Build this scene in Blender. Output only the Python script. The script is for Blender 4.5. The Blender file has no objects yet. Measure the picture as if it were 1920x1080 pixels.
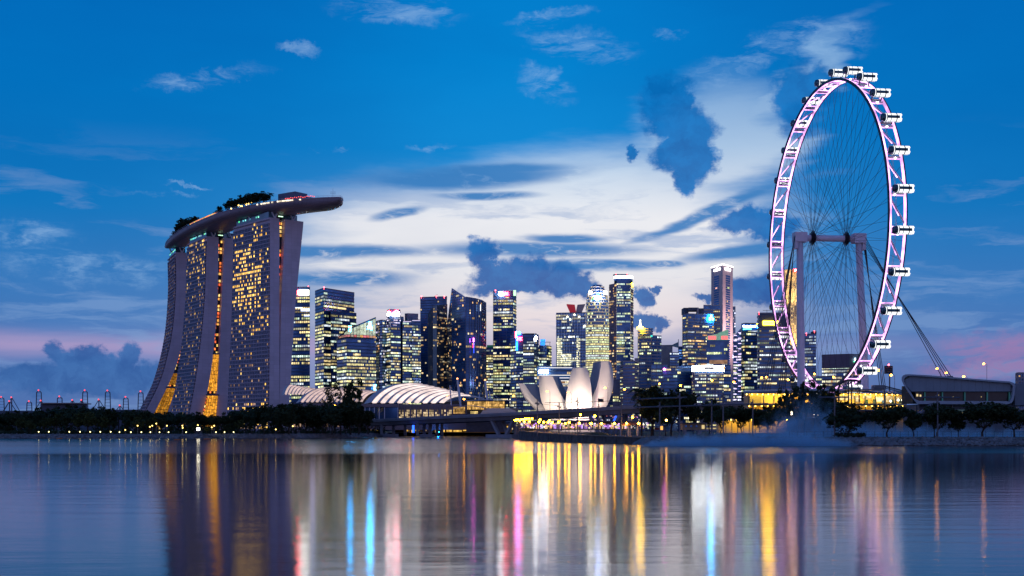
import bpy, math, random
import numpy as np
from mathutils import Vector, Matrix, noise as mnoise
from mathutils.geometry import tessellate_polygon

# ------------------------------------------------------------------ camera, sky, light, exposure
sc = bpy.context.scene
COL = sc.collection
F = 2250.0          # focal length in photograph pixels (1920 wide)
HZ = 805.0          # horizon row
EYE = 5.0           # eye height above the water
cam_d = bpy.data.cameras.new('camera')
cam_d.sensor_width = 36.0
cam_d.lens = F / 1920 * 36.0
cam_d.shift_y = (HZ - 540.0) / 1920.0
cam_d.clip_start = 1.0
cam_d.clip_end = 60000.0
cam = bpy.data.objects.new('camera', cam_d)
cam.location = (0, 0, EYE)
cam.rotation_euler = (math.pi / 2, 0, 0)
COL.objects.link(cam)
sc.camera = cam
vs = sc.view_settings
vs.view_transform = 'Standard'; vs.look = 'None'; vs.exposure = 0.0; vs.gamma = 1.0
vs.use_curve_mapping = False
sc.cycles.use_denoising = True
sc.cycles.max_bounces = 6
sc.cycles.diffuse_bounces = 2
sc.cycles.glossy_bounces = 3
sc.cycles.transmission_bounces = 2
sc.cycles.volume_bounces = 2
sc.cycles.sample_clamp_indirect = 12.0
sc.cycles.caustics_reflective = True
sc.cycles.volume_step_rate = 4.0


class NT:
    """small node-tree writer"""
    def __init__(self, tree):
        self.t = tree
    def n(self, typ, **kw):
        nd = self.t.nodes.new(typ)
        for k, v in kw.items():
            setattr(nd, k, v)
        return nd
    def put(self, sock, val):
        if hasattr(val, 'node'):
            self.t.links.new(val, sock)
        else:
            sock.default_value = val
    def m(self, op, a, b=None, c=None, clamp=False):
        nd = self.n('ShaderNodeMath', operation=op, use_clamp=clamp)
        self.put(nd.inputs[0], a)
        if b is not None: self.put(nd.inputs[1], b)
        if c is not None: self.put(nd.inputs[2], c)
        return nd.outputs[0]
    def v(self, op, a, b=None):
        nd = self.n('ShaderNodeVectorMath', operation=op)
        self.put(nd.inputs[0], a)
        if b is not None: self.put(nd.inputs[1], b)
        return nd.outputs['Value'] if op in ('LENGTH', 'DOT_PRODUCT') else nd.outputs[0]
    def xyz(self, x, y, z=0.0):
        nd = self.n('ShaderNodeCombineXYZ')
        self.put(nd.inputs[0], x); self.put(nd.inputs[1], y); self.put(nd.inputs[2], z)
        return nd.outputs[0]
    def mix(self, f, a, b, blend='MIX'):
        nd = self.n('ShaderNodeMix', data_type='RGBA', blend_type=blend)
        self.put(nd.inputs[0], f)
        for s, val in ((nd.inputs[6], a), (nd.inputs[7], b)):
            if isinstance(val, tuple) and len(val) == 3: val = (*val, 1)
            self.put(s, val)
        return nd.outputs[2]
    def step(self, x, lo, hi, a=0.0, b=1.0):
        nd = self.n('ShaderNodeMapRange', interpolation_type='SMOOTHSTEP')
        self.put(nd.inputs[0], x)
        nd.inputs[1].default_value = lo; nd.inputs[2].default_value = hi
        nd.inputs[3].default_value = a; nd.inputs[4].default_value = b
        return nd.outputs[0]
    def noise(self, vec, scale=1.0, detail=4.0, rough=0.55, dist=0.0, color=False):
        nd = self.n('ShaderNodeTexNoise')
        self.put(nd.inputs['Vector'], vec)
        nd.inputs['Scale'].default_value = scale; nd.inputs['Detail'].default_value = detail
        nd.inputs['Roughness'].default_value = rough; nd.inputs['Distortion'].default_value = dist
        return nd.outputs[1] if color else nd.outputs[0]
    def ramp(self, x, stops, interp='LINEAR'):
        nd = self.n('ShaderNodeValToRGB')
        nd.color_ramp.interpolation = interp
        e = nd.color_ramp.elements
        while len(e) < len(stops): e.new(0.5)
        for el, (p, c) in zip(e, stops):
            el.position = p
            el.color = (*c, 1) if len(c) == 3 else c
        self.put(nd.inputs[0], x)
        return nd.outputs[0]


def azel(px, py):
    """direction (degrees) of a point of the sky"""
    a = math.degrees(math.atan((px - 960) / F))
    e = math.degrees(math.atan((HZ - py) / math.hypot(F, px - 960)))
    return a, e

SUN_AZ, SUN_EL = math.radians(3.0), math.radians(1.0)
world = bpy.data.worlds.new('World')
sc.world = world
world.use_nodes = True
wt = world.node_tree
wt.nodes.clear()
W = NT(wt)
geo = W.n('ShaderNodeTexCoord').outputs['Generated']
sep = W.n('ShaderNodeSeparateXYZ'); W.put(sep.inputs[0], W.v('NORMALIZE', geo))
U = W.m('MULTIPLY', W.m('ARCTAN2', sep.outputs[0], sep.outputs[1]), 57.29578)
V = W.m('MULTIPLY', W.m('ARCSINE', sep.outputs[2]), 57.29578)
UV = W.xyz(U, V, 0.0)
# domain warps
w1 = W.noise(UV, 0.62, 9, 0.68, color=True)
UVa = W.v('ADD', UV, W.v('MULTIPLY', W.v('SUBTRACT', w1, (0.5, 0.5, 0.5)), (2.2, 1.8, 0)))     # billowy
w2 = W.noise(W.v('MULTIPLY', UV, (0.10, 0.5, 1)), 1.0, 5, 0.6, color=True)
UVs = W.v('ADD', UV, W.v('MULTIPLY', W.v('SUBTRACT', w2, (0.5, 0.5, 0.5)), (7.0, 2.8, 0)))     # streaky

def blobs(lst, uv):
    """smallest normalised distance to a set of ellipses given as (px,py,rx,ry[,tilt])"""
    d = None
    for b in lst:
        a, e = azel(b[0], b[1])
        q = W.v('SUBTRACT', uv, (a, e, 0))
        if len(b) > 4:
            r = W.n('ShaderNodeVectorRotate', rotation_type='Z_AXIS')
            W.put(r.inputs['Vector'], q); r.inputs['Angle'].default_value = -math.radians(b[4])
            q = r.outputs[0]
        q = W.v('LENGTH', W.v('MULTIPLY', q, (39.3 / b[2], 39.3 / b[3], 0)))
        d = q if d is None else W.m('MINIMUM', d, q)
    return d

vv = W.m('DIVIDE', W.m('ADD', V, 2.0), 92.0, clamp=True)
def vp(deg): return (deg + 2.0) / 92.0
side = W.ramp(vv, [(0, (.05, .12, .36)), (vp(1), (.066, .15, .40)), (vp(3.4), (.080, .19, .48)), (vp(6), (.042, .18, .485)),
                   (vp(10), (.004, .185, .53)), (vp(15), (.0, .165, .52)), (vp(20), (.0, .135, .48)), (vp(45), (.002, .085, .31)), (1, (.003, .06, .22))])
cen = W.ramp(vv, [(0, (.30, .30, .50)), (vp(1.5), (.40, .38, .56)), (vp(4), (.36, .42, .62)), (vp(8), (.10, .32, .62)),
                  (vp(13), (.004, .245, .65)), (vp(17), (.0, .222, .63)), (vp(21), (.0, .20, .60)), (vp(45), (.002, .09, .31)), (1, (.003, .055, .2))])
az_c = W.m('EXPONENT', W.m('MULTIPLY', W.m('POWER', W.m('ABSOLUTE', W.m('DIVIDE', W.m('SUBTRACT', U, 0.5), 11.0)), 2.0), -1.0))
sky = W.mix(az_c, side, cen)
# anti-twilight mauve added to the unseen lower sky to redden light on the walls
back = W.ramp(vv, [(0, (.20, .19, .36)), (vp(4), (.33, .27, .47)), (vp(11), (.29, .27, .50)), (vp(22), (.12, .20, .45)), (vp(45), (.02, .09, .31)), (1, (.003, .06, .22))])
sky = W.mix(W.step(W.m('ABSOLUTE', U), 32.0, 95.0), sky, back)
# twilight arch: the rose band that runs right round the horizon
rose_n = W.noise(W.v('MULTIPLY', UV, (0.06, 0.5, 1)), 1.0, 4, 0.55)
rose = W.m('MULTIPLY', W.m('EXPONENT', W.m('MULTIPLY', W.m('POWER', W.m('DIVIDE', W.m('SUBTRACT', W.m('ADD', V, W.m('MULTIPLY', W.m('SUBTRACT', rose_n, 0.5), 2.2)), 3.75), 0.62), 2.0), -1.0)), W.step(U, -8.0, 6.0, 0.72, 0.16))
sky = W.mix(rose, sky, (.44, .33, .56))
# luminous high veil in front of the afterglow
dv = blobs([(1010, 430, 470, 125), (1120, 395, 350, 120), (1340, 270, 165, 125, 20), (1480, 155, 170, 36, 38), (1020, 560, 470, 110),
            (800, 470, 330, 110), (1250, 470, 215, 140)], UVs)
veil = W.step(dv, 1.18, 0.42)
veil_c = W.ramp(vv, [(0, (.62, .50, .62)), (vp(2.5), (.76, .61, .67)), (vp(5), (.83, .72, .74)), (vp(7.5), (.80, .80, .84)),
                     (vp(10), (.87, .87, .90)), (vp(13), (.55, .70, .86)), (vp(17), (.30, .52, .78)), (1, (.3, .5, .75))])
sky = W.mix(W.m('MULTIPLY', veil, W.step(V, 9.0, 16.5, 0.97, 0.55)), sky, veil_c)
# bands of thin grey-blue cloud lying across the veil
st = W.noise(W.v('MULTIPLY', UVs, (0.085, 0.62, 1)), 1.0, 7, 0.6)
bands = W.m('MULTIPLY', W.step(st, 0.50, 0.64), W.step(V, 14.0, 9.0))
sky = W.mix(W.m('MULTIPLY', bands, 0.55), sky, (.20, .34, .62))
wn = W.noise(W.v('MULTIPLY', UVs, (0.5, 1.3, 1)), 1.0, 8, 0.66)
lent = blobs([(870, 332, 190, 18, 2), (800, 338, 110, 10), (930, 318, 130, 9), (905, 366, 80, 6), (745, 402, 42, 8, 14), (1240, 497, 36, 6), (1060, 448, 70, 9),
              (1400, 470, 120, 12, 8), (1330, 400, 150, 9, 18), (1000, 470, 190, 14), (640, 520, 120, 14), (600, 470, 200, 11), (1120, 500, 120, 10)],
             W.v('ADD', UV, W.v('MULTIPLY', W.v('SUBTRACT', w2, (0.5, 0.5, 0.5)), (2.2, 0.8, 0))))
sky = W.mix(W.m('MULTIPLY', W.m('MULTIPLY', W.step(lent, 1.6, 0.5), W.step(wn, .20, .5)), 0.95), sky, (.04, .21, .53))
# white wisps high up
wis = blobs([(745, 18, 120, 22), (1085, 88, 110, 26, -10), (1040, 30, 80, 13, 5), (1025, 160, 60, 24, -22), (385, 148, 110, 15, 10), (1250, 60, 28, 9),
             (60, 440, 70, 22), (640, 283, 20, 4), (590, 287, 16, 3), (300, 366, 60, 6), (350, 350, 50, 4), (1540, 70, 90, 40), (820, 278, 50, 6), (1400, 110, 130, 30, 20),
             (170, 500, 160, 30), (560, 92, 40, 10)],
            W.v('ADD', UVa, W.v('MULTIPLY', W.v('SUBTRACT', w2, (0.5, 0.5, 0.5)), (1.5, .5, 0))))
wisp = W.m('MULTIPLY', W.step(wis, 1.25, 0.45), W.step(wn, 0.40, 0.72))
sky = W.mix(W.m('MULTIPLY', wisp, 0.46), sky, (.36, .57, .84))
# rose-lit cloud low on the right
pk = blobs([(1860, 660, 110, 34), (1900, 690, 140, 26), (1840, 690, 120, 20), (2050, 650, 200, 40)], UVa)
sky = W.mix(W.m('MULTIPLY', W.m('MULTIPLY', W.step(pk, 1.25, 0.3), W.step(wn, .30, .62)), 0.70), sky, (.36, .20, .42))
# dark heaped clouds
dk = blobs([(1238, 186, 40, 44), (1276, 184, 26, 32), (1250, 222, 44, 34), (1290, 250, 52, 42), (1268, 282, 46, 40), (1306, 300, 36, 46), (1286, 334, 26, 30), (1188, 288, 12, 14),
            (904, 476, 27, 26), (930, 515, 52, 26), (990, 512, 44, 34), (1050, 522, 52, 30), (1090, 532, 34, 22), (960, 540, 90, 14),
            (1495, 185, 40, 62), (1530, 165, 40, 40), (1392, 415, 52, 26), (1440, 425, 60, 24), (1400, 548, 62, 24), (1450, 540, 60, 30), (1320, 560, 22, 8), (1210, 605, 22, 16), (1240, 608, 18, 10),
            (105, 662, 20, 26), (135, 678, 34, 22), (165, 668, 26, 22), (205, 684, 40, 20), (240, 672, 22, 24), (150, 712, 180, 26), (270, 706, 80, 20), (60, 705, 90, 14),
            (1210, 560, 14, 20), (1230, 545, 8, 10)], UVa)
dk_a = W.step(W.m('ADD', dk, W.m('MULTIPLY', W.m('SUBTRACT', wn, .5), .75)), 1.30, 0.74)
dk_n = W.noise(UVa, 0.9, 5, 0.6)
dk_c = W.mix(W.step(dk_n, .3, .7), W.ramp(vv, [(vp(1), (.035, .11, .33)), (vp(6), (.02, .10, .36)), (vp(11), (.0, .135, .45))]), W.ramp(vv, [(vp(1), (.06, .16, .42)), (vp(6), (.03, .15, .44)), (vp(11), (.002, .19, .57))]))
sky = W.mix(W.m('MULTIPLY', dk_a, 0.95), sky, dk_c)
# large soft unevenness
ln = W.noise(W.v('MULTIPLY', UVs, (0.05, 0.12, 1)), 1.0, 4, 0.55)
sky = W.mix(1.0, sky, W.ramp(ln, [(0.25, (.86, .88, .92)), (0.75, (1.12, 1.10, 1.06))]), 'MULTIPLY')
nishita = W.n('ShaderNodeTexSky', sky_type='NISHITA', sun_disc=False)
nishita.sun_elevation = SUN_EL; nishita.sun_rotation = SUN_AZ
nishita.altitude = 0; nishita.air_density = 1.0; nishita.dust_density = 1.0; nishita.ozone_density = 3.0
sky = W.mix(0.0012, sky, nishita.outputs[0], 'ADD')
bg = W.n('ShaderNodeBackground'); W.put(bg.inputs[0], sky); bg.inputs[1].default_value = 1.0
W.put(W.n('ShaderNodeOutputWorld').inputs[0], bg.outputs[0])
world.cycles.sampling_method = 'MANUAL'
world.cycles.sample_map_resolution = 512

sun_d = bpy.data.lights.new('sun', 'SUN')
sun_d.energy = 0.04; sun_d.angle = math.radians(30); sun_d.color = (1.0, .82, .78)
sun = bpy.data.objects.new('sun', sun_d)
COL.objects.link(sun)
sun.rotation_euler = (Vector((-math.sin(SUN_AZ) * math.cos(.12), -math.cos(SUN_AZ) * math.cos(.12), -math.sin(.12)))).to_track_quat('-Z', 'Y').to_euler()

# ------------------------------------------------------------------ helpers
rng = random.Random(11)
ORG = {}

def P(px, py, D):
    return Vector(((px - 960) / F * D, D, EYE + (HZ - py) / F * D))
def XY(px, D):
    return Vector(((px - 960) / F * D, D, 0))
def ZH(py, D):
    return EYE + (HZ - py) / F * D
def lerp(a, b, t): return a + (b - a) * t
def interp(x, pts):
    if x <= pts[0][0]: return pts[0][1]
    for (x0, y0), (x1, y1) in zip(pts, pts[1:]):
        if x <= x1: return y0 + (y1 - y0) * (x - x0) / (x1 - x0)
    return pts[-1][1]
def smooth_interp(x, pts):
    """Catmull-Rom style interpolation through points sorted by x"""
    n = len(pts)
    if x <= pts[0][0]: return pts[0][1]
    if x >= pts[-1][0]: return pts[-1][1]
    for i in range(n - 1):
        x0, y0 = pts[i]; x1, y1 = pts[i + 1]
        if x <= x1:
            m0 = (pts[i + 1][1] - pts[i - 1][1]) / (pts[i + 1][0] - pts[i - 1][0]) if i > 0 else (y1 - y0) / (x1 - x0)
            m1 = (pts[i + 2][1] - pts[i][1]) / (pts[i + 2][0] - pts[i][0]) if i < n - 2 else (y1 - y0) / (x1 - x0)
            h = x1 - x0; t = (x - x0) / h
            return ((2*t**3 - 3*t*t + 1)*y0 + (t**3 - 2*t*t + t)*h*m0 + (-2*t**3 + 3*t*t)*y1 + (t**3 - t*t)*h*m1)

_ONES = 'zeroth first second third fourth fifth sixth seventh eighth ninth tenth eleventh twelfth thirteenth fourteenth fifteenth sixteenth seventeenth eighteenth nineteenth'.split()
_TENS = {20: 'twent', 30: 'thirt', 40: 'fort', 50: 'fift', 60: 'sixt', 70: 'sevent', 80: 'eight', 90: 'ninet'}
def ordn(n):
    if n < 20: return _ONES[n]
    t, o = n // 10 * 10, n % 10
    return _TENS[t] + ('ieth' if o == 0 else 'y-' + _ONES[o])


class MB:
    """collects faces, builds ONE mesh object"""
    def __init__(self):
        self.v = []; self.f = []; self.c = []; self.mi = []
    def face(self, pts, col=None, mi=0):
        k = len(self.v)
        self.v.extend([tuple(p) for p in pts])
        self.f.append(tuple(range(k, k + len(pts))))
        self.c.append(col); self.mi.append(mi)
    def grid(self, rows, close=False, mi=0):
        """rows of points joined into quads"""
        k = len(self.v); n = len(rows[0])
        for r in rows: self.v.extend([tuple(p) for p in r])
        for i in range(len(rows) - 1):
            for j in range(n if close else n - 1):
                j2 = (j + 1) % n
                self.f.append((k + i*n + j, k + i*n + j2, k + (i+1)*n + j2, k + (i+1)*n + j))
                self.c.append(None); self.mi.append(mi)
    def box(self, c, sx, sy, sz, ax=None, ay=None, col=None, mi=0):
        """box centred at c, half axes from full sizes"""
        c = Vector(c)
        ax = Vector(ax) if ax is not None else Vector((1, 0, 0))
        ay = Vector(ay) if ay is not None else Vector((-ax.y, ax.x, 0))
        az = ax.cross(ay)
        ax = ax * sx / 2; ay = ay * sy / 2; az = az * sz / 2
        k = len(self.v)
        for dz in (-1, 1):
            for dx, dy in ((-1, -1), (1, -1), (1, 1), (-1, 1)):
                self.v.append(tuple(c + ax*dx + ay*dy + az*dz))
        for q in ((3,2,1,0), (4,5,6,7), (0,1,5,4), (1,2,6,5), (2,3,7,6), (3,0,4,7)):
            self.f.append(tuple(k + i for i in q)); self.c.append(col); self.mi.append(mi)
    def prism(self, poly, z0, z1, mi=0, top=None):
        """vertical prism; z1 may be a list of heights, one per corner; top: optional other outline for the top"""
        n = len(poly); k = len(self.v)
        zs = z1 if isinstance(z1, (list, tuple)) else [z1] * n
        tp = top or poly
        for p in poly: self.v.append((p[0], p[1], z0))
        for p, z in zip(tp, zs): self.v.append((p[0], p[1], z))
        for i in range(n):
            j = (i + 1) % n
            self.f.append((k+i, k+j, k+n+j, k+n+i)); self.c.append(None); self.mi.append(mi)
        for base in (0, n):
            tri = tessellate_polygon([[Vector((p[0], p[1], 0)) for p in poly]])
            for t in tri:
                self.f.append(tuple(k + base + i for i in t)); self.c.append(None); self.mi.append(mi)
    def tube(self, a, b, r0, r1=None, n=8, caps=True, mi=0):
        self.path([Vector(a), Vector(b)], [r0, r0 if r1 is None else r1], n, caps, mi)
    def path(self, pts, rad, n=8, caps=True, mi=0):
        pts = [Vector(p) for p in pts]
        if not isinstance(rad, (list, tuple)): rad = [rad] * len(pts)
        rows = []; ref = None
        for i, p in enumerate(pts):
            d = (pts[min(i+1, len(pts)-1)] - pts[max(i-1, 0)])
            d = d.normalized() if d.length > 1e-9 else Vector((0, 0, 1))
            if ref is None:
                ref = d.orthogonal().normalized()
            ref = (ref - d * ref.dot(d))
            ref = ref.normalized() if ref.length > 1e-6 else d.orthogonal().normalized()
            o = d.cross(ref)
            rows.append([p + (ref*math.cos(2*math.pi*j/n) + o*math.sin(2*math.pi*j/n)) * rad[i] for j in range(n)])
        k = len(self.v)
        self.grid(rows, True, mi)
        if caps:
            self.f.append(tuple(k + j for j in range(n))); self.c.append(None); self.mi.append(mi)
            kk = k + (len(rows)-1)*n
            self.f.append(tuple(kk + j for j in range(n))); self.c.append(None); self.mi.append(mi)
    def lathe(self, c, prof, n=12, mi=0):
        c = Vector(c)
        self.grid([[c + Vector((r*math.cos(2*math.pi*j/n), r*math.sin(2*math.pi*j/n), z)) for j in range(n)] for r, z in prof], True, mi)
    def ball(self, c, r, n=8, m=5, sz=1.0, mi=0):
        self.lathe(c, [(max(r*math.sin(math.pi*i/m), 1e-4), -r*math.cos(math.pi*i/m)*sz) for i in range(m+1)], n, mi)
    def build(self, name, mats, parent=None, smooth=False, kind=None, label=None):
        me = bpy.data.meshes.new(name)
        org = ORG.get(parent.name, Vector()) if parent is not None else Vector()
        vs_ = np.array(self.v, dtype=np.float32) if self.v else np.zeros((0, 3), np.float32)
        if len(vs_): vs_ = vs_ - np.array(org, dtype=np.float32)
        me.from_pydata(vs_.tolist(), [], self.f)
        if not isinstance(mats, (list, tuple)): mats = [mats]
        for m_ in mats: me.materials.append(m_)
        if len(mats) > 1: me.polygons.foreach_set('material_index', self.mi)
        if smooth: me.polygons.foreach_set('use_smooth', [True] * len(me.polygons))
        if any(c is not None for c in self.c):
            at = me.attributes.new('glow', 'FLOAT_COLOR', 'FACE')
            arr = np.array([(*(c or (0, 0, 0))[:3], 1.0) for c in self.c], dtype=np.float32).ravel()
            at.data.foreach_set('color', arr)
        me.update()
        ob = bpy.data.objects.new(name, me)
        COL.objects.link(ob)
        if parent is not None:
            ob.parent = parent
            ORG[ob.name] = org
        if kind: ob['kind'] = kind
        if label: ob['label'] = label
        return ob

def tag(o, label, cat, group=None):
    o['label'] = label; o['category'] = cat
    if group: o['group'] = group
    return o
def thing(name, label, cat, loc, group=None):
    o = bpy.data.objects.new(name, None)
    o.empty_display_size = 1.0
    o.location = loc
    COL.objects.link(o)
    ORG[o.name] = Vector(loc)
    return tag(o, label, cat, group)
def copy_tree(o, parent=None):
    c = o.copy(); COL.objects.link(c)
    if parent is not None: c.parent = parent
    for ch in [x for x in KIDS.get(o.name, [])]:
        copy_tree(ch, c)
    return c
KIDS = {}
def note_kids(o):
    """remember the parts of a prototype so that copies are cheap"""
    ch = [x for x in bpy.data.objects if x.parent == o]
    KIDS[o.name] = ch
    for x in ch: note_kids(x)

# ------------------------------------------------------------------ materials
MATS = {}
def pmat(name, col, rough=0.6, metal=0.0, var=0.18, scale=0.3, bump=0.0, bscale=1.0, emit=None, es=0.0, spec=0.5, samp='AUTO', brick=None):
    """principled material with noise-driven colour variation"""
    if name in MATS: return MATS[name]
    m = bpy.data.materials.new(name); m.use_nodes = True
    t = m.node_tree; t.nodes.clear(); N = NT(t)
    b = N.n('ShaderNodeBsdfPrincipled')
    pos = N.n('ShaderNodeNewGeometry').outputs['Position']
    if var:
        k = N.noise(pos, scale, 5, 0.6)
        lo = tuple(c * (1 - var) for c in col); hi = tuple(min(1, c * (1 + var)) for c in col)
        colr = N.mix(N.step(k, .3, .7), lo, hi)
    else:
        colr = (*col, 1)
    if brick:
        bw, bh, dk = brick
        tcn = N.n('ShaderNodeTexCoord').outputs['Object']
        s = N.n('ShaderNodeSeparateXYZ'); N.put(s.inputs[0], pos)
        br = N.n('ShaderNodeTexBrick'); br.offset = 0.0
        N.put(br.inputs['Vector'], N.xyz(N.m('ADD', N.m('MULTIPLY', s.outputs[0], .8), N.m('MULTIPLY', s.outputs[1], .6)), s.outputs[2]))
        br.inputs['Scale'].default_value = 1.0; br.inputs['Brick Width'].default_value = bw; br.inputs['Row Height'].default_value = bh
        br.inputs['Mortar Size'].default_value = 0.08
        br.inputs['Color1'].default_value = (1, 1, 1, 1); br.inputs['Color2'].default_value = (.9, .9, .9, 1); br.inputs['Mortar'].default_value = (dk, dk, dk, 1)
        colr = N.mix(1.0, colr, br.outputs[0], 'MULTIPLY')
    N.put(b.inputs['Base Color'], colr)
    b.inputs['Roughness'].default_value = rough; b.inputs['Metallic'].default_value = metal
    b.inputs['Specular IOR Level'].default_value = spec
    if bump:
        bn = N.n('ShaderNodeBump'); bn.inputs['Strength'].default_value = bump; bn.inputs['Distance'].default_value = 0.3
        N.put(bn.inputs['Height'], N.noise(pos, bscale, 5, .6)); N.put(b.inputs['Normal'], bn.outputs[0])
    if emit:
        b.inputs['Emission Color'].default_value = (*emit, 1); b.inputs['Emission Strength'].default_value = es
        m.cycles.emission_sampling = samp
    N.put(N.n('ShaderNodeOutputMaterial').inputs[0], b.outputs[0])
    MATS[name] = m
    return m

def emat(name, col, es, samp='AUTO', var=0.0, scale=1.0):
    """a lamp, lit sign or screen"""
    if name in MATS: return MATS[name]
    m = bpy.data.materials.new(name); m.use_nodes = True
    t = m.node_tree; t.nodes.clear(); N = NT(t)
    e = N.n('ShaderNodeEmission')
    e.inputs[0].default_value = (*col, 1); e.inputs[1].default_value = es
    if var:
        pos = N.n('ShaderNodeNewGeometry').outputs['Position']
        N.put(e.inputs[1], N.m('MULTIPLY', N.step(N.noise(pos, scale, 3, .6), .3, .7, 1 - var, 1 + var), es))
    N.put(N.n('ShaderNodeOutputMaterial').inputs[0], e.outputs[0])
    m.cycles.emission_sampling = samp
    MATS[name] = m
    return m

def window_mat(name, gain, scale):
    """lit windows: colour per window, uneven furniture-and-blinds light inside each one"""
    m = bpy.data.materials.new(name); m.use_nodes = True
    t = m.node_tree; t.nodes.clear(); N = NT(t)
    pos = N.n('ShaderNodeNewGeometry').outputs['Position']
    at = N.n('ShaderNodeAttribute', attribute_name='glow').outputs['Color']
    k = N.m('MULTIPLY', N.step(N.noise(pos, scale, 4, .7), .3, .72, .35, 1.45), gain)
    e = N.n('ShaderNodeEmission'); N.put(e.inputs[0], at); N.put(e.inputs[1], k)
    N.put(N.n('ShaderNodeOutputMaterial').inputs[0], e.outputs[0])
    m.cycles.emission_sampling = 'NONE'
    MATS[name] = m
    return m

M_WIN = window_mat('lit_window', 1.45, 0.45)
M_HWIN = window_mat('lit_hotel_window', 2.1, 0.6)
M_GLASS = pmat('curtain_glass', (.12, .26, .50), .14, .55, .35, .06)
M_GLASS2 = pmat('dark_curtain_glass', (.065, .165, .37), .12, .5, .35, .06)
M_TEAL = pmat('teal_curtain_glass', (.10, .20, .27), .16, .55, .25, .05)
M_BAND = pmat('dark_spandrel', (.045, .09, .18), .4, .2, .2, .1)
M_CONC = pmat('pale_concrete', (.33, .31, .36), .75, 0, .15, .08)
M_CONC2 = pmat('rose_concrete', (.30, .235, .27), .75, 0, .15, .08)
M_MULL = pmat('steel_mullion', (.10, .13, .19), .4, .6, .1, .2)
M_ROOF = pmat('roof_plant', (.07, .09, .15), .7, 0, .2, .2)
M_HWALL = pmat('hotel_end_wall', (.60, .53, .66), .55, 0, .07, .05, brick=(6.0, 3.5, .72))
M_HBAND = pmat('hotel_balcony_edge', (.46, .42, .54), .6, 0, .12, .3)
M_HGLASS = pmat('hotel_window_glass', (.04, .09, .19), .18, .45, .4, .5)
M_HULL = pmat('skypark_hull', (.27, .225, .29), .45, .0, .1, .12, brick=(2.4, 1.2, .6))
M_STEELW = pmat('white_painted_steel', (.64, .68, .80), .45, 0, .06, .5)
M_DARKST = pmat('dark_steel', (.03, .035, .05), .5, .3, .2, .5)
M_DECK = pmat('timber_deck', (.12, .10, .09), .7, 0, .2, .6)
M_CONCB = pmat('bridge_concrete', (.24, .27, .34), .8, 0, .14, .12, bump=.15, bscale=.6)
M_WHITE = pmat('white_cladding', (.60, .57, .60), .5, 0, .06, .12)
M_POLE = pmat('galvanised_pole', (.14, .15, .19), .5, .4, .12, 1.0)
M_BARK = pmat('bark', (.045, .035, .028), .9, 0, .3, 1.5)
M_LEAF = pmat('foliage', (.030, .052, .022), .75, 0, .5, .7, spec=.25)
M_LEAF2 = pmat('young_foliage', (.060, .085, .028), .75, 0, .4, .7, spec=.25)
M_PALM = pmat('palm_foliage', (.028, .05, .022), .7, 0, .4, .8, spec=.25)
M_GRASS = pmat('lawn', (.035, .05, .02), .9, 0, .4, .15)
M_PAVE = pmat('promenade_paving', (.16, .14, .13), .85, 0, .2, .4)
M_ROCK = pmat('rock', (.21, .21, .22), .9, 0, .35, .5, bump=.4, bscale=1.2)
M_WALLD = pmat('seawall_concrete', (.095, .095, .10), .85, 0, .3, .35, bump=.3, bscale=.8)
E_SODIUM = emat('sodium_lamp', (1.0, .36, .02), 34)
E_PROM = emat('promenade_lamp', (1.0, .44, .010), 85)
E_COOL = emat('cool_lamp', (1.0, .86, .36), 5)
E_WHITE = emat('white_sign_light', (1.0, .97, 1.0), 40)
E_RED = emat('red_sign_light', (1.0, .02, .04), 80)
E_BLUE = emat('blue_sign_light', (.01, .22, 1.0), 60)
E_CYAN = emat('cyan_sign_light', (.02, .40, 1.0), 85)
E_GREEN = emat('green_sign_light', (.10, 1.0, .35), 9)
E_GOLD = emat('gold_sign_light', (1.0, .55, .012), 60)
E_BEACON = emat('red_beacon', (1.0, .08, .10), 12)
E_MAGENTA = emat('magenta_light', (1.0, .12, .70), 40)
# ------------------------------------------------------------------ water and land
GZ = 2.4
def water_material():
    m = bpy.data.materials.new('bay_water'); m.use_nodes = True
    t = m.node_tree; t.nodes.clear(); N = NT(t)
    pos = N.n('ShaderNodeNewGeometry').outputs['Position']
    b = N.n('ShaderNodeBsdfPrincipled')
    b.inputs['Base Color'].default_value = (.004, .012, .030, 1)
    b.inputs['IOR'].default_value = 1.27
    # patches of breeze: slicker and rougher water in long bands
    pn = N.noise(N.v('MULTIPLY', pos, (.004, .022, 1)), 1.0, 4, .55)
    s = N.n('ShaderNodeSeparateXYZ'); N.put(s.inputs[0], pos)
    far = N.step(s.outputs[1], 225, 262)
    rough = N.m('ADD', N.step(pn, .35, .65, .036, .060), N.m('MULTIPLY', far, .10))
    N.put(b.inputs['Roughness'], rough)
    rip = N.noise(N.v('MULTIPLY', pos, (.7, 1.5, 1)), 1.0, 6, .68)
    rip2 = N.noise(N.v('MULTIPLY', pos, (.09, .35, 1)), 1.0, 3, .5)
    h = N.m('ADD', N.m('MULTIPLY', rip, .028), N.m('MULTIPLY', rip2, .10))
    bn = N.n('ShaderNodeBump'); bn.inputs['Strength'].default_value = .28; bn.inputs['Distance'].default_value = 1.0
    N.put(bn.inputs['Height'], h); N.put(b.inputs['Normal'], bn.outputs[0])
    N.put(N.n('ShaderNodeOutputMaterial').inputs[0], b.outputs[0])
    return m
mb = MB()
mb.face([(-16000, -300, 0), (16000, -300, 0), (16000, 30000, 0), (-16000, 30000, 0)])
w = mb.build('water', water_material()); w['kind'] = 'structure'

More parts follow.
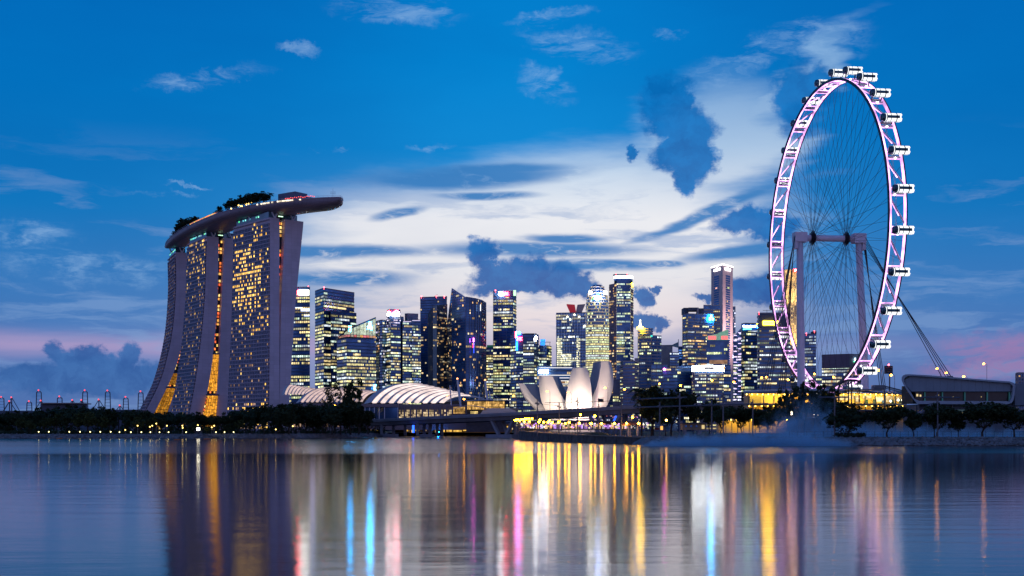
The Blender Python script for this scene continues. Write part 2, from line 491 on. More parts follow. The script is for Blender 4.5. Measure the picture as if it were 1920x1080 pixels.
SHORE = [(-2200, 660), (-300, 660), (0, 662), (360, 664), (560, 690), (690, 770), (730, 905), (1004, 930), (1000, 660), (975, 566), (982, 548), (1010, 512), (1080, 455), (1150, 420), (1205, 399), (1245, 381), (1400, 376), (1700, 369), (1960, 366), (2600, 366)]
shore = [XY(p, d) for p, d in SHORE]
poly = [Vector((p.x, p.y, 0)) for p in shore] + [Vector((9000, 366, 0)), Vector((14000, 28000, 0)), Vector((-14000, 28000, 0)), Vector((-9000, 660, 0))]
mb = MB()
for tri in tessellate_polygon([poly]):
    mb.face([(poly[i].x, poly[i].y, GZ) for i in tri])
g = mb.build('ground', pmat('ground_soil_and_lawn', (.05, .055, .03), .95, 0, .45, .03)); g['kind'] = 'structure'

def bank(px0, px1, name, label, slope, top=GZ, mat=M_ROCK):
    """sloping revetment in front of a stretch of shore"""
    pts = []
    for (a, da), (b_, db) in zip(SHORE, SHORE[1:]):
        for k in range(12):
            t = k / 12; p = lerp(a, b_, t)
            if px0 <= p <= px1: pts.append(XY(p, lerp(da, db, t)))
    rows = [[], [], [], []]
    for i, p in enumerate(pts):
        d = (pts[min(i+1, len(pts)-1)] - pts[max(i-1, 0)]).normalized()
        n = Vector((d.y, -d.x, 0))
        for r, (o, z) in enumerate(((-.3, top + .03), (slope*.25, top*.78), (slope*.7, top*.3), (slope*1.15, -.6))):
            j = mnoise.noise(Vector((p.x*.15, p.y*.15, r))) * .4
            rows[r].append(p + n * (o + j) + Vector((0, 0, z + (j*.3 if 0 < r < 3 else 0))))
    m_ = MB(); m_.grid(rows)
    o = m_.build(name, mat); o['kind'] = 'structure'
    return pts
ptsL = bank(-300, 725, 'left_shore_bank', '', 3.4)
ptsR = bank(1205, 2600, 'right_shore_bank', '', 4.2)

def stones(pts, px_rng, slope, count, size, name, label, seed):
    """loose rip-rap stones: one mass"""
    r = random.Random(seed); m_ = MB()
    for _ in range(count):
        i = r.randrange(len(pts) - 1); p = pts[i].lerp(pts[i+1], r.random())
        px = 960 + F * p.x / p.y
        if not px_rng[0] < px < px_rng[1]: continue
        d = (pts[i+1] - pts[i]).normalized(); n = Vector((d.y, -d.x, 0))
        t = r.random()
        c = p + n * (slope * t * 1.05) + Vector((0, 0, GZ * (1 - t) + .05))
        s = size * r.uniform(.5, 1.3)
        k = len(m_.v)
        for q in ((1,0,0), (-1,0,0), (0,1,0), (0,-1,0), (0,0,1), (0,0,-1)):
            v_ = Vector(q) * s * r.uniform(.7, 1.25); v_.x += r.uniform(-.3, .3)*s; v_.z *= .8
            m_.v.append(tuple(c + v_))
        for q in ((0,2,4), (2,1,4), (1,3,4), (3,0,4), (2,0,5), (1,2,5), (3,1,5), (0,3,5)):
            m_.f.append(tuple(k + j for j in q)); m_.c.append(None); m_.mi.append(0)
    o = m_.build(name, M_ROCK); o['kind'] = 'stuff'; o['label'] = label; o['category'] = 'rocks'
stones(ptsR, (1225, 1960), 4.2, 4200, .62, 'riprap_stones', 'grey riprap stones sloping into the water below the right shore', 3)
stones(ptsL, (-20, 725), 3.4, 2600, .55, 'riprap_stones', 'dark riprap stones along the water edge of the left shore', 4)

# paved promenade strips along both shores
def strip(px0, px1, off0, off1, name, z, mat):
    a = []; b_ = []
    src = ptsL if px1 < 800 else ptsR
    for i, p in enumerate(src):
        px = 960 + F * p.x / p.y
        if not px0 <= px <= px1: continue
        d = (src[min(i+1, len(src)-1)] - src[max(i-1, 0)]).normalized(); n = Vector((d.y, -d.x, 0))
        a.append(p - n*off0 + Vector((0, 0, z))); b_.append(p - n*off1 + Vector((0, 0, z)))
    m_ = MB(); m_.grid([a, b_]); o = m_.build(name, mat); o['kind'] = 'structure'
strip(-300, 700, 2, 8, 'left_promenade_path', GZ + .006, M_PAVE)
strip(1250, 2600, 9, 14, 'right_promenade_path', GZ + .006, M_PAVE)
strip(1250, 2600, 1, 9, 'right_shore_lawn', GZ + .004, M_GRASS)

# ------------------------------------------------------------------ generic tower builder
OFFICE = [(1, .86, .36), (.90, 1, .50), (1, .76, .34), (1, .93, .60), (.78, 1, .80), (.85, .95, 1)]
WARM = [(1, .60, .24), (1, .72, .36), (1, .82, .50), (1, .50, .18)]
COOLW = [(.80, .95, 1), (.95, 1, .85), (1, .92, .6), (.7, .85, 1)]
PURPLE = [(.85, .75, 1), (1, .85, 1), (.75, .8, 1)]

def facade(mbands, mwin, mmull, A, B, z0, zA, zB, fh, bay, lit, pal, r, band_h=.32, proud=.45, runs=(1, 6), gain=1.0, zones=None, mull=0, margin=.8, inset=.0, contrast=.85):
    """floors of spandrels, mullions and lit windows between base points A and B; top heights zA..zB"""
    A = Vector((A[0], A[1], 0)); B = Vector((B[0], B[1], 0))
    d = B - A; Ln = d.length
    if Ln < 1.0: return
    d /= Ln
    n = Vector((d.y, -d.x, 0))
    if n.dot(A + B) > 0: n = -n                     # outward = towards the camera
    nb = max(1, int(round(Ln / (bay*.78)))); bw = Ln / nb
    nf = int((max(zA, zB) - z0) / fh)
    up = Vector((0, 0, 1))
    for f_ in range(nf):
        z = z0 + f_ * fh
        t0, t1 = 0.0, 1.0
        if zA != zB:
            t = (z + fh - zA) / (zB - zA)
            if zB > zA: t0 = max(0, t)
            else: t1 = min(1, t)
            if t0 >= 1 or t1 <= 0: continue
        elif z + fh > zA + .1: continue
        if mbands is not None:
            mbands.box(A + d*(Ln*(t0 + t1)/2) + n*(proud/2 - .1) + up*(z + fh*band_h/2), Ln*(t1 - t0), proud + .2, fh*band_h, d, -n)
        pf = lit
        if zones:
            py = HZ - (z - EYE) * F / A.y
            for ya, yb, l_ in zones:
                if ya <= py < yb: pf = l_
        pf = min(.97, pf * 1.15 * (1 - contrast + 2*contrast*r.random()))
        if r.random() < .10 * contrast: pf *= .12
        tone = r.choice(pal); bright = r.uniform(.55, 1.25)
        i = 0
        while i < nb:
            run = r.randint(*runs); on = r.random() < pf
            rb = r.uniform(.25, 1.3); col = tone if r.random() < .65 else r.choice(pal)
            for j in range(i, min(nb, i + run)):
                u0 = (j + .11)/nb; u1 = (j + .89)/nb
                if on and t0 <= u0 and u1 <= t1 and r.random() < .93:
                    g_ = gain * bright * rb * r.uniform(.55, 1.3)
                    p = A + n*(.12 - inset)
                    a0 = p + d*(Ln*u0) + up*(z + fh*(band_h + .03)); a1 = p + d*(Ln*u1) + up*(z + fh*(band_h + .03))
                    hh = up * fh*(.88 - band_h)
                    mwin.face([a0, a1, a1 + hh, a0 + hh], tuple(c*g_ for c in col))
            i += run
    if mull and mmull is not None:
        for j in range(0, nb + 1, mull):
            u = j/nb; zt = lerp(zA, zB, u)
            mmull.box(A + d*(Ln*u) + n*(proud/2) + up*((z0 + zt)/2), .5, proud + .25, zt - z0, d, -n)

class Tower:
    """one building: core, spandrels, windows; further volumes and signs may be added as parts"""
    def __init__(self, name, label, cat, px, D, seed):
        self.loc = XY(px, D) + Vector((0, 0, GZ))
        self.o = thing(name, label, cat, self.loc)
        self.r = random.Random(seed)
        self.win = MB()
    def volume(self, corners, ytop, fh=4.0, bay=3.0, lit=.5, pal=OFFICE, glass=M_GLASS, band=M_BAND, depth=35, z0=GZ, tops=None, part='core',
               band_h=.32, proud=.45, runs=(1, 6), gain=1.0, zones=None, mull=0, mmat=None, roof=True, contrast=.85, ybase=None):
        """corners: visible footprint corners (px, D), left to right"""
        pts = [XY(p, D_) for p, D_ in corners]
        near = min(range(len(pts)), key=lambda i: pts[i].y)
        if tops: zt = [ZH(y, pts[i].y) for i, y in enumerate(tops)]
        else: zt = [ZH(ytop, pts[near].y)] * len(pts)
        if ybase is not None: z0 = ZH(ybase, pts[near].y)
        back = [pts[-1] + Vector((pts[-1].x/pts[-1].y, 1, 0))*depth, pts[0] + Vector((pts[0].x/pts[0].y, 1, 0))*depth]
        m_ = MB(); m_.prism(pts + back, z0, zt + [zt[-1], zt[0]])
        c_ = m_.build(part, glass, self.o)
        bands = MB() if band is not None else None; mm = MB()
        for i in range(len(pts) - 1):
            facade(bands, self.win, mm, pts[i], pts[i+1], z0 + 1, zt[i], zt[i+1], fh, bay, lit, pal, self.r, band_h, proud, runs, gain, zones, mull, contrast=contrast)
        if bands is not None and bands.f: bands.build('spandrels', band, c_, kind='stuff')
        if mm.f: mm.build('mullions', mmat or M_MULL, c_, kind='stuff')
        if roof and not tops:
            # parapet lip and plant room
            p_ = MB(); q = pts + back; ctr = sum(q, Vector())/len(q)
            p_.prism([ctr + (k - ctr)*1.012 for k in q], zt[0] - .9, zt[0] + .5)
            p_.build('parapet', band or glass, c_)
        self.pts, self.zt = pts, zt
        return c_
    def done(self):
        if self.win.f: self.win.build('lit_windows', M_WIN, self.o, kind='stuff')
        return self.o
    def box(self, px0, px1, y0, y1, D, depth, mat, part):
        a, b_ = XY(px0, D), XY(px1, D)
        m_ = MB(); m_.prism([a, b_, b_ + Vector((0, depth, 0)), a + Vector((0, depth, 0))], ZH(y1, D), ZH(y0, D))
        return m_.build(part, mat, self.o)
    def text(self, s, px0, px1, y0, y1, D, mat, part='sign', ax=None, thick=.3, parent=None):
        return text_part(s, px0, px1, y0, y1, D, mat, part, parent or self.o, ax, thick)
    def beacon(self, px, py, D, r=.9):
        m_ = MB(); m_.ball(P(px, py, D), r, 8, 5); m_.tube(P(px, py, D) - Vector((0, 0, 3)), P(px, py, D), .15, n=5)
        return m_.build('warning_beacon', E_BEACON, self.o)

def text_part(s, px0, px1, y0, y1, D, mat, part, parent, ax=None, thick=.3):
    cu = bpy.data.curves.new('lettering', 'FONT'); cu.body = s; cu.extrude = thick; cu.offset = .012
    cu.resolution_u = 2
    tmp = bpy.data.objects.new('lettering', cu); COL.objects.link(tmp)
    bpy.context.view_layer.update()
    dg = bpy.context.evaluated_depsgraph_get()
    me = bpy.data.meshes.new_from_object(tmp.evaluated_get(dg))
    bpy.data.objects.remove(tmp); bpy.data.curves.remove(cu)
    co = np.empty(len(me.vertices)*3, np.float32); me.vertices.foreach_get('co', co); co = co.reshape(-1, 3)
    lo, hi = co.min(0), co.max(0)
    A = P(px0, y1, D); B = P(px1, y0, D)
    w_, h_ = B.x - A.x, B.z - A.z
    ax = Vector(ax).normalized() if ax is not None else Vector((1, 0, 0))
    nx = (co[:, 0] - lo[0])/(hi[0] - lo[0])*w_; nz = (co[:, 1] - lo[1])/(hi[1] - lo[1])*h_; ny = co[:, 2]
    n = Vector((ax.y, -ax.x, 0))
    out = np.array(A)[None] + np.outer(nx/max(ax.x, .2), np.array(ax)) + np.outer(nz, (0, 0, 1)) + np.outer(ny, np.array(n))
    out -= np.array(ORG[parent.name])
    me.vertices.foreach_set('co', out.astype(np.float32).ravel())
    me.materials.clear(); me.materials.append(mat); me.update()
    o = bpy.data.objects.new(part, me); COL.objects.link(o); o.parent = parent; ORG[o.name] = ORG[parent.name]
    return o
# ------------------------------------------------------------------ hotel: three paired-slab towers and the deck they carry
HTOP = 194.4
HOT_WARM = [(1, .58, .12), (1, .66, .18), (1, .52, .10)]
HOT_DIM = [(.52, .30, .20), (.42, .26, .20), (.60, .36, .20)]

def hotel(name, label, pxC, D, u, Ln, s1L, s1R, s2L, s2R, seed, litfn, atrium, far_flare=0.0, floors=53, amber=1.0):
    C = XY(pxC, D); u = Vector((u[0], u[1], 0)).normalized(); v = Vector((u.y, -u.x, 0))
    r = random.Random(seed)
    def conv(lst):
        out = []
        for py, px in lst:
            k = (px - 960)/F
            t = (k*C.y - C.x)/(v.x - k*v.y)
            out.append((ZH(py, C.y + v.y*t), t))
        return sorted(out)
    T = [conv(x) for x in (s1L, s1R, s2L, s2R)]
    tf = [lambda z, p=p: smooth_interp(z, p) for p in T]
    zs = [GZ + (HTOP - GZ)*i/44 for i in range(45)]
    root = thing(name, label, 'hotel tower', C + Vector((0, 0, GZ)))
    def pos(s, t, z): return C + u*s + v*t + Vector((0, 0, z))
    def t_out(s, z):
        zn = (z - GZ)/(HTOP - GZ)
        return tf[0](z) - far_flare*(s/Ln)*(1 - zn)**1.6
    # slabs
    for nm, a, b_ in (('front_slab', None, tf[1]), ('rear_slab', tf[2], tf[3])):
        m_ = MB(); rows = []
        for z in zs:
            ta0 = t_out(0, z) if a is None else a(z); taL = t_out(Ln, z) if a is None else a(z)
            rows.append([pos(0, ta0 + (1.2 if a is None else 0), z), pos(0, b_(z), z), pos(Ln, b_(z), z), pos(Ln, taL + (1.2 if a is None else 0), z)])
        m_.grid(rows, True); m_.face(rows[-1]); m_.face(rows[0])
        sl = m_.build(nm, M_HWALL, root)
        if a is None: front = sl
    # window wall of the front slab: recessed glass, slab edges, fins, each a real layer
    fh = (HTOP - GZ - 4)/floors
    nb = max(6, int(round(Ln/2.75)))
    gl = MB(); gl.grid([[pos(s, t_out(s, z) + .30, z) for s in (1.0, Ln/2, Ln - .6)] for z in zs[:-1]])
    gl.build('window_glass', M_HGLASS, front)
    bands = MB(); fins = MB(); win = MB()
    for f_ in range(floors + 1):
        z = GZ + 2 + f_*fh
        a0, a1 = t_out(0, z), t_out(Ln, z)
        q = [pos(.0, a0 - .18, z), pos(Ln, a1 - .18, z), pos(Ln, a1 + 1.2, z), pos(.0, a0 + 1.2, z)]
        hz = Vector((0, 0, .8))
        k = [p + hz for p in q]
        for face in ((q[0], q[1], k[1], k[0]), (q[1], q[2], k[2], k[1]), (q[3], q[0], k[0], k[3]), tuple(q), tuple(k)):
            bands.face(face)
        if f_ == floors: break
        for j in range(nb):
            s0 = 1.0 + (Ln - 1.6)*(j + .20)/nb; s1 = 1.0 + (Ln - 1.6)*(j + .80)/nb
            kind_ = litfn(1 - f_/floors, 1 - (j + .5)/nb, r)
            if not kind_: continue
            g_, warm = kind_
            col = r.choice(HOT_WARM if warm else HOT_DIM); g_ *= r.uniform(.7, 1.2)
            za, zb = z + 1.1, z + fh - .45
            win.face([pos(s0, t_out(s0, za) + .2, za), pos(s1, t_out(s1, za) + .2, za), pos(s1, t_out(s1, zb) + .2, zb), pos(s0, t_out(s0, zb) + .2, zb)], tuple(c*g_ for c in col))
    for j in range(nb + 1):
        s = 1.0 + (Ln - 1.6)*j/nb
        a = [pos(s - .14, t_out(s, z) + .02, z) for z in zs[:-1]]; b_ = [pos(s + .14, t_out(s, z) + .02, z) for z in zs[:-1]]; c_ = [pos(s, t_out(s, z) + .4, z) for z in zs[:-1]]
        fins.grid([c_, a, b_, c_])
    bands.build('balcony_edges', M_HBAND, front, kind='stuff')
    fins.build('balcony_fins', M_HBAND, front, kind='stuff')
    win.build('lit_windows', M_HWIN, root, kind='stuff')
    # the slot between the slabs: set-back link with lit corridor windows
    m_ = MB(); rows = []
    for z in zs[:-1]:
        b0, b1 = tf[1](z) - .4, max(tf[2](z) + .4, tf[1](z) + .2)
        rows.append([pos(5, b0, z), pos(5, b1, z), pos(Ln - 3, b1, z), pos(Ln - 3, b0, z)])
    m_.grid(rows, True); m_.build('corridor_link', M_DARKST, root)
    cw = MB()
    for f_ in range(floors):
        z = GZ + 2 + f_*fh
        py = HZ - (z - EYE)*F/C.y
        b0, b1 = tf[1](z), tf[2](z)
        if b1 - b0 < 1.0: continue
        n_ = max(2, int((b1 - b0)/1.9))
        for j in range(n_):
            if r.random() < .68:
                ta, tb = lerp(b0, b1, (j + .1)/n_), lerp(b0, b1, (j + .85)/n_)
                col = r.choice([(1, .14, .04), (1, .22, .05), (1, .45, .10), (.9, .6, .2)]) if j < n_*.55 else r.choice(HOT_WARM)
                g_ = r.uniform(.4, 1.0)
                cw.face([pos(4.9, ta, z + .8), pos(4.9, tb, z + .8), pos(4.9, tb, z + fh - .4), pos(4.9, ta, z + fh - .4)], tuple(c*g_ for c in col))
    if cw.f: cw.build('corridor_windows', M_HWIN, root, kind='stuff')
    # glazed atrium at the foot, glowing amber
    for ya, yb, s_in in atrium:
        za, zb = ZH(yb, C.y), ZH(ya, C.y)
        at = MB(); fr = MB(); nz = 9
        for i in range(nz):
            z0, z1 = lerp(za, zb, i/nz), lerp(za, zb, (i + 1)/nz)
            for j in range(5):
                def pt(f2, z): return pos(-s_in, lerp(tf[1](z) - .2, tf[2](z) + .2, f2), z)
                g_ = r.uniform(.3, .75)
                g_ *= amber; at.face([pt((j + .06)/5, z0 + .2), pt((j + .94)/5, z0 + .2), pt((j + .94)/5, z1), pt((j + .06)/5, z1)], (1.0*g_, .40*g_, .035*g_))
            fr.tube(pos(-s_in - .1, tf[1](z0), z0), pos(-s_in - .1, tf[2](z0), z0), .16, n=5)
        for j in range(6):
            fr.path([pos(-s_in - .1, lerp(tf[1](lerp(za, zb, q/6)), tf[2](lerp(za, zb, q/6)), j/5), lerp(za, zb, q/6)) for q in range(7)], .16, 5)
        atr = at.build('atrium_glazing', M_HWIN, root, kind='stuff')
        fr.build('glazing_bars', M_DARKST, atr, kind='stuff')
        cp = MB(); c0, c1 = pos(-s_in - 1.5, tf[1](zb) - .5, zb + .8), pos(-s_in - 1.5, tf[2](zb) + .5, zb + .8)
        cp.box((c0 + c1)/2 + u*3, (c1 - c0).length, 7, 1.4, v, u); cp.build('atrium_canopy', M_ROOF, root)
    # glazed crown under the deck
    m_ = MB(); t0, t1 = tf[0](HTOP), tf[1](HTOP)
    m_.prism([pos(3, t0 + 1.5, 0), pos(3, t1 - 1, 0), pos(Ln - 4, t1 - 1, 0), pos(Ln - 4, t0 + 1.5, 0)], HTOP, HTOP + 5.5)
    cr = m_.build('crown_glazing', M_TEAL, root)
    m_ = MB(); t2, t3 = tf[2](HTOP), tf[3](HTOP)
    m_.prism([pos(6, t2 + 1, 0), pos(6, t3 - 3, 0), pos(Ln - 6, t3 - 3, 0), pos(Ln - 6, t2 + 1, 0)], HTOP, HTOP + 6)
    m_.build('crown_glazing', M_TEAL, root)
    cl = MB()
    for j in range(14):
        s = lerp(4, Ln - 6, j/14)
        if r.random() < .6: cl.box(pos(s + 1, t0 + 1.4, HTOP + 3.2), 1.8, .2, 1.4, u, v, col=tuple(c*r.uniform(.3, .9) for c in (.25, .9, .85)))
    for j in range(5):
        t = lerp(t1 + 1, t2 - 1, j/4)
        cl.ball(pos(3, t, HTOP + 2.6), .45)
        cl.c[-40:] = [(.7, 1.2, .8)]*40
    if cl.f: cl.build('crown_lights', M_HWIN, root, kind='stuff')
    # V-struts that carry the deck
    for s, t in ((2.0, (t0 + t1)/2 + 2), (Ln*.55, t0 + 3), (2.0, (t2 + t3)/2)):
        for sg in (-1, 1):
            st_ = MB(); st_.tube(pos(s, t, HTOP - .3), pos(s + 1.5, t + sg*4.0, HTOP + 9), .75, .75, 8)
            st_.build('support_strut', M_STEELW, root)
    return root

def lit3(h, x, r):
    # h: 0 at the roof, 1 at the ground; x: 0 at the far end, 1 at the near corner
    if h < .03: return (1.0, True) if r.random() < .06 else None
    if h < .12: return (r.uniform(.5, 1), True) if r.random() < .14 + .16*x else None
    if h < .42:
        a = .10
        cx, cy = (x - .42)/.42, (h - .27)/.14
        if abs(cx) < 1 and abs(abs(cx)*.9 + cy*.3) < .85: a = .55
        if .235 < h < .262 and .05 < x < .66: a = .95
        if h > .33 and x < .8: a = .62 if int(x*22) % 3 else .12
        if h < .22 and not (.1 < x < .55): a = .18
        if r.random() < a: return (r.uniform(.8, 1.25), True)
        return (.25, False) if r.random() < .15 else None
    if h < .56: return (r.uniform(.6, 1), True) if r.random() < .20 else ((.5, False) if r.random() < .12 else None)
    if h < .88:
        if r.random() < .02: return (r.uniform(.5, 1), True)
        return (r.uniform(.15, .5), False) if r.random() < .13 else None
    if r.random() < .33: return (1.1, True)
    return (.7, False) if r.random() < .3 else None
def lit2(h, x, r):
    if h < .05: return (1, True) if r.random() < .1 else None
    if h < .25: return (r.uniform(.5, 1.0), True) if r.random() < .15 else ((.5, False) if r.random() < .15 else None)
    if r.random() < .025: return (r.uniform(.4, 1.0), True)
    return (r.uniform(.15, .5), False) if r.random() < .16 else None
def lit1(h, x, r):
    return (r.uniform(.2, .6), r.random() < .12) if r.random() < .20 else None

hotel('hotel_tower', 'nearest hotel tower under the deck bow with a bright block of lit windows', 504, 1071, (-.657, .754), 66.4,
      [(407, 504), (600, 504), (755, 503), (800, 503)], [(407, 524), (600, 524), (755, 524), (800, 524)],
      [(412, 535), (500, 531), (582, 527), (755, 524.3), (800, 524.3)], [(418, 569), (515, 559.5), (608, 551), (754, 543), (800, 541)],
      31, lit3, [], far_flare=7.0)
hotel('hotel_tower', 'middle hotel tower, its curved leg beside a tall amber atrium', 386, 1176, (-.547, .837), 58,
      [(442, 386), (560, 382), (655, 373), (725, 363), (772, 354), (800, 347)], [(442, 410), (560, 408), (630, 403), (700, 395), (772, 381), (800, 374)],
      [(442, 421), (560, 416), (655, 412), (733, 407.6), (772, 404), (800, 402)], [(442, 452), (560, 447), (655, 441), (772, 432), (800, 430)],
      32, lit2, [(664, 733, -2.0), (742, 800, 3.0)])
hotel('hotel_tower', 'farthest hotel tower with the most sharply flared leg', 327, 1282, (-.40, .916), 55,
      [(473, 327), (540, 328), (630, 320), (710, 300), (763, 275), (800, 256)], [(473, 349.7), (530, 349.5), (630, 343), (690, 329), (763, 295), (800, 276)],
      [(473, 358), (540, 357), (630, 351), (690, 341), (763, 318), (800, 305)], [(473, 388), (540, 386), (630, 378), (763, 345), (800, 332)],
      33, lit1, [(700, 722, -3.0), (728, 800, -1.0)], amber=.45)

# --- the long boat-shaped deck
NEAR = [(-385, 1331), (-383, 1325), (-374, 1298), (-359, 1262), (-341.6, 1227.5), (-319, 1188), (-294.6, 1151), (-272, 1119.5), (-248, 1094.4), (-226, 1075), (-210, 1064), (-195, 1056.5), (-180, 1051.5), (-167, 1048), (-157, 1046), (-151.5, 1045.5), (-149.5, 1046)]
WID = [0.5, 5, 18, 29, 36, 38, 38, 38, 38, 38, 37.5, 35, 31, 25, 17.5, 9, 0.8]
ZD = 207.0
root = thing('rooftop_deck', 'long boat-shaped rooftop deck spanning the three hotel towers', 'rooftop deck', (-226, 1085, 198))
nearP, farP = [], []
for i, (p, w_) in enumerate(zip(NEAR, WID)):
    a = Vector((*NEAR[max(0, i-1)], 0)); b_ = Vector((*NEAR[min(len(NEAR)-1, i+1)], 0))
    d = (b_ - a).normalized()
    if i > 11:                                         # the bow keeps the direction of the deck, not of its curved edge
        d = Vector((.72, -.69, 0)).normalized().lerp(Vector((.95, -.30, 0)), min(1, (i - 11)/4)).normalized()
    n = Vector((-d.y, d.x, 0)); n = n if n.y > 0 else -n
    q = Vector((*p, 0)); nearP.append(q); farP.append(q + n*w_)
def fine(lst, k=5):
    out = []
    for i in range(len(lst) - 1):
        p0, p1, p2, p3 = lst[max(i-1, 0)], lst[i], lst[i+1], lst[min(i+2, len(lst)-1)]
        for j in range(k):
            t = j/k
            out.append(.5*((2*p1) + (-p0 + p2)*t + (2*p0 - 5*p1 + 4*p2 - p3)*t*t + (-p0 + 3*p1 - 3*p2 + p3)*t**3))
    out.append(lst[-1]); return out
nearF, farF = fine(nearP), fine(farP)
hull = MB(); rows = []
for a, b_ in zip(nearF, farF):
    w_ = (b_ - a).length
    dep = 7.0*min(1.0, w_/30)**.8
    row = [a + Vector((0, 0, ZD))]
    edge = 2.2*min(1, .35 + w_/30)
    for j in range(13):
        th = math.pi*j/12
        f2 = .5 - .5*math.cos(th)
        row.append(a.lerp(b_, f2) + Vector((0, 0, ZD - edge - (dep - edge*.5)*math.sin(th)**.8)))
    row.append(b_ + Vector((0, 0, ZD))); rows.append(row)
hull.grid(rows); hu = hull.build('hull', M_HULL, root, smooth=True)
m_ = MB(); m_.grid([[a + Vector((0, 0, ZD - .02)) for a in nearF], [b_ + Vector((0, 0, ZD - .02)) for b_ in farF]]); m_.build('deck_floor', M_DECK, root)
# fascia rail: lip + glass balustrade posts
lip = MB(); lip.path([a + Vector((0, 0, ZD + .25)) for a in nearF], .42, 6); lip.path([a + Vector((0, 0, ZD + .25)) for a in farF], .42, 6)
lip.build('deck_lip', M_HBAND, root)
rail = MB()
for lst in (nearF, farF):
    rail.path([a + Vector((0, 0, ZD + 1.9)) for a in lst], .09, 5)
    for a in lst[::2]: rail.tube(a + Vector((0, 0, ZD)), a + Vector((0, 0, ZD + 1.9)), .08, n=4)
rail.build('railing', M_STEELW, root, kind='stuff')
def deckpt(f_, g_, z=0.0):
    """point at fraction f_ along the deck (0 stern, 1 bow) and g_ across it (0 near edge)"""
    i = f_*(len(nearF) - 1); k = min(int(i), len(nearF) - 2); t = i - k
    return nearF[k].lerp(nearF[k+1], t).lerp(farF[k].lerp(farF[k+1], t), g_) + Vector((0, 0, ZD + z))
# lit portholes of the club room along the bow fascia
pw = MB()
for j in range(24):
    if rng.random() < .8:
        f_ = lerp(.555, .725, j/23)
        a = deckpt(f_, -.012, -.4); t_ = (deckpt(f_ + .006, -.012, -.4) - a).normalized()
        g_ = rng.uniform(.6, 1.2)
        pw.box(a, 1.5, .5, 1.1, t_, col=(1.0*g_, .86*g_, .62*g_))
pw.build('lit_portholes', M_HWIN, root, kind='stuff')
# plant house, club roof, red parasol lights, bow mast
ax = (deckpt(.62, .5) - deckpt(.55, .5)).normalized()
m_ = MB(); m_.box(deckpt(.625, .62, 5.0), 22, 15, 11, ax); m_.box(deckpt(.612, .62, 11.0), 5, 4, 2.2, ax)
m_.build('plant_house', pmat('plant_house_wall', (.12, .17, .26), .6, 0, .1, .2), root)
m_ = MB(); m_.ball(deckpt(.63, .55, 11.2), .5); m_.build('warning_beacon', E_BEACON, root)
m_ = MB(); rows = []
for i in range(9):
    f_ = lerp(.64, .745, i/8); hgt = 5.2*math.sin(math.pi*(i + .6)/9.2)**.6
    rows.append([deckpt(f_, .14, hgt*.55), deckpt(f_, .4, hgt), deckpt(f_, .65, hgt), deckpt(f_, .85, hgt*.5), deckpt(f_, .85, .1), deckpt(f_, .14, .1)])
m_.grid(rows, True); m_.build('club_roof', M_ROOF, root, smooth=True)
m_ = MB()
for j in range(16):
    c = deckpt(lerp(.655, .77, j/15), .12, 2.6 + rng.uniform(-.3, .4)); m_.ball(c, .45, 6, 4)
m_.build('red_parasol_lights', emat('red_parasol_light', (1, .10, .08), 2.5), root, kind='stuff')
m_ = MB(); c = deckpt(.835, .5); m_.tube(c, c + Vector((0, 0, 10)), .18, .1, 6)
for z in (5.5, 7): m_.tube(c + Vector((-1.8, 0, z)), c + Vector((1.8, 0, z)), .1, n=5); m_.ball(c + Vector((-1.8, 0, z)), .35, 6, 4); m_.ball(c + Vector((1.8, 0, z)), .35, 6, 4)
m_.build('bow_mast', M_STEELW, root)
# lit arcade on the stern half: two tiers
for part, f0, f1, z_, n_ in (('terrace_arcade', .285, .41, 5.2, 26), ('terrace_arcade', .28, .40, 1.6, 26)):
    m_ = MB(); e_ = MB()
    m_.path([deckpt(lerp(f0, f1, j/12), .10 + .02*z_, z_) for j in range(13)], .5, 6)
    for j in range(n_):
        c = deckpt(lerp(f0, f1, j/n_), .06 + .02*z_, z_ - .7); e_.box(c, .9, .3, .9, (1, 0, 0))
        e_.c[-6:] = [tuple(k*rng.uniform(.5, 1.1) for k in (1.0, .42, .12))]*6
    a = m_.build(part, M_ROOF, root); e_.build('arcade_lights', M_HWIN, a, kind='stuff')
m_ = MB()
for f_, g_, z_ in ((.19, .2, 4), (.195, .3, 3), (.455, .15, 3.2), (.475, .18, 4.8), (.478, .22, 4.2), (.483, .2, 3.6), (.495, .22, 5.0), (.497, .2, 4.2), (.513, .2, 5.2), (.51, .15, 3.8), (.465, .3, 4)):
    m_.ball(deckpt(f_, g_, z_), .62, 6, 4)
m_.build('garden_lamps', emat('garden_lamp', (1, .62, .12), 7), root, kind='stuff')
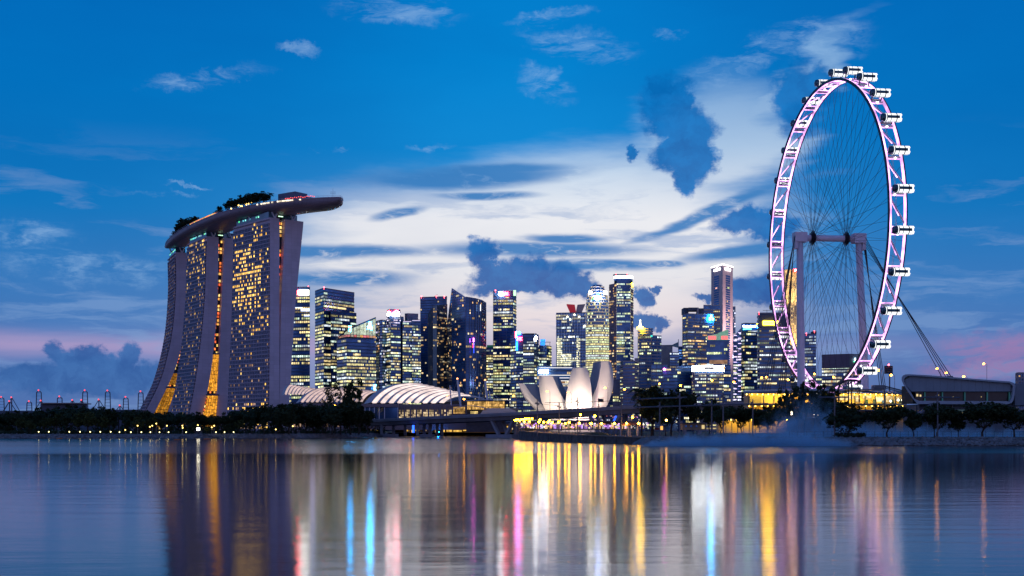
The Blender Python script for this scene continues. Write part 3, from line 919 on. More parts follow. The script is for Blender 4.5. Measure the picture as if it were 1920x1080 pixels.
# ------------------------------------------------------------------ tree prototypes (unit: metres, about 12 m tall)
PROTO = {}
def leaf_cloud(m_, c, rad, n_, size, r):
    for _ in range(n_):
        d = Vector((r.gauss(0, 1), r.gauss(0, 1), r.gauss(0, 1))).normalized()*rad*(r.random()**.45)
        d.z *= .75
        p = c + d
        a = Vector((r.gauss(0, 1), r.gauss(0, 1), r.gauss(0, .7))).normalized()
        b_ = a.orthogonal().normalized(); b_ = (b_ + a.cross(b_)*r.uniform(-1, 1)).normalized()
        s = size*r.uniform(.6, 1.4)
        m_.face([p - a*s*.5 - b_*s*.28, p + a*s*.1 - b_*s*.42, p + a*s*.75, p - a*s*.1 + b_*s*.45])
def broadleaf(key, h, spread, trunk_h, n_cl, seed, gaps=.0, leaf=.55, per=34, mat=None, flat=.8, lobes=None):
    r = random.Random(seed)
    root = thing('broadleaf_tree', 'tree', 'tree', (0, 0, 0))
    tr = MB(); cr = MB(); tips = []
    top = Vector((r.uniform(-.4, .4), r.uniform(-.3, .3), trunk_h))
    tr.path([(0, 0, -.4), (r.uniform(-.15, .15), 0, trunk_h*.5), top], [h*.028, h*.02, h*.017], 7)
    nl = 7
    for i in range(nl):
        a = 2*math.pi*i/nl + r.uniform(-.4, .4); q = r.uniform(.35, .8)
        e = top + Vector((math.cos(a)*spread*q, math.sin(a)*spread*q, (h - trunk_h)*r.uniform(.25, .8)))
        mid = top.lerp(e, .5) + Vector((0, 0, -.25))
        tr.path([top - Vector((0, 0, .3)), mid, e], [h*.013, h*.008, h*.003], 5); tips += [e, mid]
    lobes = lobes or [(r.uniform(-.45, .45)*spread, r.uniform(-.45, .45)*spread, r.uniform(.35, .85), r.uniform(.45, .75)) for _ in range(6)] + [(0, 0, .55, .8)]
    for _ in range(n_cl):
        lx, ly, lz, lr = r.choice(lobes)
        d = Vector((r.gauss(0, 1), r.gauss(0, 1), r.gauss(0, 1))).normalized()*(r.random()**.33)
        c = Vector((lx + d.x*spread*lr, ly + d.y*spread*lr, trunk_h + (h - trunk_h)*(lz + d.z*.42*lr/.7*flat)))
        c.z = min(max(c.z, trunk_h*.72), h)
        if gaps and mnoise.noise(c*.45 + Vector((seed, 0, 0))) > .28 - gaps: continue
        leaf_cloud(cr, c, spread*r.uniform(.13, .24), per, leaf, r)
    for e in tips: leaf_cloud(cr, e, spread*.18, per//2, leaf, r)
    tr.build('trunk', M_BARK, root); cr.build('crown', mat or M_LEAF, root)
    note_kids(root); PROTO[key] = root
    return root
def palm(key, h, seed, nfr=15, fl=3.6):
    r = random.Random(seed)
    root = thing('palm_tree', 'palm', 'palm tree', (0, 0, 0))
    tr = MB(); cr = MB()
    lean = Vector((r.uniform(-.5, .5), r.uniform(-.5, .5), 0))
    top = Vector((0, 0, h)) + lean
    tr.path([(0, 0, -.4), Vector((0, 0, h*.5)) + lean*.3, top], [.26, .19, .16], 7)
    for i in range(nfr):
        a = 2*math.pi*i/nfr + r.uniform(-.2, .2); el = r.uniform(-.2, 1.1)
        d = Vector((math.cos(a), math.sin(a), 0)); p = top.copy(); prev = p; k = 9
        for j in range(k):
            t = j/k
            dirn = (d*math.cos(el - 1.7*t) + Vector((0, 0, 1))*math.sin(el - 1.7*t))
            q = prev + dirn*fl/k
            sd = d.cross(Vector((0, 0, 1)))
            wl = fl*.28*(1 - abs(t - .35))*1.0
            for sg in (-1, 1):
                tip = q + sd*sg*wl*.9 + Vector((0, 0, -wl*.55)) + dirn*.3
                cr.face([prev, q, tip])
                cr.face([prev + dirn*.12, prev + dirn*.26, tip - dirn*.28])
            prev = q
    tr.build('trunk', M_BARK, root); cr.build('crown', M_PALM, root)
    note_kids(root); PROTO[key] = root
    return root
broadleaf('round', 12, 5.2, 3.2, 105, 1)
broadleaf('wide', 11, 6.4, 3.0, 120, 2, flat=.6)
broadleaf('loose', 13, 4.6, 3.6, 90, 3, gaps=.10)
broadleaf('slim', 12, 3.4, 3.2, 75, 4)
broadleaf('young', 8, 3.0, 2.6, 60, 5, mat=M_LEAF2, leaf=.45)
broadleaf('airy', 14, 5.4, 4.0, 95, 6, gaps=.24, leaf=.42, per=30)
broadleaf('low', 8, 5.0, 1.3, 100, 7, flat=.75, leaf=.45)
palm('palm', 9, 8); palm('palm2', 11, 9, 17, 4.0)
USED = set()
TREE_N = {'n': 0}
def plant(key, x, y, z, hscale, label, group, wscale=None, rot=None):
    src = PROTO[key]
    if key in USED: o = copy_tree(src)
    else: o = src; USED.add(key)
    o.location = (x, y, z)
    ws = wscale if wscale is not None else hscale
    o.scale = (ws, ws, hscale)
    o.rotation_euler = (0, 0, rng.uniform(0, 6.28) if rot is None else rot)
    o['label'] = label; o['group'] = group
    if key.startswith('palm'): o['category'] = 'palm tree'
    return o
PH = {'round': 12, 'wide': 11, 'loose': 13, 'slim': 12, 'young': 8, 'airy': 14, 'low': 8, 'palm': 11, 'palm2': 13.5}
def plant_px(key, px, ytop, D, label, group, w=1.0, z=GZ):
    """a tree at pixel column px and distance D whose top reaches row ytop"""
    p = XY(px, D); hs = (ZH(ytop, D) - z)/PH[key]
    return plant(key, p.x, p.y, z, hs, label, group, hs*w)

# left shore belt: front row of mixed trees, back row below the hotel
belt = []
def top_row(px):
    return interp(px, [(-30, 773), (20, 772), (60, 770), (100, 763), (140, 758), (170, 760), (200, 766), (240, 762), (275, 768), (330, 774), (400, 775), (450, 770), (490, 762), (520, 756), (560, 757), (600, 758), (640, 756), (680, 760), (700, 782)])
r_t = random.Random(21)
px = -24
while px < 700:
    D = r_t.uniform(700, 735); k = r_t.choice(['round', 'wide', 'loose', 'round', 'slim', 'wide'])
    if 90 < px < 240 and r_t.random() < .5: k = r_t.choice(['palm', 'palm2'])
    belt.append((px, k, top_row(px) + r_t.uniform(-2, 6), D, 1.15)); px += r_t.uniform(13, 19)
px = -20
while px < 690:
    D = r_t.uniform(674, 690) if px < 560 else r_t.uniform(720, 745); k = r_t.choice(['young', 'slim', 'low', 'young', 'loose'])
    belt.append((px, k, top_row(px) + r_t.uniform(12, 26), D, 1.1)); px += r_t.uniform(17, 27)
belt.sort()
for i, (px, k, yt, D, w_) in enumerate(belt):
    kind_ = {'young': 'small pale-leaved tree', 'low': 'low bushy tree', 'slim': 'slender dark tree', 'loose': 'loose-crowned dark tree', 'palm': 'dark palm', 'palm2': 'tall dark palm'}.get(k, 'dense dark tree')
    row = 'front' if D < 692 or k in ('young', 'low') else 'rear'
    plant_px(k, px, yt, D, f'{kind_}, {ordn(i+1)} from the left in the belt on the left shore', 'trees of the left shore belt', w_)
plant_px('airy', 628, 719, 800, 'tall airy tree with see-through crown before the pale ribbed roof', 'tall trees by the convention hall', .82)
plant_px('loose', 662, 715, 795, 'tallest dark tree on the left shore beside the ribbed white roof', 'tall trees by the convention hall', .68)
plant_px('round', 652, 752, 780, 'dense rounded tree under the tallest tree by the ribbed roof', 'tall trees by the convention hall', .9)
plant_px('wide', 676, 770, 772, 'broad low tree where the road bridge meets the left shore', 'tall trees by the convention hall', 1.0)

# trees beyond the seawall and by the big wheel
mid = [('palm2', 1203, 718, 455, 1.0, 'palm with spreading fronds standing above the seawall park'), ('palm', 1224, 722, 462, 1.0, 'second palm, half hidden by the big dark tree by the seawall'),
       ('round', 1222, 727, 450, .98, 'big dark domed tree behind the seawall park, next to the palms'), ('wide', 1258, 729, 452, .95, 'big broad dark tree, second behind the seawall park'),
       ('round', 1248, 752, 440, .8, 'dark lower tree in front of the two big park trees'), ('slim', 1300, 760, 460, .9, 'slender tree beside the two big park trees'), ('round', 1330, 750, 470, .85, 'round tree below the end of the road bridge'),
       ('wide', 1352, 763, 450, .8, 'wide low tree left of the lit pavilion'), ('wide', 1390, 760, 455, .9, 'wide tree shading the amber pavilion wall'), ('round', 1424, 764, 452, .85, 'round tree before the amber pavilion'),
       ('loose', 1456, 757, 460, .9, 'loose tree below the yellow terminal wall'), ('wide', 1440, 770, 440, .8, 'low spreading tree in front of the yellow terminal'),
       ('loose', 1473, 732, 500, .62, 'tree silhouetted on the yellow terminal wall, left of the wheel pylon'), ('loose', 1508, 718, 505, .72, 'tree at the foot of the wheel pylon'), ('airy', 1494, 733, 500, .5, 'thin tree touching the wheel pylon foot'),
       ('round', 1553, 724, 495, .85, 'round dark tree between the pylon and the track loop'), ('wide', 1545, 745, 480, .7, 'lower tree under the round tree by the track loop'),
       ('palm', 1560, 748, 470, .8, 'small palm by the terminal balcony')]
for k, px, yt, D, w_, lab in mid:
    plant_px(k, px, yt, D, lab, 'trees behind the seawall and the wheel terminal', w_)
front = [('round', 1592, 755.5, 392, 1.37, 'conical dense shore tree with a hedge at its foot'), ('low', 1585, 769.5, 388, 1.30, 'low shrub crown at the foot of the conical shore tree'),
         ('wide', 1663, 758.5, 388, 1.23, 'spreading shore tree with a leaning trunk, second on the right shore'), ('round', 1713, 771.5, 386, 1.10, 'small round shore tree with a thin trunk'),
         ('wide', 1757, 760.5, 388, 1.10, 'shore tree with thick forked trunk below the white hall'), ('loose', 1752, 756.5, 392, 0.78, 'thin spire-topped tree rising behind the forked shore tree'),
         ('round', 1797, 777.5, 390, 0.98, 'gap-filling low tree between the two largest shore trees'), ('wide', 1842, 753.5, 387, 1.40, 'largest broad shore tree below the white hall'),
         ('wide', 1902, 763.5, 386, 1.37, 'dark broad tree at the right edge of the picture'), ('round', 1945, 766.5, 386, 1.30, 'dark tree cut by the right edge')]
for k, px, yt, D, w_, lab in front:
    plant_px(k, px, yt, D, lab, 'trees on the right shore lawn', w_)
# trees on the rooftop deck
deck_trees = [(.15, .4, 6), (.175, .5, 8), (.20, .45, 11), (.215, .5, 13), (.23, .45, 14), (.245, .5, 14.5), (.26, .45, 13), (.28, .5, 12), (.30, .5, 11), (.385, .5, 10), (.41, .4, 11), (.435, .45, 15), (.445, .35, 13), (.455, .5, 17), (.468, .4, 16), (.48, .5, 17), (.492, .4, 18), (.503, .5, 18), (.51, .15, 12), (.515, .45, 19), (.46, .12, 11), (.485, .1, 12), (.535, .1, 12), (.43, .1, 10), (.24, .1, 9), (.27, .12, 9), (.527, .5, 17), (.54, .4, 16), (.552, .5, 17), (.565, .45, 14), (.595, .2, 14)]
for i, (f_, g_, h) in enumerate(deck_trees):
    k = ('palm', 'round', 'slim')[i % 3]; p = deckpt(f_, g_*.42); h = h*1.05 if f_ < .37 else h*.72
    plant(k, p.x, p.y, ZD - .02, h/PH[k], f'rooftop garden {"palm" if k.startswith("palm") else "tree"}, {ordn(i+1)} from the stern on the hotel deck', 'trees on the hotel rooftop deck', h/PH[k]*1.35)
for k in PROTO:
    if k not in USED:
        for ch in KIDS[PROTO[k].name]: bpy.data.objects.remove(ch)
        bpy.data.objects.remove(PROTO[k])

# undergrowth along the left shore path: one mass
m_ = MB(); r_u = random.Random(5)
for _ in range(420):
    px = r_u.uniform(-20, 720); D = interp(px, [(0, 674), (560, 704), (690, 782), (720, 860)]) + r_u.uniform(-2, 8)
    p = XY(px, D); leaf_cloud(m_, p + Vector((0, 0, GZ + .8)), 1.5, 26, .5, r_u)
for _ in range(120):
    px = r_u.uniform(-20, 720); D = 745 + r_u.uniform(0, 20) if px < 600 else 830
    p = XY(px, D); leaf_cloud(m_, p + Vector((0, 0, GZ + 2.2)), 4.5, 60, 1.0, r_u)
o = m_.build('shrubbery', M_LEAF); o['kind'] = 'stuff'; tag(o, 'dark undergrowth below the trees of the left shore', 'shrubs')
m_ = MB()
for px0, px1, D in ((1566, 1621, 384),):
    for _ in range(60): leaf_cloud(m_, XY(r_u.uniform(px0, px1), D + r_u.uniform(-1, 1)) + Vector((0, 0, GZ + r_u.uniform(.2, 1.1))), .8, 40, .35, r_u)
tag(m_.build('clipped_hedge', M_LEAF), 'clipped low hedge under the conical tree on the right shore', 'hedge')
# ------------------------------------------------------------------ observation wheel
WC = Vector(((1555 - 960)/F*581, 581, ZH(447, 581)))     # hub centre
WA = math.radians(7.4)
wr = Vector((math.sin(WA), -math.cos(WA), 0))            # in-plane, towards the camera (right side of the picture)
wn = Vector((math.cos(WA), math.sin(WA), 0))             # axle direction
WR = 74.0; BW = 7.5
M_WSTEEL = pmat('wheel_steel', (.50, .47, .55), .4, .1, .05, .5)
M_WDARK = pmat('wheel_dark_chord', (.02, .02, .035), .4, .3, .1, .5)
E_LED = emat('lilac_led_strip', (.95, .45, 1.0), 2.3, var=.65, scale=.12)
E_LED2 = emat('white_lilac_led', (1.0, .75, 1.0), 16.0)
E_CABIN = emat('cabin_light_panel', (.95, .97, 1.0), 1.35)
wheel = thing('observation_wheel', 'giant observation wheel with lilac-lit rim and glowing white cabins', 'observation wheel', (WC.x, WC.y, GZ))
def wp(a, rad, off=0.0):
    """a: angle from the top, towards the near side"""
    return WC + wr*(math.sin(a)*rad) + Vector((0, 0, math.cos(a)*rad)) + wn*off
NS = 112
for off, nm in ((-BW/2, 'rim_chord'), (BW/2, 'rim_chord')):
    m_ = MB()
    pts = [wp(2*math.pi*i/NS, WR, off) for i in range(NS)]
    rows = []
    for i in range(NS):
        a = 2*math.pi*i/NS; e = Vector((math.sin(a)*wr.x, math.sin(a)*wr.y, math.cos(a)))
        sg = 1 if off > 0 else -1
        rows.append([pts[i] + wn*sg*.45 + e*.6, pts[i] + wn*sg*.45 - e*.6, pts[i] - wn*sg*.05 - e*.6, pts[i] - wn*sg*.05 + e*.6])
    rows.append(rows[0]); m_.grid(rows, True)
    ch = m_.build(nm, M_WDARK, wheel)
    l_ = MB(); rows = []
    for i in range(NS + 1):
        a = 2*math.pi*i/NS; e = Vector((math.sin(a)*wr.x, math.sin(a)*wr.y, math.cos(a))); p = wp(a, WR, off - (1 if off > 0 else -1)*.12)
        rows.append([p + e*.55, p - e*.55, p - e*.55 - wn*(.7 if off > 0 else -.7), p + e*.55 - wn*(.7 if off > 0 else -.7)])
    l_.grid(rows, True); l_.build('led_strip', E_LED, ch)
NC = 28
for i in range(NC):
    a0 = 2*math.pi*(i + .5)/NC; a1 = 2*math.pi*(i + 1.5)/NC
    m_ = MB()
    for da in (-.013, .013):
        m_.tube(wp(a0 + da, WR, -BW/2 + .4), wp(a0 + da, WR, BW/2 - .4), .42, n=6)
    m_.tube(wp(a0 - .013, WR, -BW/2), wp(a0 + .013, WR, BW/2), .2, n=5)
    cb = m_.build('cross_beam', M_WSTEEL, wheel)
    l_ = MB(); l_.tube(wp(a0 + .022, WR - .3, -BW/2 + .7), wp(a0 + .022, WR - .3, BW/2 - .7), .24, n=6)
    l_.tube(wp(a0 - .022, WR - .3, -BW/2 + .7), wp(a0 - .022, WR - .3, BW/2 - .7), .24, n=6); l_.build('led_strip', E_LED, cb)
    l_ = MB(); l_.ball(wp(a0 + .02, WR + .2, (rng.random() - .5)*3), .42, 8, 5); l_.build('floodlight', E_LED2, cb)
    am = (a0 + a1)/2
    d_ = MB(); d_.tube(wp(a0 + .04, WR, -BW/2 + .5), wp(a1 - .04, WR, BW/2 - .5), .36, n=6)
    br = d_.build('diagonal_brace', M_WSTEEL, wheel)
    l_ = MB(); l_.tube(wp(a0 + .045, WR - .38, -BW/2 + .6), wp(lerp(a0, a1, .62), WR - .38, -BW/2 + .5 + (BW - 1)*.6), .24, n=5); l_.build('led_strip', E_LED, br)
    t_ = MB()
    for o_ in (-1.1, -.6): t_.tube(wp(a0, WR + .5, o_), wp(a1, WR + .5, o_), .07, n=4)
    t_.build('service_rails', M_WSTEEL, br)
# cabins: drum of three light-panelled bays with a dark end cap towards the far side
def cabin(i):
    a = 2*math.pi*(i + .5)/NC
    c = wp(a, WR + 4.0, .5)
    R_, L_ = 1.75, 8.8
    up = Vector((0, 0, 1)); fw = wr
    def ring(x, r_): return [c + wn*x + (fw*math.cos(q) + up*math.sin(q))*r_ for q in [2*math.pi*k/16 for k in range(16)]]
    m_ = MB(); m_.grid([ring(-L_/2, .6), ring(-L_/2 + .25, 1.5), ring(-L_/2 + .9, R_), ring(L_/2 - .5, R_), ring(L_/2 - .1, 1.5), ring(L_/2, .5)], True)
    sh = m_.build('cabin', pmat('cabin_glass', (.06, .13, .17), .12, .5, .1, .5), wheel)
    e_ = MB()
    for b_ in range(3):
        x0 = -L_/2 + 1.7 + b_*2.5; x1 = x0 + 2.2
        for q0, q1 in ((.34, 1.25), (-1.25, -.34), (1.89, 2.80), (3.48, 4.39)):
            e_.grid([[c + wn*x + (fw*math.cos(lerp(q0, q1, k/4)) + up*math.sin(lerp(q0, q1, k/4)))*(R_ + .1) for k in range(5)] for x in (x0, x1)])
    for q0, q1 in ((-.34, .34), (2.80, 3.48)):
        e_.grid([[c + wn*x + (fw*math.cos(lerp(q0, q1, k/4)) + up*math.sin(lerp(q0, q1, k/4)))*(R_ + .1) for k in range(5)] for x in (L_/2 - .95, L_/2 - .3)])
        e_.grid([[c + wn*x + (fw*math.cos(lerp(q0, q1, k/4)) + up*math.sin(lerp(q0, q1, k/4)))*(R_ + .1) for k in range(5)] for x in (-L_/2 + 1.7, -L_/2 + 2.0)])
    e_.build('light_panels', E_CABIN, sh, kind='stuff')
    for x in (-2.2, 2.2):
        f_ = MB(); f_.path([wp(a, WR + .3, x), wp(a, WR + 2.4, x)], .28, 6)
        f_.grid([ring(x - .18, R_ + .2), ring(x + .18, R_ + .2)], True)
        f_.build('mounting_ring', M_WDARK, sh)
for i in range(NC): cabin(i)
# hub: axle, flanges, portal beam, two pylons
HX = 8.5; PX = 14.3
m_ = MB(); m_.tube(WC - wn*17.5, WC + wn*17.5, 1.55, n=16); ax_o = m_.build('axle', M_STEELW, wheel)
for sg in (-1, 1):
    m_ = MB()
    for o_, r_ in ((-1.1, 2.3), (-.5, 3.0), (.1, 3.0), (.7, 2.3)):
        m_.tube(WC + wn*(sg*HX + o_), WC + wn*(sg*HX + o_ + .4), r_, n=20)
    m_.build('hub_flange', M_WDARK, wheel)
    top = WC + wn*(sg*(PX + .6)) + Vector((0, 0, -.4))
    hd = MB(); hd.box(top + Vector((0, 0, .6)), 6.0, 4.6, 4.6, wn); hd.box(top + wn*sg*2.2 + Vector((0, 0, -2)), 1.6, 3.6, 6, wn)
    hd.build('pylon_head', M_STEELW, wheel)
    foot = Vector((XY(1503, 583).x, 583, GZ)) if sg < 0 else Vector((XY(1626, 588).x, 588, GZ))
    py_ = MB(); py_.path([foot, foot.lerp(top, .5), top + Vector((0, 0, -1.6))], [1.85, 1.85, 1.55], 18)
    py_.build('pylon', M_STEELW, wheel, smooth=True)
# spoke cables: each hub flange to the rim, crossing
for i in range(56):
    a = 2*math.pi*(i + .5)/56
    sg = 1 if i % 2 else -1
    for q in (0, 1):
        b_ = a + (.55 if q else -.55)*(1 if (i//2) % 2 else -1)
        side = sg if q == 0 else -sg
        h_ = WC + wn*(side*HX) + (wr*math.sin(b_) + Vector((0, 0, math.cos(b_))))*2.7
        m_ = MB(); m_.tube(h_, wp(a, WR - .7, (BW/2 - .3)*(1 if (i + q) % 2 else -1)), .07, n=4, caps=False)
        m_.build('spoke_cable', M_WDARK, wheel)
# guy cables
for sg, ends in ((1, [(1826, 745, 520), (1838, 745, 520), (1847, 745, 522), (1856, 745, 523), (1658, 760, 640), (1664, 760, 640), (1669, 760, 642), (1674, 760, 642)]),
                 (-1, [(1411, 780, 545), (1417, 780, 545), (1424, 780, 546), (1430, 780, 547), (1452, 760, 640), (1458, 760, 640), (1463, 760, 642), (1467, 760, 642)])):
    for j, (px, py, D) in enumerate(ends):
        s_ = WC + wn*(sg*(PX + 3.2)) + Vector((0, -1.6 + .9*(j % 4), 1.2 - .9*(j % 4)))
        e_ = XY(px, D) + Vector((0, 0, GZ))
        m_ = MB(); m_.tube(s_, e_, .17, n=5, caps=False); m_.build('guy_cable', M_WDARK, wheel)
# ------------------------------------------------------------------ business district towers
# 1: behind the hotel
t = Tower('office_tower', 'office tower with a glowing white sign, half hidden by the hotel', 'office tower', 562, 1500, 101)
t.volume([(536, 1530), (546, 1505), (581, 1500)], 538, 4.3, 3.6, .55, OFFICE, M_GLASS2, zones=[(538, 545, .95), (545, 563, .85), (563, 600, .35)])
t.box(557.5, 560.5, 544, 552.5, 1499.2, .5, E_RED, 'sign_emblem')
s_ = t.box(560.5, 579, 543.5, 553.5, 1499.3, .4, emat('sign_panel_light', (1, .93, .75), 11), 'sign_panel')
t.text('DBS', 563, 577, 545, 552, 1498.9, E_WHITE, 'lettering')
for y0, y1, a, b_ in ((578.5, 583.5, 564, 580.5), (576, 577.4, 553, 566), (590.5, 593, 570, 580)):
    t.box(a, b_, y0, y1, 1499.3, .4, emat('blue_white_panel', (.55, .68, 1), 2.2), 'lit_panel')
t.beacon(578, 537.5, 1502); t.done()
# 2
t = Tower('office_tower', 'broad dark glass tower with rows of yellow-lit floors left of the slanted-crown tower', 'office tower', 607, 1600, 102)
t.volume([(591, 1635), (607, 1600), (664, 1655)], 540, 4.3, 3.2, .85, OFFICE, M_GLASS2, zones=[(540, 563, .02), (582, 591, .05), (600, 615, .2)], runs=(2, 9), contrast=.5)
t.volume([(620, 1598), (668, 1630)], 583, 4.3, 3.2, .6, OFFICE, M_GLASS2, runs=(2, 8), part='annexe', zones=[(583, 590, .05)])
t.beacon(607.5, 539, 1600); t.done()
# 3: slanted glass crown
t = Tower('office_tower', 'office tower with slanted luminous glass crown and blue-white emblem', 'office tower', 650, 1500, 103)
t.volume([(632, 1520), (650, 1490), (705, 1515)], 634, 4.2, 2.9, .85, OFFICE, M_GLASS2, runs=(2, 8), contrast=.55, zones=[(634, 640, .1), (648, 656, .03)])
A, B, C_ = XY(634, 1518), XY(651, 1492), XY(704.5, 1514)
zA, zB, zC = ZH(634, 1518), ZH(618, 1492), ZH(595.5, 1514)
zb = ZH(633.4, 1500)
m_ = MB(); m_.prism([A, B, C_, C_ + Vector((-10, 40, 0)), A + Vector((-10, 40, 0))], zb + .6, [zA + 2, zB, zC, zC, zA + 2])
cr = m_.build('slanted_crown', M_TEAL, t.o)
e_ = MB(); fr = MB()
for a, b_, za, z_b in ((A, B, zA, zB), (B, C_, zB, zC)):
    n_ = 3 if a is A else 9
    for j in range(n_):
        p0, p1 = a.lerp(b_, (j + .05)/n_), a.lerp(b_, (j + .95)/n_)
        h0, h1 = lerp(za, z_b, (j + .05)/n_), lerp(za, z_b, (j + .95)/n_)
        off = Vector((0, -.35, 0)); g_ = t.r.uniform(.35, .62)*(1.2 if j in (5, 6) else 1)
        zl = ZH(627.5, 1500)
        if min(h0, h1) - zl > 2: e_.face([p0 + off + Vector((0, 0, zl)), p1 + off + Vector((0, 0, zl)), p1 + off + Vector((0, 0, h1 - 1.2)), p0 + off + Vector((0, 0, h0 - 1.2))], (.80*g_, .92*g_, .70*g_))
        e_.face([p0 + off + Vector((0, 0, zb + .8)), p1 + off + Vector((0, 0, zb + .8)), p1 + off + Vector((0, 0, zl - .5)), p0 + off + Vector((0, 0, zl - .5))], tuple(c*t.r.uniform(.2, .6) for c in (1, .5, .35)))
    for j in range(n_ + 1):
        p = a.lerp(b_, j/n_); fr.tube(p + Vector((0, -.5, zb)), p + Vector((0, -.5, lerp(za, z_b, j/n_))), .3, n=4)
    fr.tube(a + Vector((0, -.5, za)), b_ + Vector((0, -.5, z_b)), .7, n=5)
e_.build('crown_panels', M_WIN, cr, kind='stuff'); fr.build('crown_frame', M_DARKST, cr)
m_ = MB(); D = 1506
for dx, dz, sx, sz in ((0, 2, 3.2, 6.5), (-1.8, -1, 2.4, 4), (1.9, -1.6, 2.4, 4.4), (0, 5.6, 1.8, 2)): m_.box(P(694, 613, D) + Vector((dx, -2, dz)), sx, .6, sz)
m_.build('emblem', E_CYAN, t.o)
m_ = MB(); m_.box(P(656.5, 616.5, 1495) + Vector((0, -1.5, 0)), 3.0, .5, 7); m_.build('side_emblem', E_CYAN, t.o)
m_ = MB()
for k in range(5): m_.box(P(700, 727, 1512) + Vector((t.r.uniform(-3.5, 3.5), -2, t.r.uniform(-3.5, 3.5))), 3, .5, 2.2)
m_.build('foot_emblem', emat('pale_cyan_sign', (.2, .7, 1), 6), t.o)
t.done()
# 4: thin dark block
t = Tower('residential_tower', 'thin dark tower squeezed left of the tower with the arched-logo sign', 'tower', 714, 1560, 104)
t.volume([(704.5, 1572), (711, 1560), (718, 1572)], 601, 3.6, 2.6, .25, PURPLE + WARM, M_GLASS2, runs=(1, 3), zones=[(601, 628, .75)])
t.volume([(712, 1556), (717, 1552), (726, 1560)], 600, 3.6, 2.6, .3, PURPLE + COOLW, M_GLASS, runs=(1, 3), zones=[(600, 625, .6)], part='second_core')
t.done()
# 5: tower with lettered cube top
t = Tower('office_tower', 'stepped office tower with white lettering under a red arc on top', 'office tower', 733, 1550, 105)
t.volume([(725, 1558), (732.5, 1546), (751, 1556)], 593, 3.5, 2.6, .75, OFFICE, M_GLASS2, runs=(1, 5), zones=[(590, 616, .0)], contrast=.6)
for pal, y0, y1, p in ((PURPLE, 593, 616, .5),):
    for i in range(2):
        facade(None, t.win, None, t.pts[i], t.pts[i+1], ZH(y1, 1550), t.zt[0], t.zt[0], 3.0, 1.9, p, pal, t.r, runs=(1, 3), contrast=.3)
t.volume([(726, 1558), (732.8, 1547), (750.5, 1556)], 580, 30, 3, 0, OFFICE, pmat('sign_cube_glass', (.05, .04, .12), .2, .3, .2, .2), None, part='sign_cube', ybase=593, roof=True)
t.text('citi', 734.5, 748.5, 584.5, 592, 1545.5, E_WHITE, 'sign_lettering', ax=(.9, .3, 0))
t.text('citi', 726.3, 731.6, 585, 592.5, 1546.5, E_WHITE, 'sign_lettering', ax=(.45, -.8, 0))
m_ = MB(); m_.path([P(739 + 8.5*k/8, 585.5 - 3.4*math.sin(math.pi*k/8), 1544.5) for k in range(9)], .8, 6); m_.build('red_arc', E_RED, t.o)
m_ = MB(); m_.path([P(727.5 + 3.6*k/6, 585.5 - 2.5*math.sin(math.pi*k/6), 1545) for k in range(7)], .6, 6); m_.build('red_arc', E_RED, t.o)
t.volume([(750.5, 1562), (757, 1566)], 594, 3.6, 2.6, 0, OFFICE, M_GLASS2, part='service_core')
t.volume([(755, 1556), (772, 1562)], 602, 3.6, 2.7, .8, OFFICE, M_GLASS2, runs=(1, 5), zones=[(600, 614, .2)], part='east_wing', contrast=.5)
t.volume([(772.5, 1560), (789, 1568)], 599, 3.6, 2.7, .8, OFFICE, M_GLASS2, runs=(1, 5), zones=[(597, 614, .2)], part='far_wing', contrast=.5)
for i, (pa, pb) in enumerate(((756, 771), (773, 788))): t.box(pa, pb, 602.2 - i*2, 603.6 - i*2, 1555 + i*4, .5, emat('lilac_line_light', (.8, .7, 1), .9), 'roof_line_light')
t.volume([(759, 1580), (764, 1576), (784, 1582)], 588, 40, 3, 0, OFFICE, pmat('blue_plant_wall', (.10, .17, .30), .7, 0, .1, .1), None, part='plant_room')
t.done()
# 6: dark slab and blade in front
t = Tower('residential_tower', 'dark flat-topped tower with scattered orange windows beside the sail-shaped tower', 'tower', 812, 1700, 106)
t.volume([(788, 1705), (838, 1695)], 556, 3.6, 3.0, .06, WARM, M_GLASS2, runs=(1, 2), contrast=.5, zones=[(632, 642, .7), (642, 780, .13)])
t.beacon(790, 555.5, 1700); t.beacon(818, 555, 1697); t.beacon(833, 556, 1695)
m_ = MB(); m_.tube(P(815, 556, 1700), P(820, 552.5, 1700), .5, n=5); m_.build('roof_crane_jib', M_DARKST, t.o)
t.done()
t = Tower('residential_tower', 'blade-like glass tower with a sloping shoulder in front of a dark slab', 'tower', 812, 1620, 107)
t.volume([(803, 1640), (812, 1612), (819, 1612), (838, 1634)], 575, 3.5, 3.0, .14, WARM, M_TEAL, band=None, tops=[588, 574, 572, 570], runs=(1, 2), contrast=.6, mull=1)
for i in (2,): facade(None, t.win, None, t.pts[i], t.pts[i+1], ZH(740, 1620), ZH(580, 1620), ZH(580, 1620), 3.5, 3.0, .30, WARM, t.r, runs=(1, 3), gain=.6)
t.done()
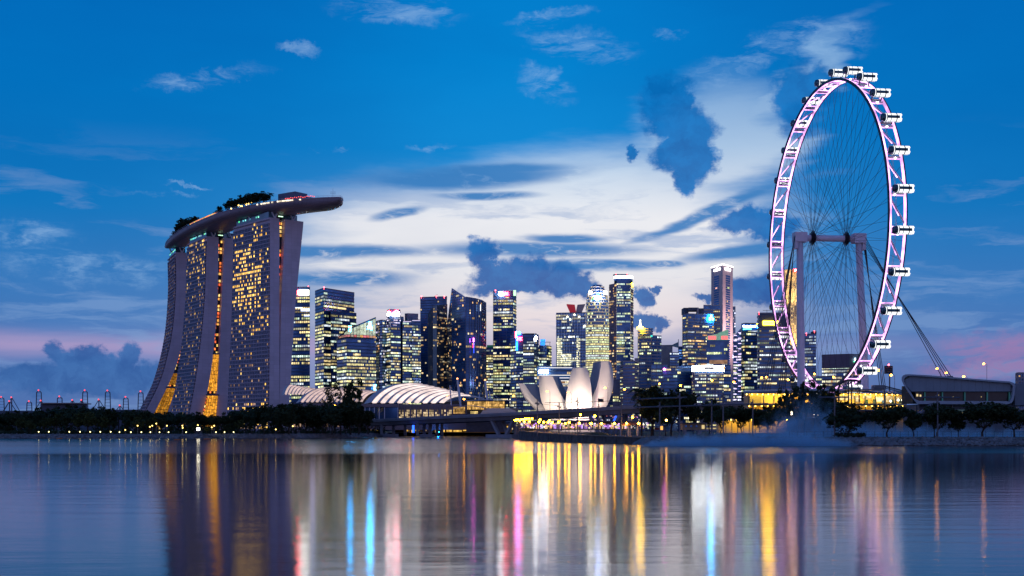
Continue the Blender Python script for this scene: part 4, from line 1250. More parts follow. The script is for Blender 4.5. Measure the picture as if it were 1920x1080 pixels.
# 7: sail tower
t = Tower('residential_tower', 'sail-shaped blue tower rising to a pointed tip', 'tower', 873, 1590, 108)
t.volume([(837.5, 1625), (847, 1600), (873, 1580)], 540, 3.4, 2.8, .05, WARM, M_GLASS, band=M_BAND, tops=[612, 540, 557], runs=(1, 2), contrast=.5, band_h=.18, zones=[(645, 652, .5), (650, 700, .07)], part='front_sail')
t.volume([(873.3, 1580), (880, 1580), (892, 1585), (903, 1595), (911, 1610)], 556, 3.4, 2.6, .09, WARM, M_GLASS2, band=M_BAND, tops=[556, 557, 559, 562, 567], runs=(1, 2), contrast=.5, band_h=.18, zones=[(650, 655, .85)], mull=2, part='rear_sail', roof=False)
m_ = MB()
for k in range(12):
    y = 541 + k*1.3; m_.tube(P(847.5, y, 1599), P(848 + (y - 540)*1.5, y, 1595), .2, n=4)
for k in range(6): m_.tube(P(848 + k*4.5, 541 + k*2.8, 1598 - k*3), P(848 + k*4.5, 560, 1598 - k*3), .25, n=4)
m_.build('tip_lattice', pmat('lit_lattice', (.5, .5, .55), .5, 0, .1, .3), t.o)
for px, y0, y1, mt in ((888, 634, 641, E_MAGENTA), (886.5, 646, 652, emat('red_banner_light', (1, .02, .12), 5)), (888.5, 642, 662, emat('blue_line_light', (.03, .08, .8), 3)), (901, 571, 583, emat('white_strip_light', (.9, .95, 1), 2.5))):
    t.box(px - .6, px + .6, y0, y1, 1577.5 if px < 895 else 1588, .4, mt, 'light_streamer')
t.done()
# 8 and its low neighbour
t = Tower('office_block', 'low office block with green rooftop between sail tower and red-lettered tower', 'office tower', 918, 1750, 109)
t.volume([(909, 1750), (927, 1750)], 652, 3.8, 3.0, .75, OFFICE, M_GLASS2, runs=(1, 5))
t.box(913, 926, 647, 652, 1752, 12, pmat('green_roof_cap', (.05, .22, .16), .5, 0, .1, .2, emit=(.05, .5, .3), es=.12), 'roof_cap'); t.done()
t = Tower('office_tower', 'tall slim dark tower with a white disc and red letters at its top', 'office tower', 945, 1690, 110)
t.volume([(925, 1696), (961.5, 1690), (968, 1712)], 545.5, 4.1, 2.9, .72, OFFICE, M_GLASS2, zones=[(540, 560, .0), (617, 628, .12), (632, 650, .3)], contrast=.7, mull=4)
m_ = MB(); m_.path([P(938.5, 550.5, 1689), P(938.5, 550.5, 1687.5)], 3.0, 16); m_.build('sign_disc', E_WHITE, t.o)
t.text('UBS', 943.5, 953, 547.2, 553.8, 1688.5, E_RED, 'sign_lettering')
t.box(948, 954, 557, 558.6, 1689, .3, emat('small_gold_light', (1, .8, .4), 1.3), 'small_sign')
t.box(962.5, 967.5, 544, 554.5, 1694, .4, emat('pale_green_panel', (.55, 1, .6), 1.6), 'side_panel')
t.beacon(929, 544.3, 1695); t.done()
# 9: red and blue signs
t = Tower('office_tower', 'office block with a blue light column and red letters on its shoulder', 'office tower', 974, 1640, 111)
t.volume([(957, 1660), (968, 1640), (981, 1640)], 626, 4, 2.8, .6, OFFICE, M_GLASS2, zones=[(620, 655, .0)])
t.box(967, 971, 626, 657, 1637.5, 1, emat('blue_column_light', (.02, .22, 1), 5, var=.6, scale=.6), 'blue_light_column')
t.box(967, 976, 622, 626, 1637.5, 5, E_BLUE, 'blue_cap')
t.box(965.8, 967.6, 622, 633, 1637, 1, E_RED, 'red_light_bar')
t.text('HSBC', 970.5, 979.5, 632, 638.5, 1637, E_RED, 'sign_lettering')
t.done()
t = Tower('office_tower', 'boxy dark tower with a white oval emblem right of the red letters', 'office tower', 1000, 1610, 112)
t.volume([(981, 1612), (1001, 1610), (1010, 1630)], 626, 4, 3, .6, OFFICE, M_GLASS2, zones=[(620, 644, .02)], mull=5)
t.box(983, 1006, 625, 626.2, 1608, 30, M_ROOF, 'roof_slab')
m_ = MB(); c = P(1004.5, 635, 1611); m_.ball(c, 3.4, 10, 7, sz=1.0); 
m_.v = [(c.x + (v[0] - c.x)*.55 + (v[2] - c.z)*.18, c.y + (v[1] - c.y)*.15, c.z + (v[2] - c.z)) for v in m_.v]
m_.build('oval_emblem', E_WHITE, t.o); t.done()
t = Tower('office_tower', 'dark tower with an open rooftop frame and blue-lit drum', 'office tower', 1022, 1650, 113)
t.volume([(1009, 1650), (1025, 1648), (1034, 1665)], 648, 4, 2.8, .55, OFFICE, M_GLASS2, zones=[(645, 652, .0)])
t.box(1013.5, 1022.5, 636, 648, 1656, 7, emat('blue_drum_light', (.03, .25, 1), 2.2, var=.6, scale=.5), 'blue_drum')
m_ = MB()
for px in (1013, 1022, 1031): m_.tube(P(px, 648, 1649), P(px, 641.5, 1649), .4, n=4)
m_.tube(P(1013, 641.5, 1649), P(1032.5, 641.5, 1649), .5, n=4); m_.build('roof_frame', M_MULL, t.o); t.done()
# 10: dark bayfront block with lit bands
t = Tower('bayfront_block', 'dark bayfront block with white letters and lit bands behind the lotus building', 'office block', 1040, 1450, 114)
t.volume([(1007, 1450), (1074, 1446)], 687, 5.5, 3.0, .15, WARM, M_GLASS2, band=M_BAND, zones=[(690, 705, .3), (705, 760, .55)], runs=(3, 12))
t.text('OUE', 1010, 1027.5, 693, 700.5, 1444.5, E_WHITE, 'sign_lettering')
for y in (689.5, 703.5, 708.5, 714, 720): t.box(1011, 1073, y - .45, y + .45, 1445, .6, emat('white_line_light', (1, .96, .92), 1.5), 'line_light')
t.done()
# 11: glass block with red crown
t = Tower('office_tower', 'glass tower with white-lit lattice floors and a red flared crown', 'office tower', 1070, 1650, 115)
t.volume([(1043, 1652), (1098, 1644)], 586, 4.2, 2.4, .2, COOLW, M_GLASS, band=M_MULL, zones=[(586, 612, .22), (612, 641, .12)], runs=(1, 4), mull=2, mmat=M_STEELW)
w2_ = MB(); r_ = t.r
for f_ in range(28):
    y = 634 + f_*3.7
    if y > 700: break
    for j in range(22):
        x = 1044.5 + j*2.45
        on = (x < 1054) or (y > 662 and x < 1070) or (x > 1080) or (y > 668 and x > 1068 and y < 676)
        if on and r_.random() < .92:
            g_ = r_.uniform(.6, 1.3); c0 = P(x, y + 2.6, 1645.5); c1 = P(x + 1.9, y, 1645.5)
            t.win.face([c0, (c1.x, c0.y, c0.z), c1, (c0.x, c0.y, c1.z)], (1*g_, .95*g_, .62*g_))
for px, y in ((1069, 599), (1086, 594), (1096, 611), (1077, 590), (1064, 594)): 
    m_ = MB(); m_.ball(P(px, y, 1643), 1.3, 8, 5); m_.build('spotlight', emat('tower_spot', (1, .85, .55), 4), t.o)
c = P(1080, 586, 1665)
for sg, mt in ((-1, pmat('red_crown', (.45, .03, .05), .5, 0, .1, .1, emit=(.9, .05, .08), es=.25)), (1, pmat('pale_crown', (.6, .45, .42), .5, 0, .1, .1))):
    m_ = MB(); m_.prism([c + Vector((0, -4, 0)), c + Vector((sg*8, -2, 0)), c + Vector((sg*8, 6, 0)), c + Vector((0, 8, 0))], c.z, [c.z + 10.5, c.z + 11.5, c.z + 11.5, c.z + 10.5],
                        top=[c + Vector((sg*2.0, -5, 0)), c + Vector((sg*13, -3, 0)), c + Vector((sg*13, 7, 0)), c + Vector((sg*2.0, 9, 0))])
    m_.build('flared_crown', mt, t.o)
t.done()
# 12: round-shouldered banded tower
t = Tower('round_tower', 'bullet-topped round tower ringed with pale floor bands', 'office tower', 1120, 1750, 116)
D = 1750; cx = XY(1120, D + 17); RA = 22*D/F
def prof(y): return RA*(1.0 if y > 585 else math.sqrt(max(0.06, 1 - ((585 - y)/57.0)**2.4)))
core = MB(); bands = MB(); n_ = 28
def ringp(rad, z): return [Vector((cx.x + rad*math.cos(2*math.pi*j/n_), cx.y + rad*.8*math.sin(2*math.pi*j/n_), z)) for j in range(n_)]
ys = [800, 585] + [585 - 3*k for k in range(1, 18)] + [532]
core.grid([ringp(prof(y) - .35, ZH(y, D)) for y in ys] + [ringp(.1, ZH(531.5, D))], True); co_ = core.build('core', M_GLASS, t.o, smooth=False)
y = 790.0
while y > 532:
    rad = prof(y); big = y < 612
    za = ZH(y, D); hb = 1.5 if not big else 1.7
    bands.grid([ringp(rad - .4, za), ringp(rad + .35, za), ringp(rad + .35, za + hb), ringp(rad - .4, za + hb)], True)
    p = .9 if 632 < y < 760 else (.75 if 612 < y <= 632 else .22)
    tone = t.r.choice(OFFICE); step_ = 4.3 if not big else 6.0
    h_ = step_*D/F - hb
    if y > 552:
        for j in range(n_*2):
            a0, a1 = math.pi*2*(j + .05)/(n_*2), math.pi*2*(j + .95)/(n_*2)
            if math.sin(a0) > .1 or t.r.random() > p: continue
            g_ = t.r.uniform(.4, 1.15)
            def q(a, z): return Vector((cx.x + rad*math.cos(a), cx.y + rad*.8*math.sin(a) - .1, z))
            t.win.face([q(a0, za + hb), q(a1, za + hb), q(a1, za + hb + h_), q(a0, za + hb + h_)], tuple(c*g_ for c in tone))
    y -= step_
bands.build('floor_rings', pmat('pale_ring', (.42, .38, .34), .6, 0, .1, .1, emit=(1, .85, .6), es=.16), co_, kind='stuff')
for px in (1107, 1134.5): t.box(px - 3, px + 3, 546, 551.5, D - 4, .6, E_WHITE, 'lit_panel')
t.box(1116, 1126.5, 554.5, 559, D - 4, .6, E_WHITE, 'lit_panel')
m_ = MB(); m_.path([P(1121, 551.5, D - 3), P(1121, 551.5, D - 5)], 2.0, 12); m_.build('blue_emblem', E_BLUE, t.o)
m_ = MB(); m_.tube(P(1110, 563, D - 3), P(1114, 557, D - 3), 1.0, n=5); m_.build('green_emblem', emat('dim_green_sign', (.1, .7, .3), 1.2), t.o)
t.done()
# 13: tall tower with white lit collar
t = Tower('office_tower', 'tall chamfered tower with a bright white collar below its roof', 'office tower', 1165, 1840, 117)
t.volume([(1142, 1858), (1151, 1845), (1156, 1840)], 531, 4.0, 2.6, .22, WARM, M_CONC2, band=M_CONC2, runs=(1, 3), part='left_chamfer', zones=[(690, 760, .8)], roof=False)
t.volume([(1156.2, 1838), (1182, 1838)], 524, 4.1, 2.6, .62, OFFICE, M_GLASS2, band=None, runs=(2, 6), zones=[(524, 531, .35), (531, 545, .5), (596, 605, .05), (660, 700, .3)], contrast=.8)
t.volume([(1182.2, 1838), (1187.5, 1856)], 531, 4.0, 2.6, .5, OFFICE, M_CONC2, band=M_CONC2, runs=(1, 2), part='right_chamfer', roof=False)
t.volume([(1151.5, 1850), (1156, 1842), (1182, 1842), (1186, 1850)], 519, 40, 3, 0, OFFICE, M_GLASS2, None, part='collar_drum', ybase=526)
e_ = MB(); q = [XY(1150.5, 1849), XY(1156, 1839.5), XY(1182, 1839.5), XY(1187, 1849)]
for a, b_ in zip(q, q[1:]): 
    e_.face([a + Vector((0, 0, ZH(522.5, 1845))), b_ + Vector((0, 0, ZH(522.5, 1845))), b_ + Vector((0, 0, ZH(517.3, 1845))), a + Vector((0, 0, ZH(517.3, 1845)))])
e_.build('lit_collar', emat('collar_light', (.95, .93, 1), 3.5), t.o)
t.volume([(1150, 1850), (1153, 1846), (1175, 1846), (1178, 1850)], 514.5, 40, 3, 0, OFFICE, M_ROOF, None, part='roof_cap', ybase=518)
t.box(1183.5, 1186.5, 531, 537.5, 1845, .6, E_GOLD, 'gold_sign'); t.beacon(1155, 513.8, 1847, .7); t.beacon(1176, 514, 1847, .7)
t.done()
# gap fillers at the foot of the tall one
t = Tower('office_block', 'grey block with many horizontal slots right of the lotus building', 'office block', 1172, 1500, 118)
t.volume([(1163, 1506), (1168, 1497), (1190, 1496), (1197, 1506)], 677, 4.2, 3.6, .25, OFFICE, M_GLASS2, band=M_CONC, band_h=.6, proud=.9, runs=(1, 4), zones=[(700, 715, .45)])
t.volume([(1190, 1515), (1197, 1512)], 672, 40, 3, 0, OFFICE, M_CONC, None, part='blank_wing'); t.done()
t = Tower('office_block', 'narrow pale block directly behind the right lotus petal', 'office block', 1155, 1530, 119)
t.volume([(1149, 1530), (1164, 1528)], 712, 4, 3, .12, OFFICE, M_CONC, band=M_CONC, roof=True); t.done()
t = Tower('office_tower', 'banded grey tower behind the round tower and the collared tower', 'office tower', 1150, 1900, 120)
t.volume([(1138, 1900), (1150, 1900)], 592, 4.2, 2.6, .85, OFFICE, M_GLASS2, runs=(1, 4)); t.done()
# 15: lantern-topped tower
t = Tower('office_tower', 'concrete-gridded tower with a golden lantern spire on its roof', 'office tower', 1215, 1700, 121)
t.volume([(1196.5, 1712), (1199, 1700), (1221, 1694), (1240, 1702)], 629, 4.6, 3.4, .34, OFFICE, M_GLASS, band=M_CONC, band_h=.42, runs=(1, 4), mull=4, mmat=M_CONC, zones=[(655, 668, .8)])
m_ = MB(); cc = XY(1210, 1715); m_.lathe(cc, [(10.5, ZH(629, 1715)), (10.5, ZH(618, 1715)), (.1, ZH(617, 1715))], 20); m_.build('roof_drum', M_GLASS, t.o)
m_ = MB()
for z_ in (ZH(627, 1715), ZH(622.5, 1715), ZH(618, 1715)): m_.lathe(cc, [(10.6, z_), (11.2, z_), (11.2, z_ + 1.2), (10.6, z_ + 1.2)], 20)
m_.build('drum_rings', M_CONC, t.o)
c = XY(1200.5, 1700)
m_ = MB(); m_.lathe(c, [(.1, ZH(617.5, 1700)), (4.6, ZH(617.3, 1700)), (4.6, ZH(613.5, 1700)), (.1, ZH(613.3, 1700))], 12); m_.build('lantern_base', E_GOLD, t.o)
m_ = MB(); m_.lathe(c, [(3.4, ZH(613.5, 1700)), (1.7, ZH(609, 1700)), (.9, ZH(602, 1700)), (1.4, ZH(601, 1700)), (.2, ZH(598.5, 1700))], 10); m_.build('lantern_spire', emat('lantern_light', (1, .92, .62), 2.6), t.o)
t.box(1220, 1223.5, 628.5, 631.5, 1693, .4, emat('green_blue_sign', (.05, .7, .6), 1.5), 'small_sign')
t.volume([(1221, 1650), (1252, 1656)], 683, 4.4, 3.4, .3, OFFICE, M_GLASS, band=M_CONC, band_h=.42, mull=3, mmat=M_CONC, runs=(1, 3), part='podium_wing'); t.done()
# 16
t = Tower('office_block', 'stepped pale block with a triangular roof fin and lit floors', 'office block', 1258, 1800, 122)
t.volume([(1240, 1805), (1261, 1800)], 647, 4, 3, .12, WARM, M_CONC, band=M_CONC, band_h=.45)
t.volume([(1256, 1792), (1273, 1796)], 661, 4, 3, .8, OFFICE, M_GLASS, band=M_CONC, band_h=.4, part='lit_wing', runs=(2, 6))
m_ = MB(); a, b_, c_ = P(1257, 648, 1798), P(1272, 641, 1798), P(1272, 652, 1798)
for off in (0, 3): m_.face([a + Vector((0, off, 0)), b_ + Vector((0, off, 0)), c_ + Vector((0, off, 0))])
m_.face([a, b_, b_ + Vector((0, 3, 0)), a + Vector((0, 3, 0))]); m_.tube(P(1272, 661, 1798), P(1272, 636, 1798), .5, n=5); m_.build('roof_fin', M_TEAL, t.o); t.done()
t = Tower('office_tower', 'slim blue-lit sliver tower left of the pale slotted tower', 'office tower', 1277, 1900, 123)
t.volume([(1272, 1900), (1281, 1900)], 650, 4, 3, .4, [(.1, .3, 1), (.3, .5, 1)], M_GLASS2, runs=(1, 3)); t.done()
# 20 dark block low
t = Tower('office_block', 'low dark-blue glass block with a magenta corner light', 'office block', 1272, 1450, 124)
t.volume([(1243, 1452), (1270, 1448), (1301, 1460)], 690, 4.2, 3.2, .16, OFFICE, M_GLASS2, zones=[(690, 698, .4), (698, 708, .35)], runs=(1, 5))
t.box(1272, 1300, 686.5, 690, 1462, 20, M_GLASS, 'roof_block')
m_ = MB(); m_.ball(P(1245.5, 692.5, 1448), 1.3, 8, 5); m_.build('corner_light', E_MAGENTA, t.o); t.done()
# 17 slotted concrete tower
t = Tower('office_tower', 'pale slotted concrete tower with open rooftop frame and blue sign', 'office tower', 1300, 1850, 125)
t.volume([(1280, 1862), (1290, 1846), (1338, 1862)], 588, 4.5, 3.6, .6, OFFICE + WARM, M_GLASS2, band=M_CONC, band_h=.42, runs=(1, 4), mull=4, mmat=M_CONC, zones=[(588, 594, .3), (594, 604, .08)])
t.box(1282, 1291, 577, 588, 1860, 25, M_ROOF, 'roof_frame'); t.box(1291, 1309, 576.5, 582, 1849, 25, M_ROOF, 'roof_frame'); t.box(1307, 1310, 576.5, 588, 1848, 10, M_CONC, 'roof_pier')
t.box(1310, 1320, 578, 588, 1856, 25, M_ROOF, 'roof_frame')
m_ = MB()
for dx, dz, sx, sz in ((0, 2, 3, 5), (-2.2, -2, 3, 5), (2.2, -2.5, 3, 4)): m_.box(P(1333.5, 595.5, 1856) + Vector((dx, -1, dz)), sx, .5, sz)
m_.build('blue_sign', E_CYAN, t.o)
t.volume([(1319, 1895), (1350, 1895)], 572, 4.5, 3.4, .12, OFFICE, M_GLASS2, band=M_CONC, band_h=.5, part='rear_wing', runs=(1, 4), zones=[(584, 604, .5)])
t.done()
# 18 tallest slab
t = Tower('office_tower', 'tallest pale tower with white light lines edging its square top', 'office tower', 1354, 2000, 126)
t.volume([(1333.5, 2030), (1355, 1990), (1374, 2022)], 496, 4.6, 3, 0, OFFICE, pmat('pale_tower_stone', (.72, .60, .60), .7, 0, .1, .05), None)
for i, (u0, u1) in ((0, (.26, .68)), (1, (.30, .72))):
    A, B = t.pts[i], t.pts[i+1]
    a, b_ = A.lerp(B, u0), A.lerp(B, u1)
    y = 516.0; sl = MB()
    d = (b_ - a).normalized(); n = Vector((d.y, -d.x, 0)); n = n if n.dot(a) < 0 else -n
    while y < 740:
        z = ZH(y, 1990)
        sl.box((a + b_)/2 + n*.1 + Vector((0, 0, z)), (b_ - a).length, .5, 2.6, d, -n)
        if t.r.random() < .22:
            p0 = a.lerp(b_, t.r.uniform(0, .6)); p1 = p0 + d*t.r.uniform(3, 8)
            t.win.face([p0 + n*.45 + Vector((0, 0, z - 1.1)), p1 + n*.45 + Vector((0, 0, z - 1.1)), p1 + n*.45 + Vector((0, 0, z + 1.1)), p0 + n*.45 + Vector((0, 0, z + 1.1))], tuple(c*t.r.uniform(.5, 1) for c in (1, .8, .45)))
        y += 4.3
    sl.build('window_slots', M_GLASS2, t.o, kind='stuff')
e_ = MB()
for i in range(2):
    A, B = t.pts[i] + Vector((0, -.6, t.zt[0] + .3)), t.pts[i+1] + Vector((0, -.6, t.zt[0] + .3)); e_.tube(A, B, .9, n=6)
    d = (B - A).normalized(); c = (A + B)/2 + Vector((0, -.8, 0)); e_.box(c + Vector((0, -.2, -6.5)), (B - A).length*.55, .5, 3.6, d); e_.box(c + Vector((0, -.2, -2.5)), 1.6, .5, 5, d)
e_.build('roof_edge_lights', emat('roof_edge_light', (1, .97, .98), 5), t.o)
ld = bpy.data.lights.new('facade_floodlight', 'AREA'); ld.energy = 120000; ld.color = (1, .62, .62); ld.shape = 'RECTANGLE'; ld.size = 20; ld.size_y = 8
lo = bpy.data.objects.new('facade_floodlight', ld); COL.objects.link(lo); lo.parent = t.o
lp = P(1410, 655, 1960); lo.location = lp - t.loc; lo.rotation_euler = (P(1365, 560, 2005) - lp).to_track_quat('-Z', 'Y').to_euler()
t.volume([(1370, 2060), (1379, 2060)], 575, 4.5, 3, .35, PURPLE, M_GLASS2, part='rear_core', runs=(1, 2)); t.done()
t = Tower('office_tower', 'dark tower with lilac light dashes just right of the tallest pale tower', 'office tower', 1382, 1750, 127)
t.volume([(1375, 1756), (1392, 1750)], 622, 4.2, 3, .45, PURPLE + COOLW, M_GLASS, tops=[632, 612], runs=(1, 4), roof=False)
m_ = MB()
for k in range(26):
    y = 624 + k*5; m_.box(P(1378.5 if k % 2 else 1387, y, 1748), 4.5, .4, .9)
m_.build('light_dashes', emat('lilac_dash', (.75, .6, 1), 2.2), t.o, kind='stuff'); t.done()
# 19 red lettered green crown
t = Tower('office_block', 'dark glass block with red panels and a green slanted crown', 'office block', 1347, 1600, 128)
t.volume([(1325, 1602), (1367, 1598)], 638, 5.0, 3.0, .5, OFFICE, M_GLASS2, band=None, runs=(2, 5), zones=[(638, 645, .02), (674, 682, .0)])
m_ = MB(); m_.prism([XY(1325.5, 1599), XY(1346, 1597), XY(1346, 1612), XY(1325.5, 1612)], ZH(637.5, 1600), [ZH(630, 1600), ZH(626, 1600), ZH(626, 1600), ZH(630, 1600)]); m_.prism([XY(1346.2, 1597), XY(1365.5, 1595.5), XY(1365.5, 1612), XY(1346.2, 1612)], ZH(637.5, 1600), [ZH(625, 1600), ZH(617.5, 1600), ZH(617.5, 1600), ZH(625, 1600)])
m_.build('green_crown', pmat('green_lit_crown', (.25, .42, .32), .5, 0, .3, .4, emit=(.35, .85, .55), es=.33), t.o)
for a, b_, rows_ in ((1327.5, 1343, 2), (1352.5, 1364.5, 2)):
    m_ = MB(); n_ = 4
    for j in range(n_):
        for k in range(3):
            m_.box(P(lerp(a, b_, (j + .5)/n_), 631 + k*2.2, 1595), (b_ - a)/n_*.82*1600/F, .5, 1.2)
        m_.box(P(lerp(a, b_, (j + .5)/n_), 633, 1595.2), .6, .5, 4.6)
    m_.build('red_sign_strokes', emat('red_stroke_light', (1, .10, .12), 2.2), t.o)
t.volume([(1327, 1603), (1366, 1600)], 683, 5, 3, .3, WARM, M_CONC2, band=M_CONC2, part='podium', z0=GZ)
t.box(1330, 1364, 675, 682.5, 1598, .8, emat('sky_terrace_light', (1, .55, .35), .28, var=.5, scale=.15), 'sky_terrace')
t.volume([(1356, 1500), (1370, 1502)], 684, 4.4, 3, .45, OFFICE, M_GLASS2, part='lower_wing'); t.done()
# 21 white-topped block
t = Tower('office_block', 'low pale block crowned by a brilliant white sign band', 'office block', 1328, 1420, 129)
t.volume([(1298, 1432), (1303, 1420), (1324, 1417), (1357, 1426)], 694, 3.9, 2.8, .55, OFFICE, M_GLASS2, band=M_CONC, band_h=.45, runs=(1, 4), mull=2, mmat=M_CONC)
q = [XY(1297.5, 1431), XY(1303, 1418), XY(1324, 1415), XY(1358, 1424)]
m_ = MB()
for a, b_ in zip(q, q[1:]):
    for y0, y1 in ((695.5, 693.8), (687, 685.6)):
        m_.face([a + Vector((0, 0, ZH(y0, 1420))), b_ + Vector((0, 0, ZH(y0, 1420))), b_ + Vector((0, 0, ZH(y1, 1420))), a + Vector((0, 0, ZH(y1, 1420)))])
    m_.face([a + Vector((0, .5, ZH(693.8, 1420))), b_ + Vector((0, .5, ZH(693.8, 1420))), b_ + Vector((0, .5, ZH(687, 1420))), a + Vector((0, .5, ZH(687, 1420)))], mi=1)
m_.build('sign_band', [emat('white_band_edge', (.85, .95, 1), 30), emat('white_band_panel', (1, .95, .92), 9)], t.o)
for a, b_ in ((1304, 1318), (1342, 1356)):
    m_ = MB()
    for j in range(5): m_.box(P(lerp(a, b_, (j + .5)/5), 690.4, 1413.5), 1.3 if j % 2 else .7, .4, 3.2 if j % 3 else 2.0)
    m_.build('sign_strokes', pmat('sign_dark_stroke', (.10, .03, .02), .6, 0, 0), t.o)
for a in (1319, 1357): t.box(a - 1, a + 1.5, 687.5, 693.5, 1413, .4, emat('orange_sign_spot', (1, .35, .1), 3), 'sign_emblem')
t.box(1321, 1339, 688, 692.5, 1413.2, .4, pmat('sign_grey_panel', (.2, .23, .3), .6, 0, 0), 'sign_gap'); t.done()
# 22
t = Tower('office_tower', 'dark tower with white letters over a green swoosh behind the wheel cables', 'office tower', 1405, 1600, 130)
t.volume([(1390, 1612), (1396, 1600), (1420, 1604)], 606, 4.2, 3, .5, OFFICE, M_GLASS2, band=pmat('brown_spandrel', (.06, .05, .07), .6, 0, .2, .1), runs=(1, 4), zones=[(600, 618, .05)])
t.text('CapitaLand', 1392.5, 1417, 609.5, 614.5, 1598.5, emat('blue_white_letters', (.75, .85, 1), 12), 'sign_lettering')
m_ = MB(); m_.path([P(1393.5 + k*1.7, 617.3 - .9*math.sin(k*.3), 1598) for k in range(10)], .55, 5); m_.build('green_swoosh', E_GREEN, t.o)
t.box(1391, 1419, 607.5, 620, 1599.6, .5, pmat('blue_sign_field', (.01, .03, .15), .4, 0, .1, .1, emit=(.01, .12, .5), es=.5), 'sign_field')
t.box(1419.5, 1421.5, 607, 611, 1598, .5, E_GOLD, 'corner_light'); t.box(1419.5, 1421.5, 611.2, 614.5, 1598, .5, E_CYAN, 'corner_light'); t.done()
# 23
t = Tower('office_tower', 'broad banded tower with a gold lettered sign near its blank top', 'office tower', 1448, 1550, 131)
t.volume([(1420.5, 1555), (1424, 1548), (1482, 1546)], 586.5, 5.2, 3.2, .40, OFFICE + COOLW, M_GLASS2, band=M_CONC, band_h=.5, proud=.9, runs=(1, 6), zones=[(580, 622, .0), (632, 637, .8)])
t.box(1424.3, 1481.5, 588, 613, 1544.6, 1.0, pmat('blank_blue_wall', (.07, .10, .19), .6, 0, .15, .05), 'blank_top')
t.box(1431, 1458.5, 602, 609, 1543.9, .5, E_GOLD, 'gold_sign_panel')
m_ = MB()
for k in range(9): m_.box(P(1434 + k*2.6, 605.6, 1543.4), .8, .3, t.r.uniform(1.4, 2.6)); m_.box(P(1434.5 + k*2.6, 604.6 + t.r.uniform(0, 2), 1543.4), 1.3, .3, .6)
m_.build('sign_strokes', pmat('sign_brown_stroke', (.35, .16, .02), .6, 0, 0), t.o)
t.beacon(1423, 586, 1549, .6); m_ = MB(); m_.tube(P(1430, 582, 1560), P(1446, 582, 1560), .3, n=4); m_.tube(P(1438, 586, 1560), P(1438, 581, 1560), .3, n=4); m_.build('roof_crane', M_DARKST, t.o); t.done()
# 24 stepped gold-lit tower
t = Tower('office_tower', 'stepped stone tower floodlit gold, with a red emblem, behind the wheel rim', 'office tower', 1483, 1800, 132)
M_GOLDST = pmat('gold_lit_stone', (.50, .40, .30), .8, 0, .12, .05)
gl_ = [(1462, 1504, 640, None), (1466, 1499, 563, None), (1468, 1497, 523, None), (1471, 1495, 505, None)]
for i, (a, b_, yt, _) in enumerate(gl_):
    D = 1800 + i*3
    t.volume([(a, D + 6), (b_, D)], yt, 4.2, 2.6, 0, OFFICE, M_GOLDST, None, part='stone_tier', depth=30 - i*2)
    dk_ = MB(); y = yt + 4
    while y < (gl_[i-1][2] if i else 760):
        x = a + 2
        while x < b_ - 1.5:
            if t.r.random() < .25: 
                p0 = P(x, y + 1.3, D - .3 + 6*(b_ - x)/(b_ - a)); t.win.face([p0, p0 + Vector((1.2, 0, 0)), p0 + Vector((1.2, 0, 1.8)), p0 + Vector((0, 0, 1.8))], (1, .75, .35))
            else: dk_.box(P(x + .7, y + .5, D - .05 + 6*(b_ - x)/(b_ - a)), 1.15, .3, 1.9)
            x += 3.2
        y += 4.0
    dk_.build('window_slots', M_GLASS2, t.o, kind='stuff')
    # gold floodlights standing on the terrace below each tier
    if i:
        ld = bpy.data.lights.new('tower_floodlight', 'AREA'); ld.energy = (0, 26000, 22000, 9000)[i]; ld.color = (1, .68, .22); ld.shape = 'RECTANGLE'; ld.size = 20; ld.size_y = 2
        lo = bpy.data.objects.new('terrace_floodlight', ld); COL.objects.link(lo); lo.parent = t.o
        lp = P((a + b_)/2, gl_[i-1][2] - 2, D - 14); lo.location = lp - t.loc
        lo.rotation_euler = (Vector((0, 12, 16))).to_track_quat('-Z', 'Y').to_euler()
t.box(1488, 1494, 503.5, 510, 1806, .6, emat('red_square_sign', (1, .02, .04), 5), 'red_emblem')
m_ = MB(); m_.box(P(1491, 506.7, 1805.5), 2.2, .3, .7); m_.box(P(1491, 506.7, 1805.4), .7, .3, 2.4); m_.build('emblem_mark', E_WHITE, t.o); t.done()
# 25, 26
t = Tower('office_tower', 'narrow grey tower between the wheel pylon and the spokes', 'office tower', 1520, 1650, 133)
t.volume([(1498, 1655), (1530, 1650)], 626, 4.2, 3, .4, COOLW, M_GLASS, band=M_MULL, runs=(2, 6), contrast=.8)
t.box(1524, 1531, 621, 626, 1655, 12, M_ROOF, 'roof_block'); t.beacon(1512, 625, 1651, .6); t.beacon(1527, 620.5, 1655, .6); t.done()
t = Tower('office_block', 'wide brown office block with a small white and green sign, seen through the spokes', 'office block', 1590, 1500, 134)
t.volume([(1541, 1506), (1592, 1488), (1618, 1500)], 664, 4.2, 3, .7, OFFICE + WARM, M_GLASS2, band=pmat('plum_spandrel', (.10, .08, .13), .6, 0, .15, .1), runs=(1, 5), zones=[(660, 691, .0)], contrast=.7)
m_ = MB(); A, B, C_ = [p + Vector((0, -1.2, 0)) for p in t.pts]
m_.prism([A, B, C_, C_ + Vector((0, .8, 0)), B + Vector((0, .8, 0)), A + Vector((0, .8, 0))], ZH(690, 1490), ZH(664.5, 1490)); m_.build('blank_top', pmat('plum_cladding', (.13, .11, .18), .7, 0, .1, .06), t.o)
m_ = MB()
for k, h in enumerate((4.2, 2.4, 2.6, 2.4, 2.6, 4.0)): m_.box(P(1602.5 + k*1.7, 676 - h*.35, 1491 + k*.4) + Vector((0, -2, 0)), .75, .4, h)
m_.build('sign_strokes', emat('aqua_white_letters', (.6, .95, 1), 8), t.o)
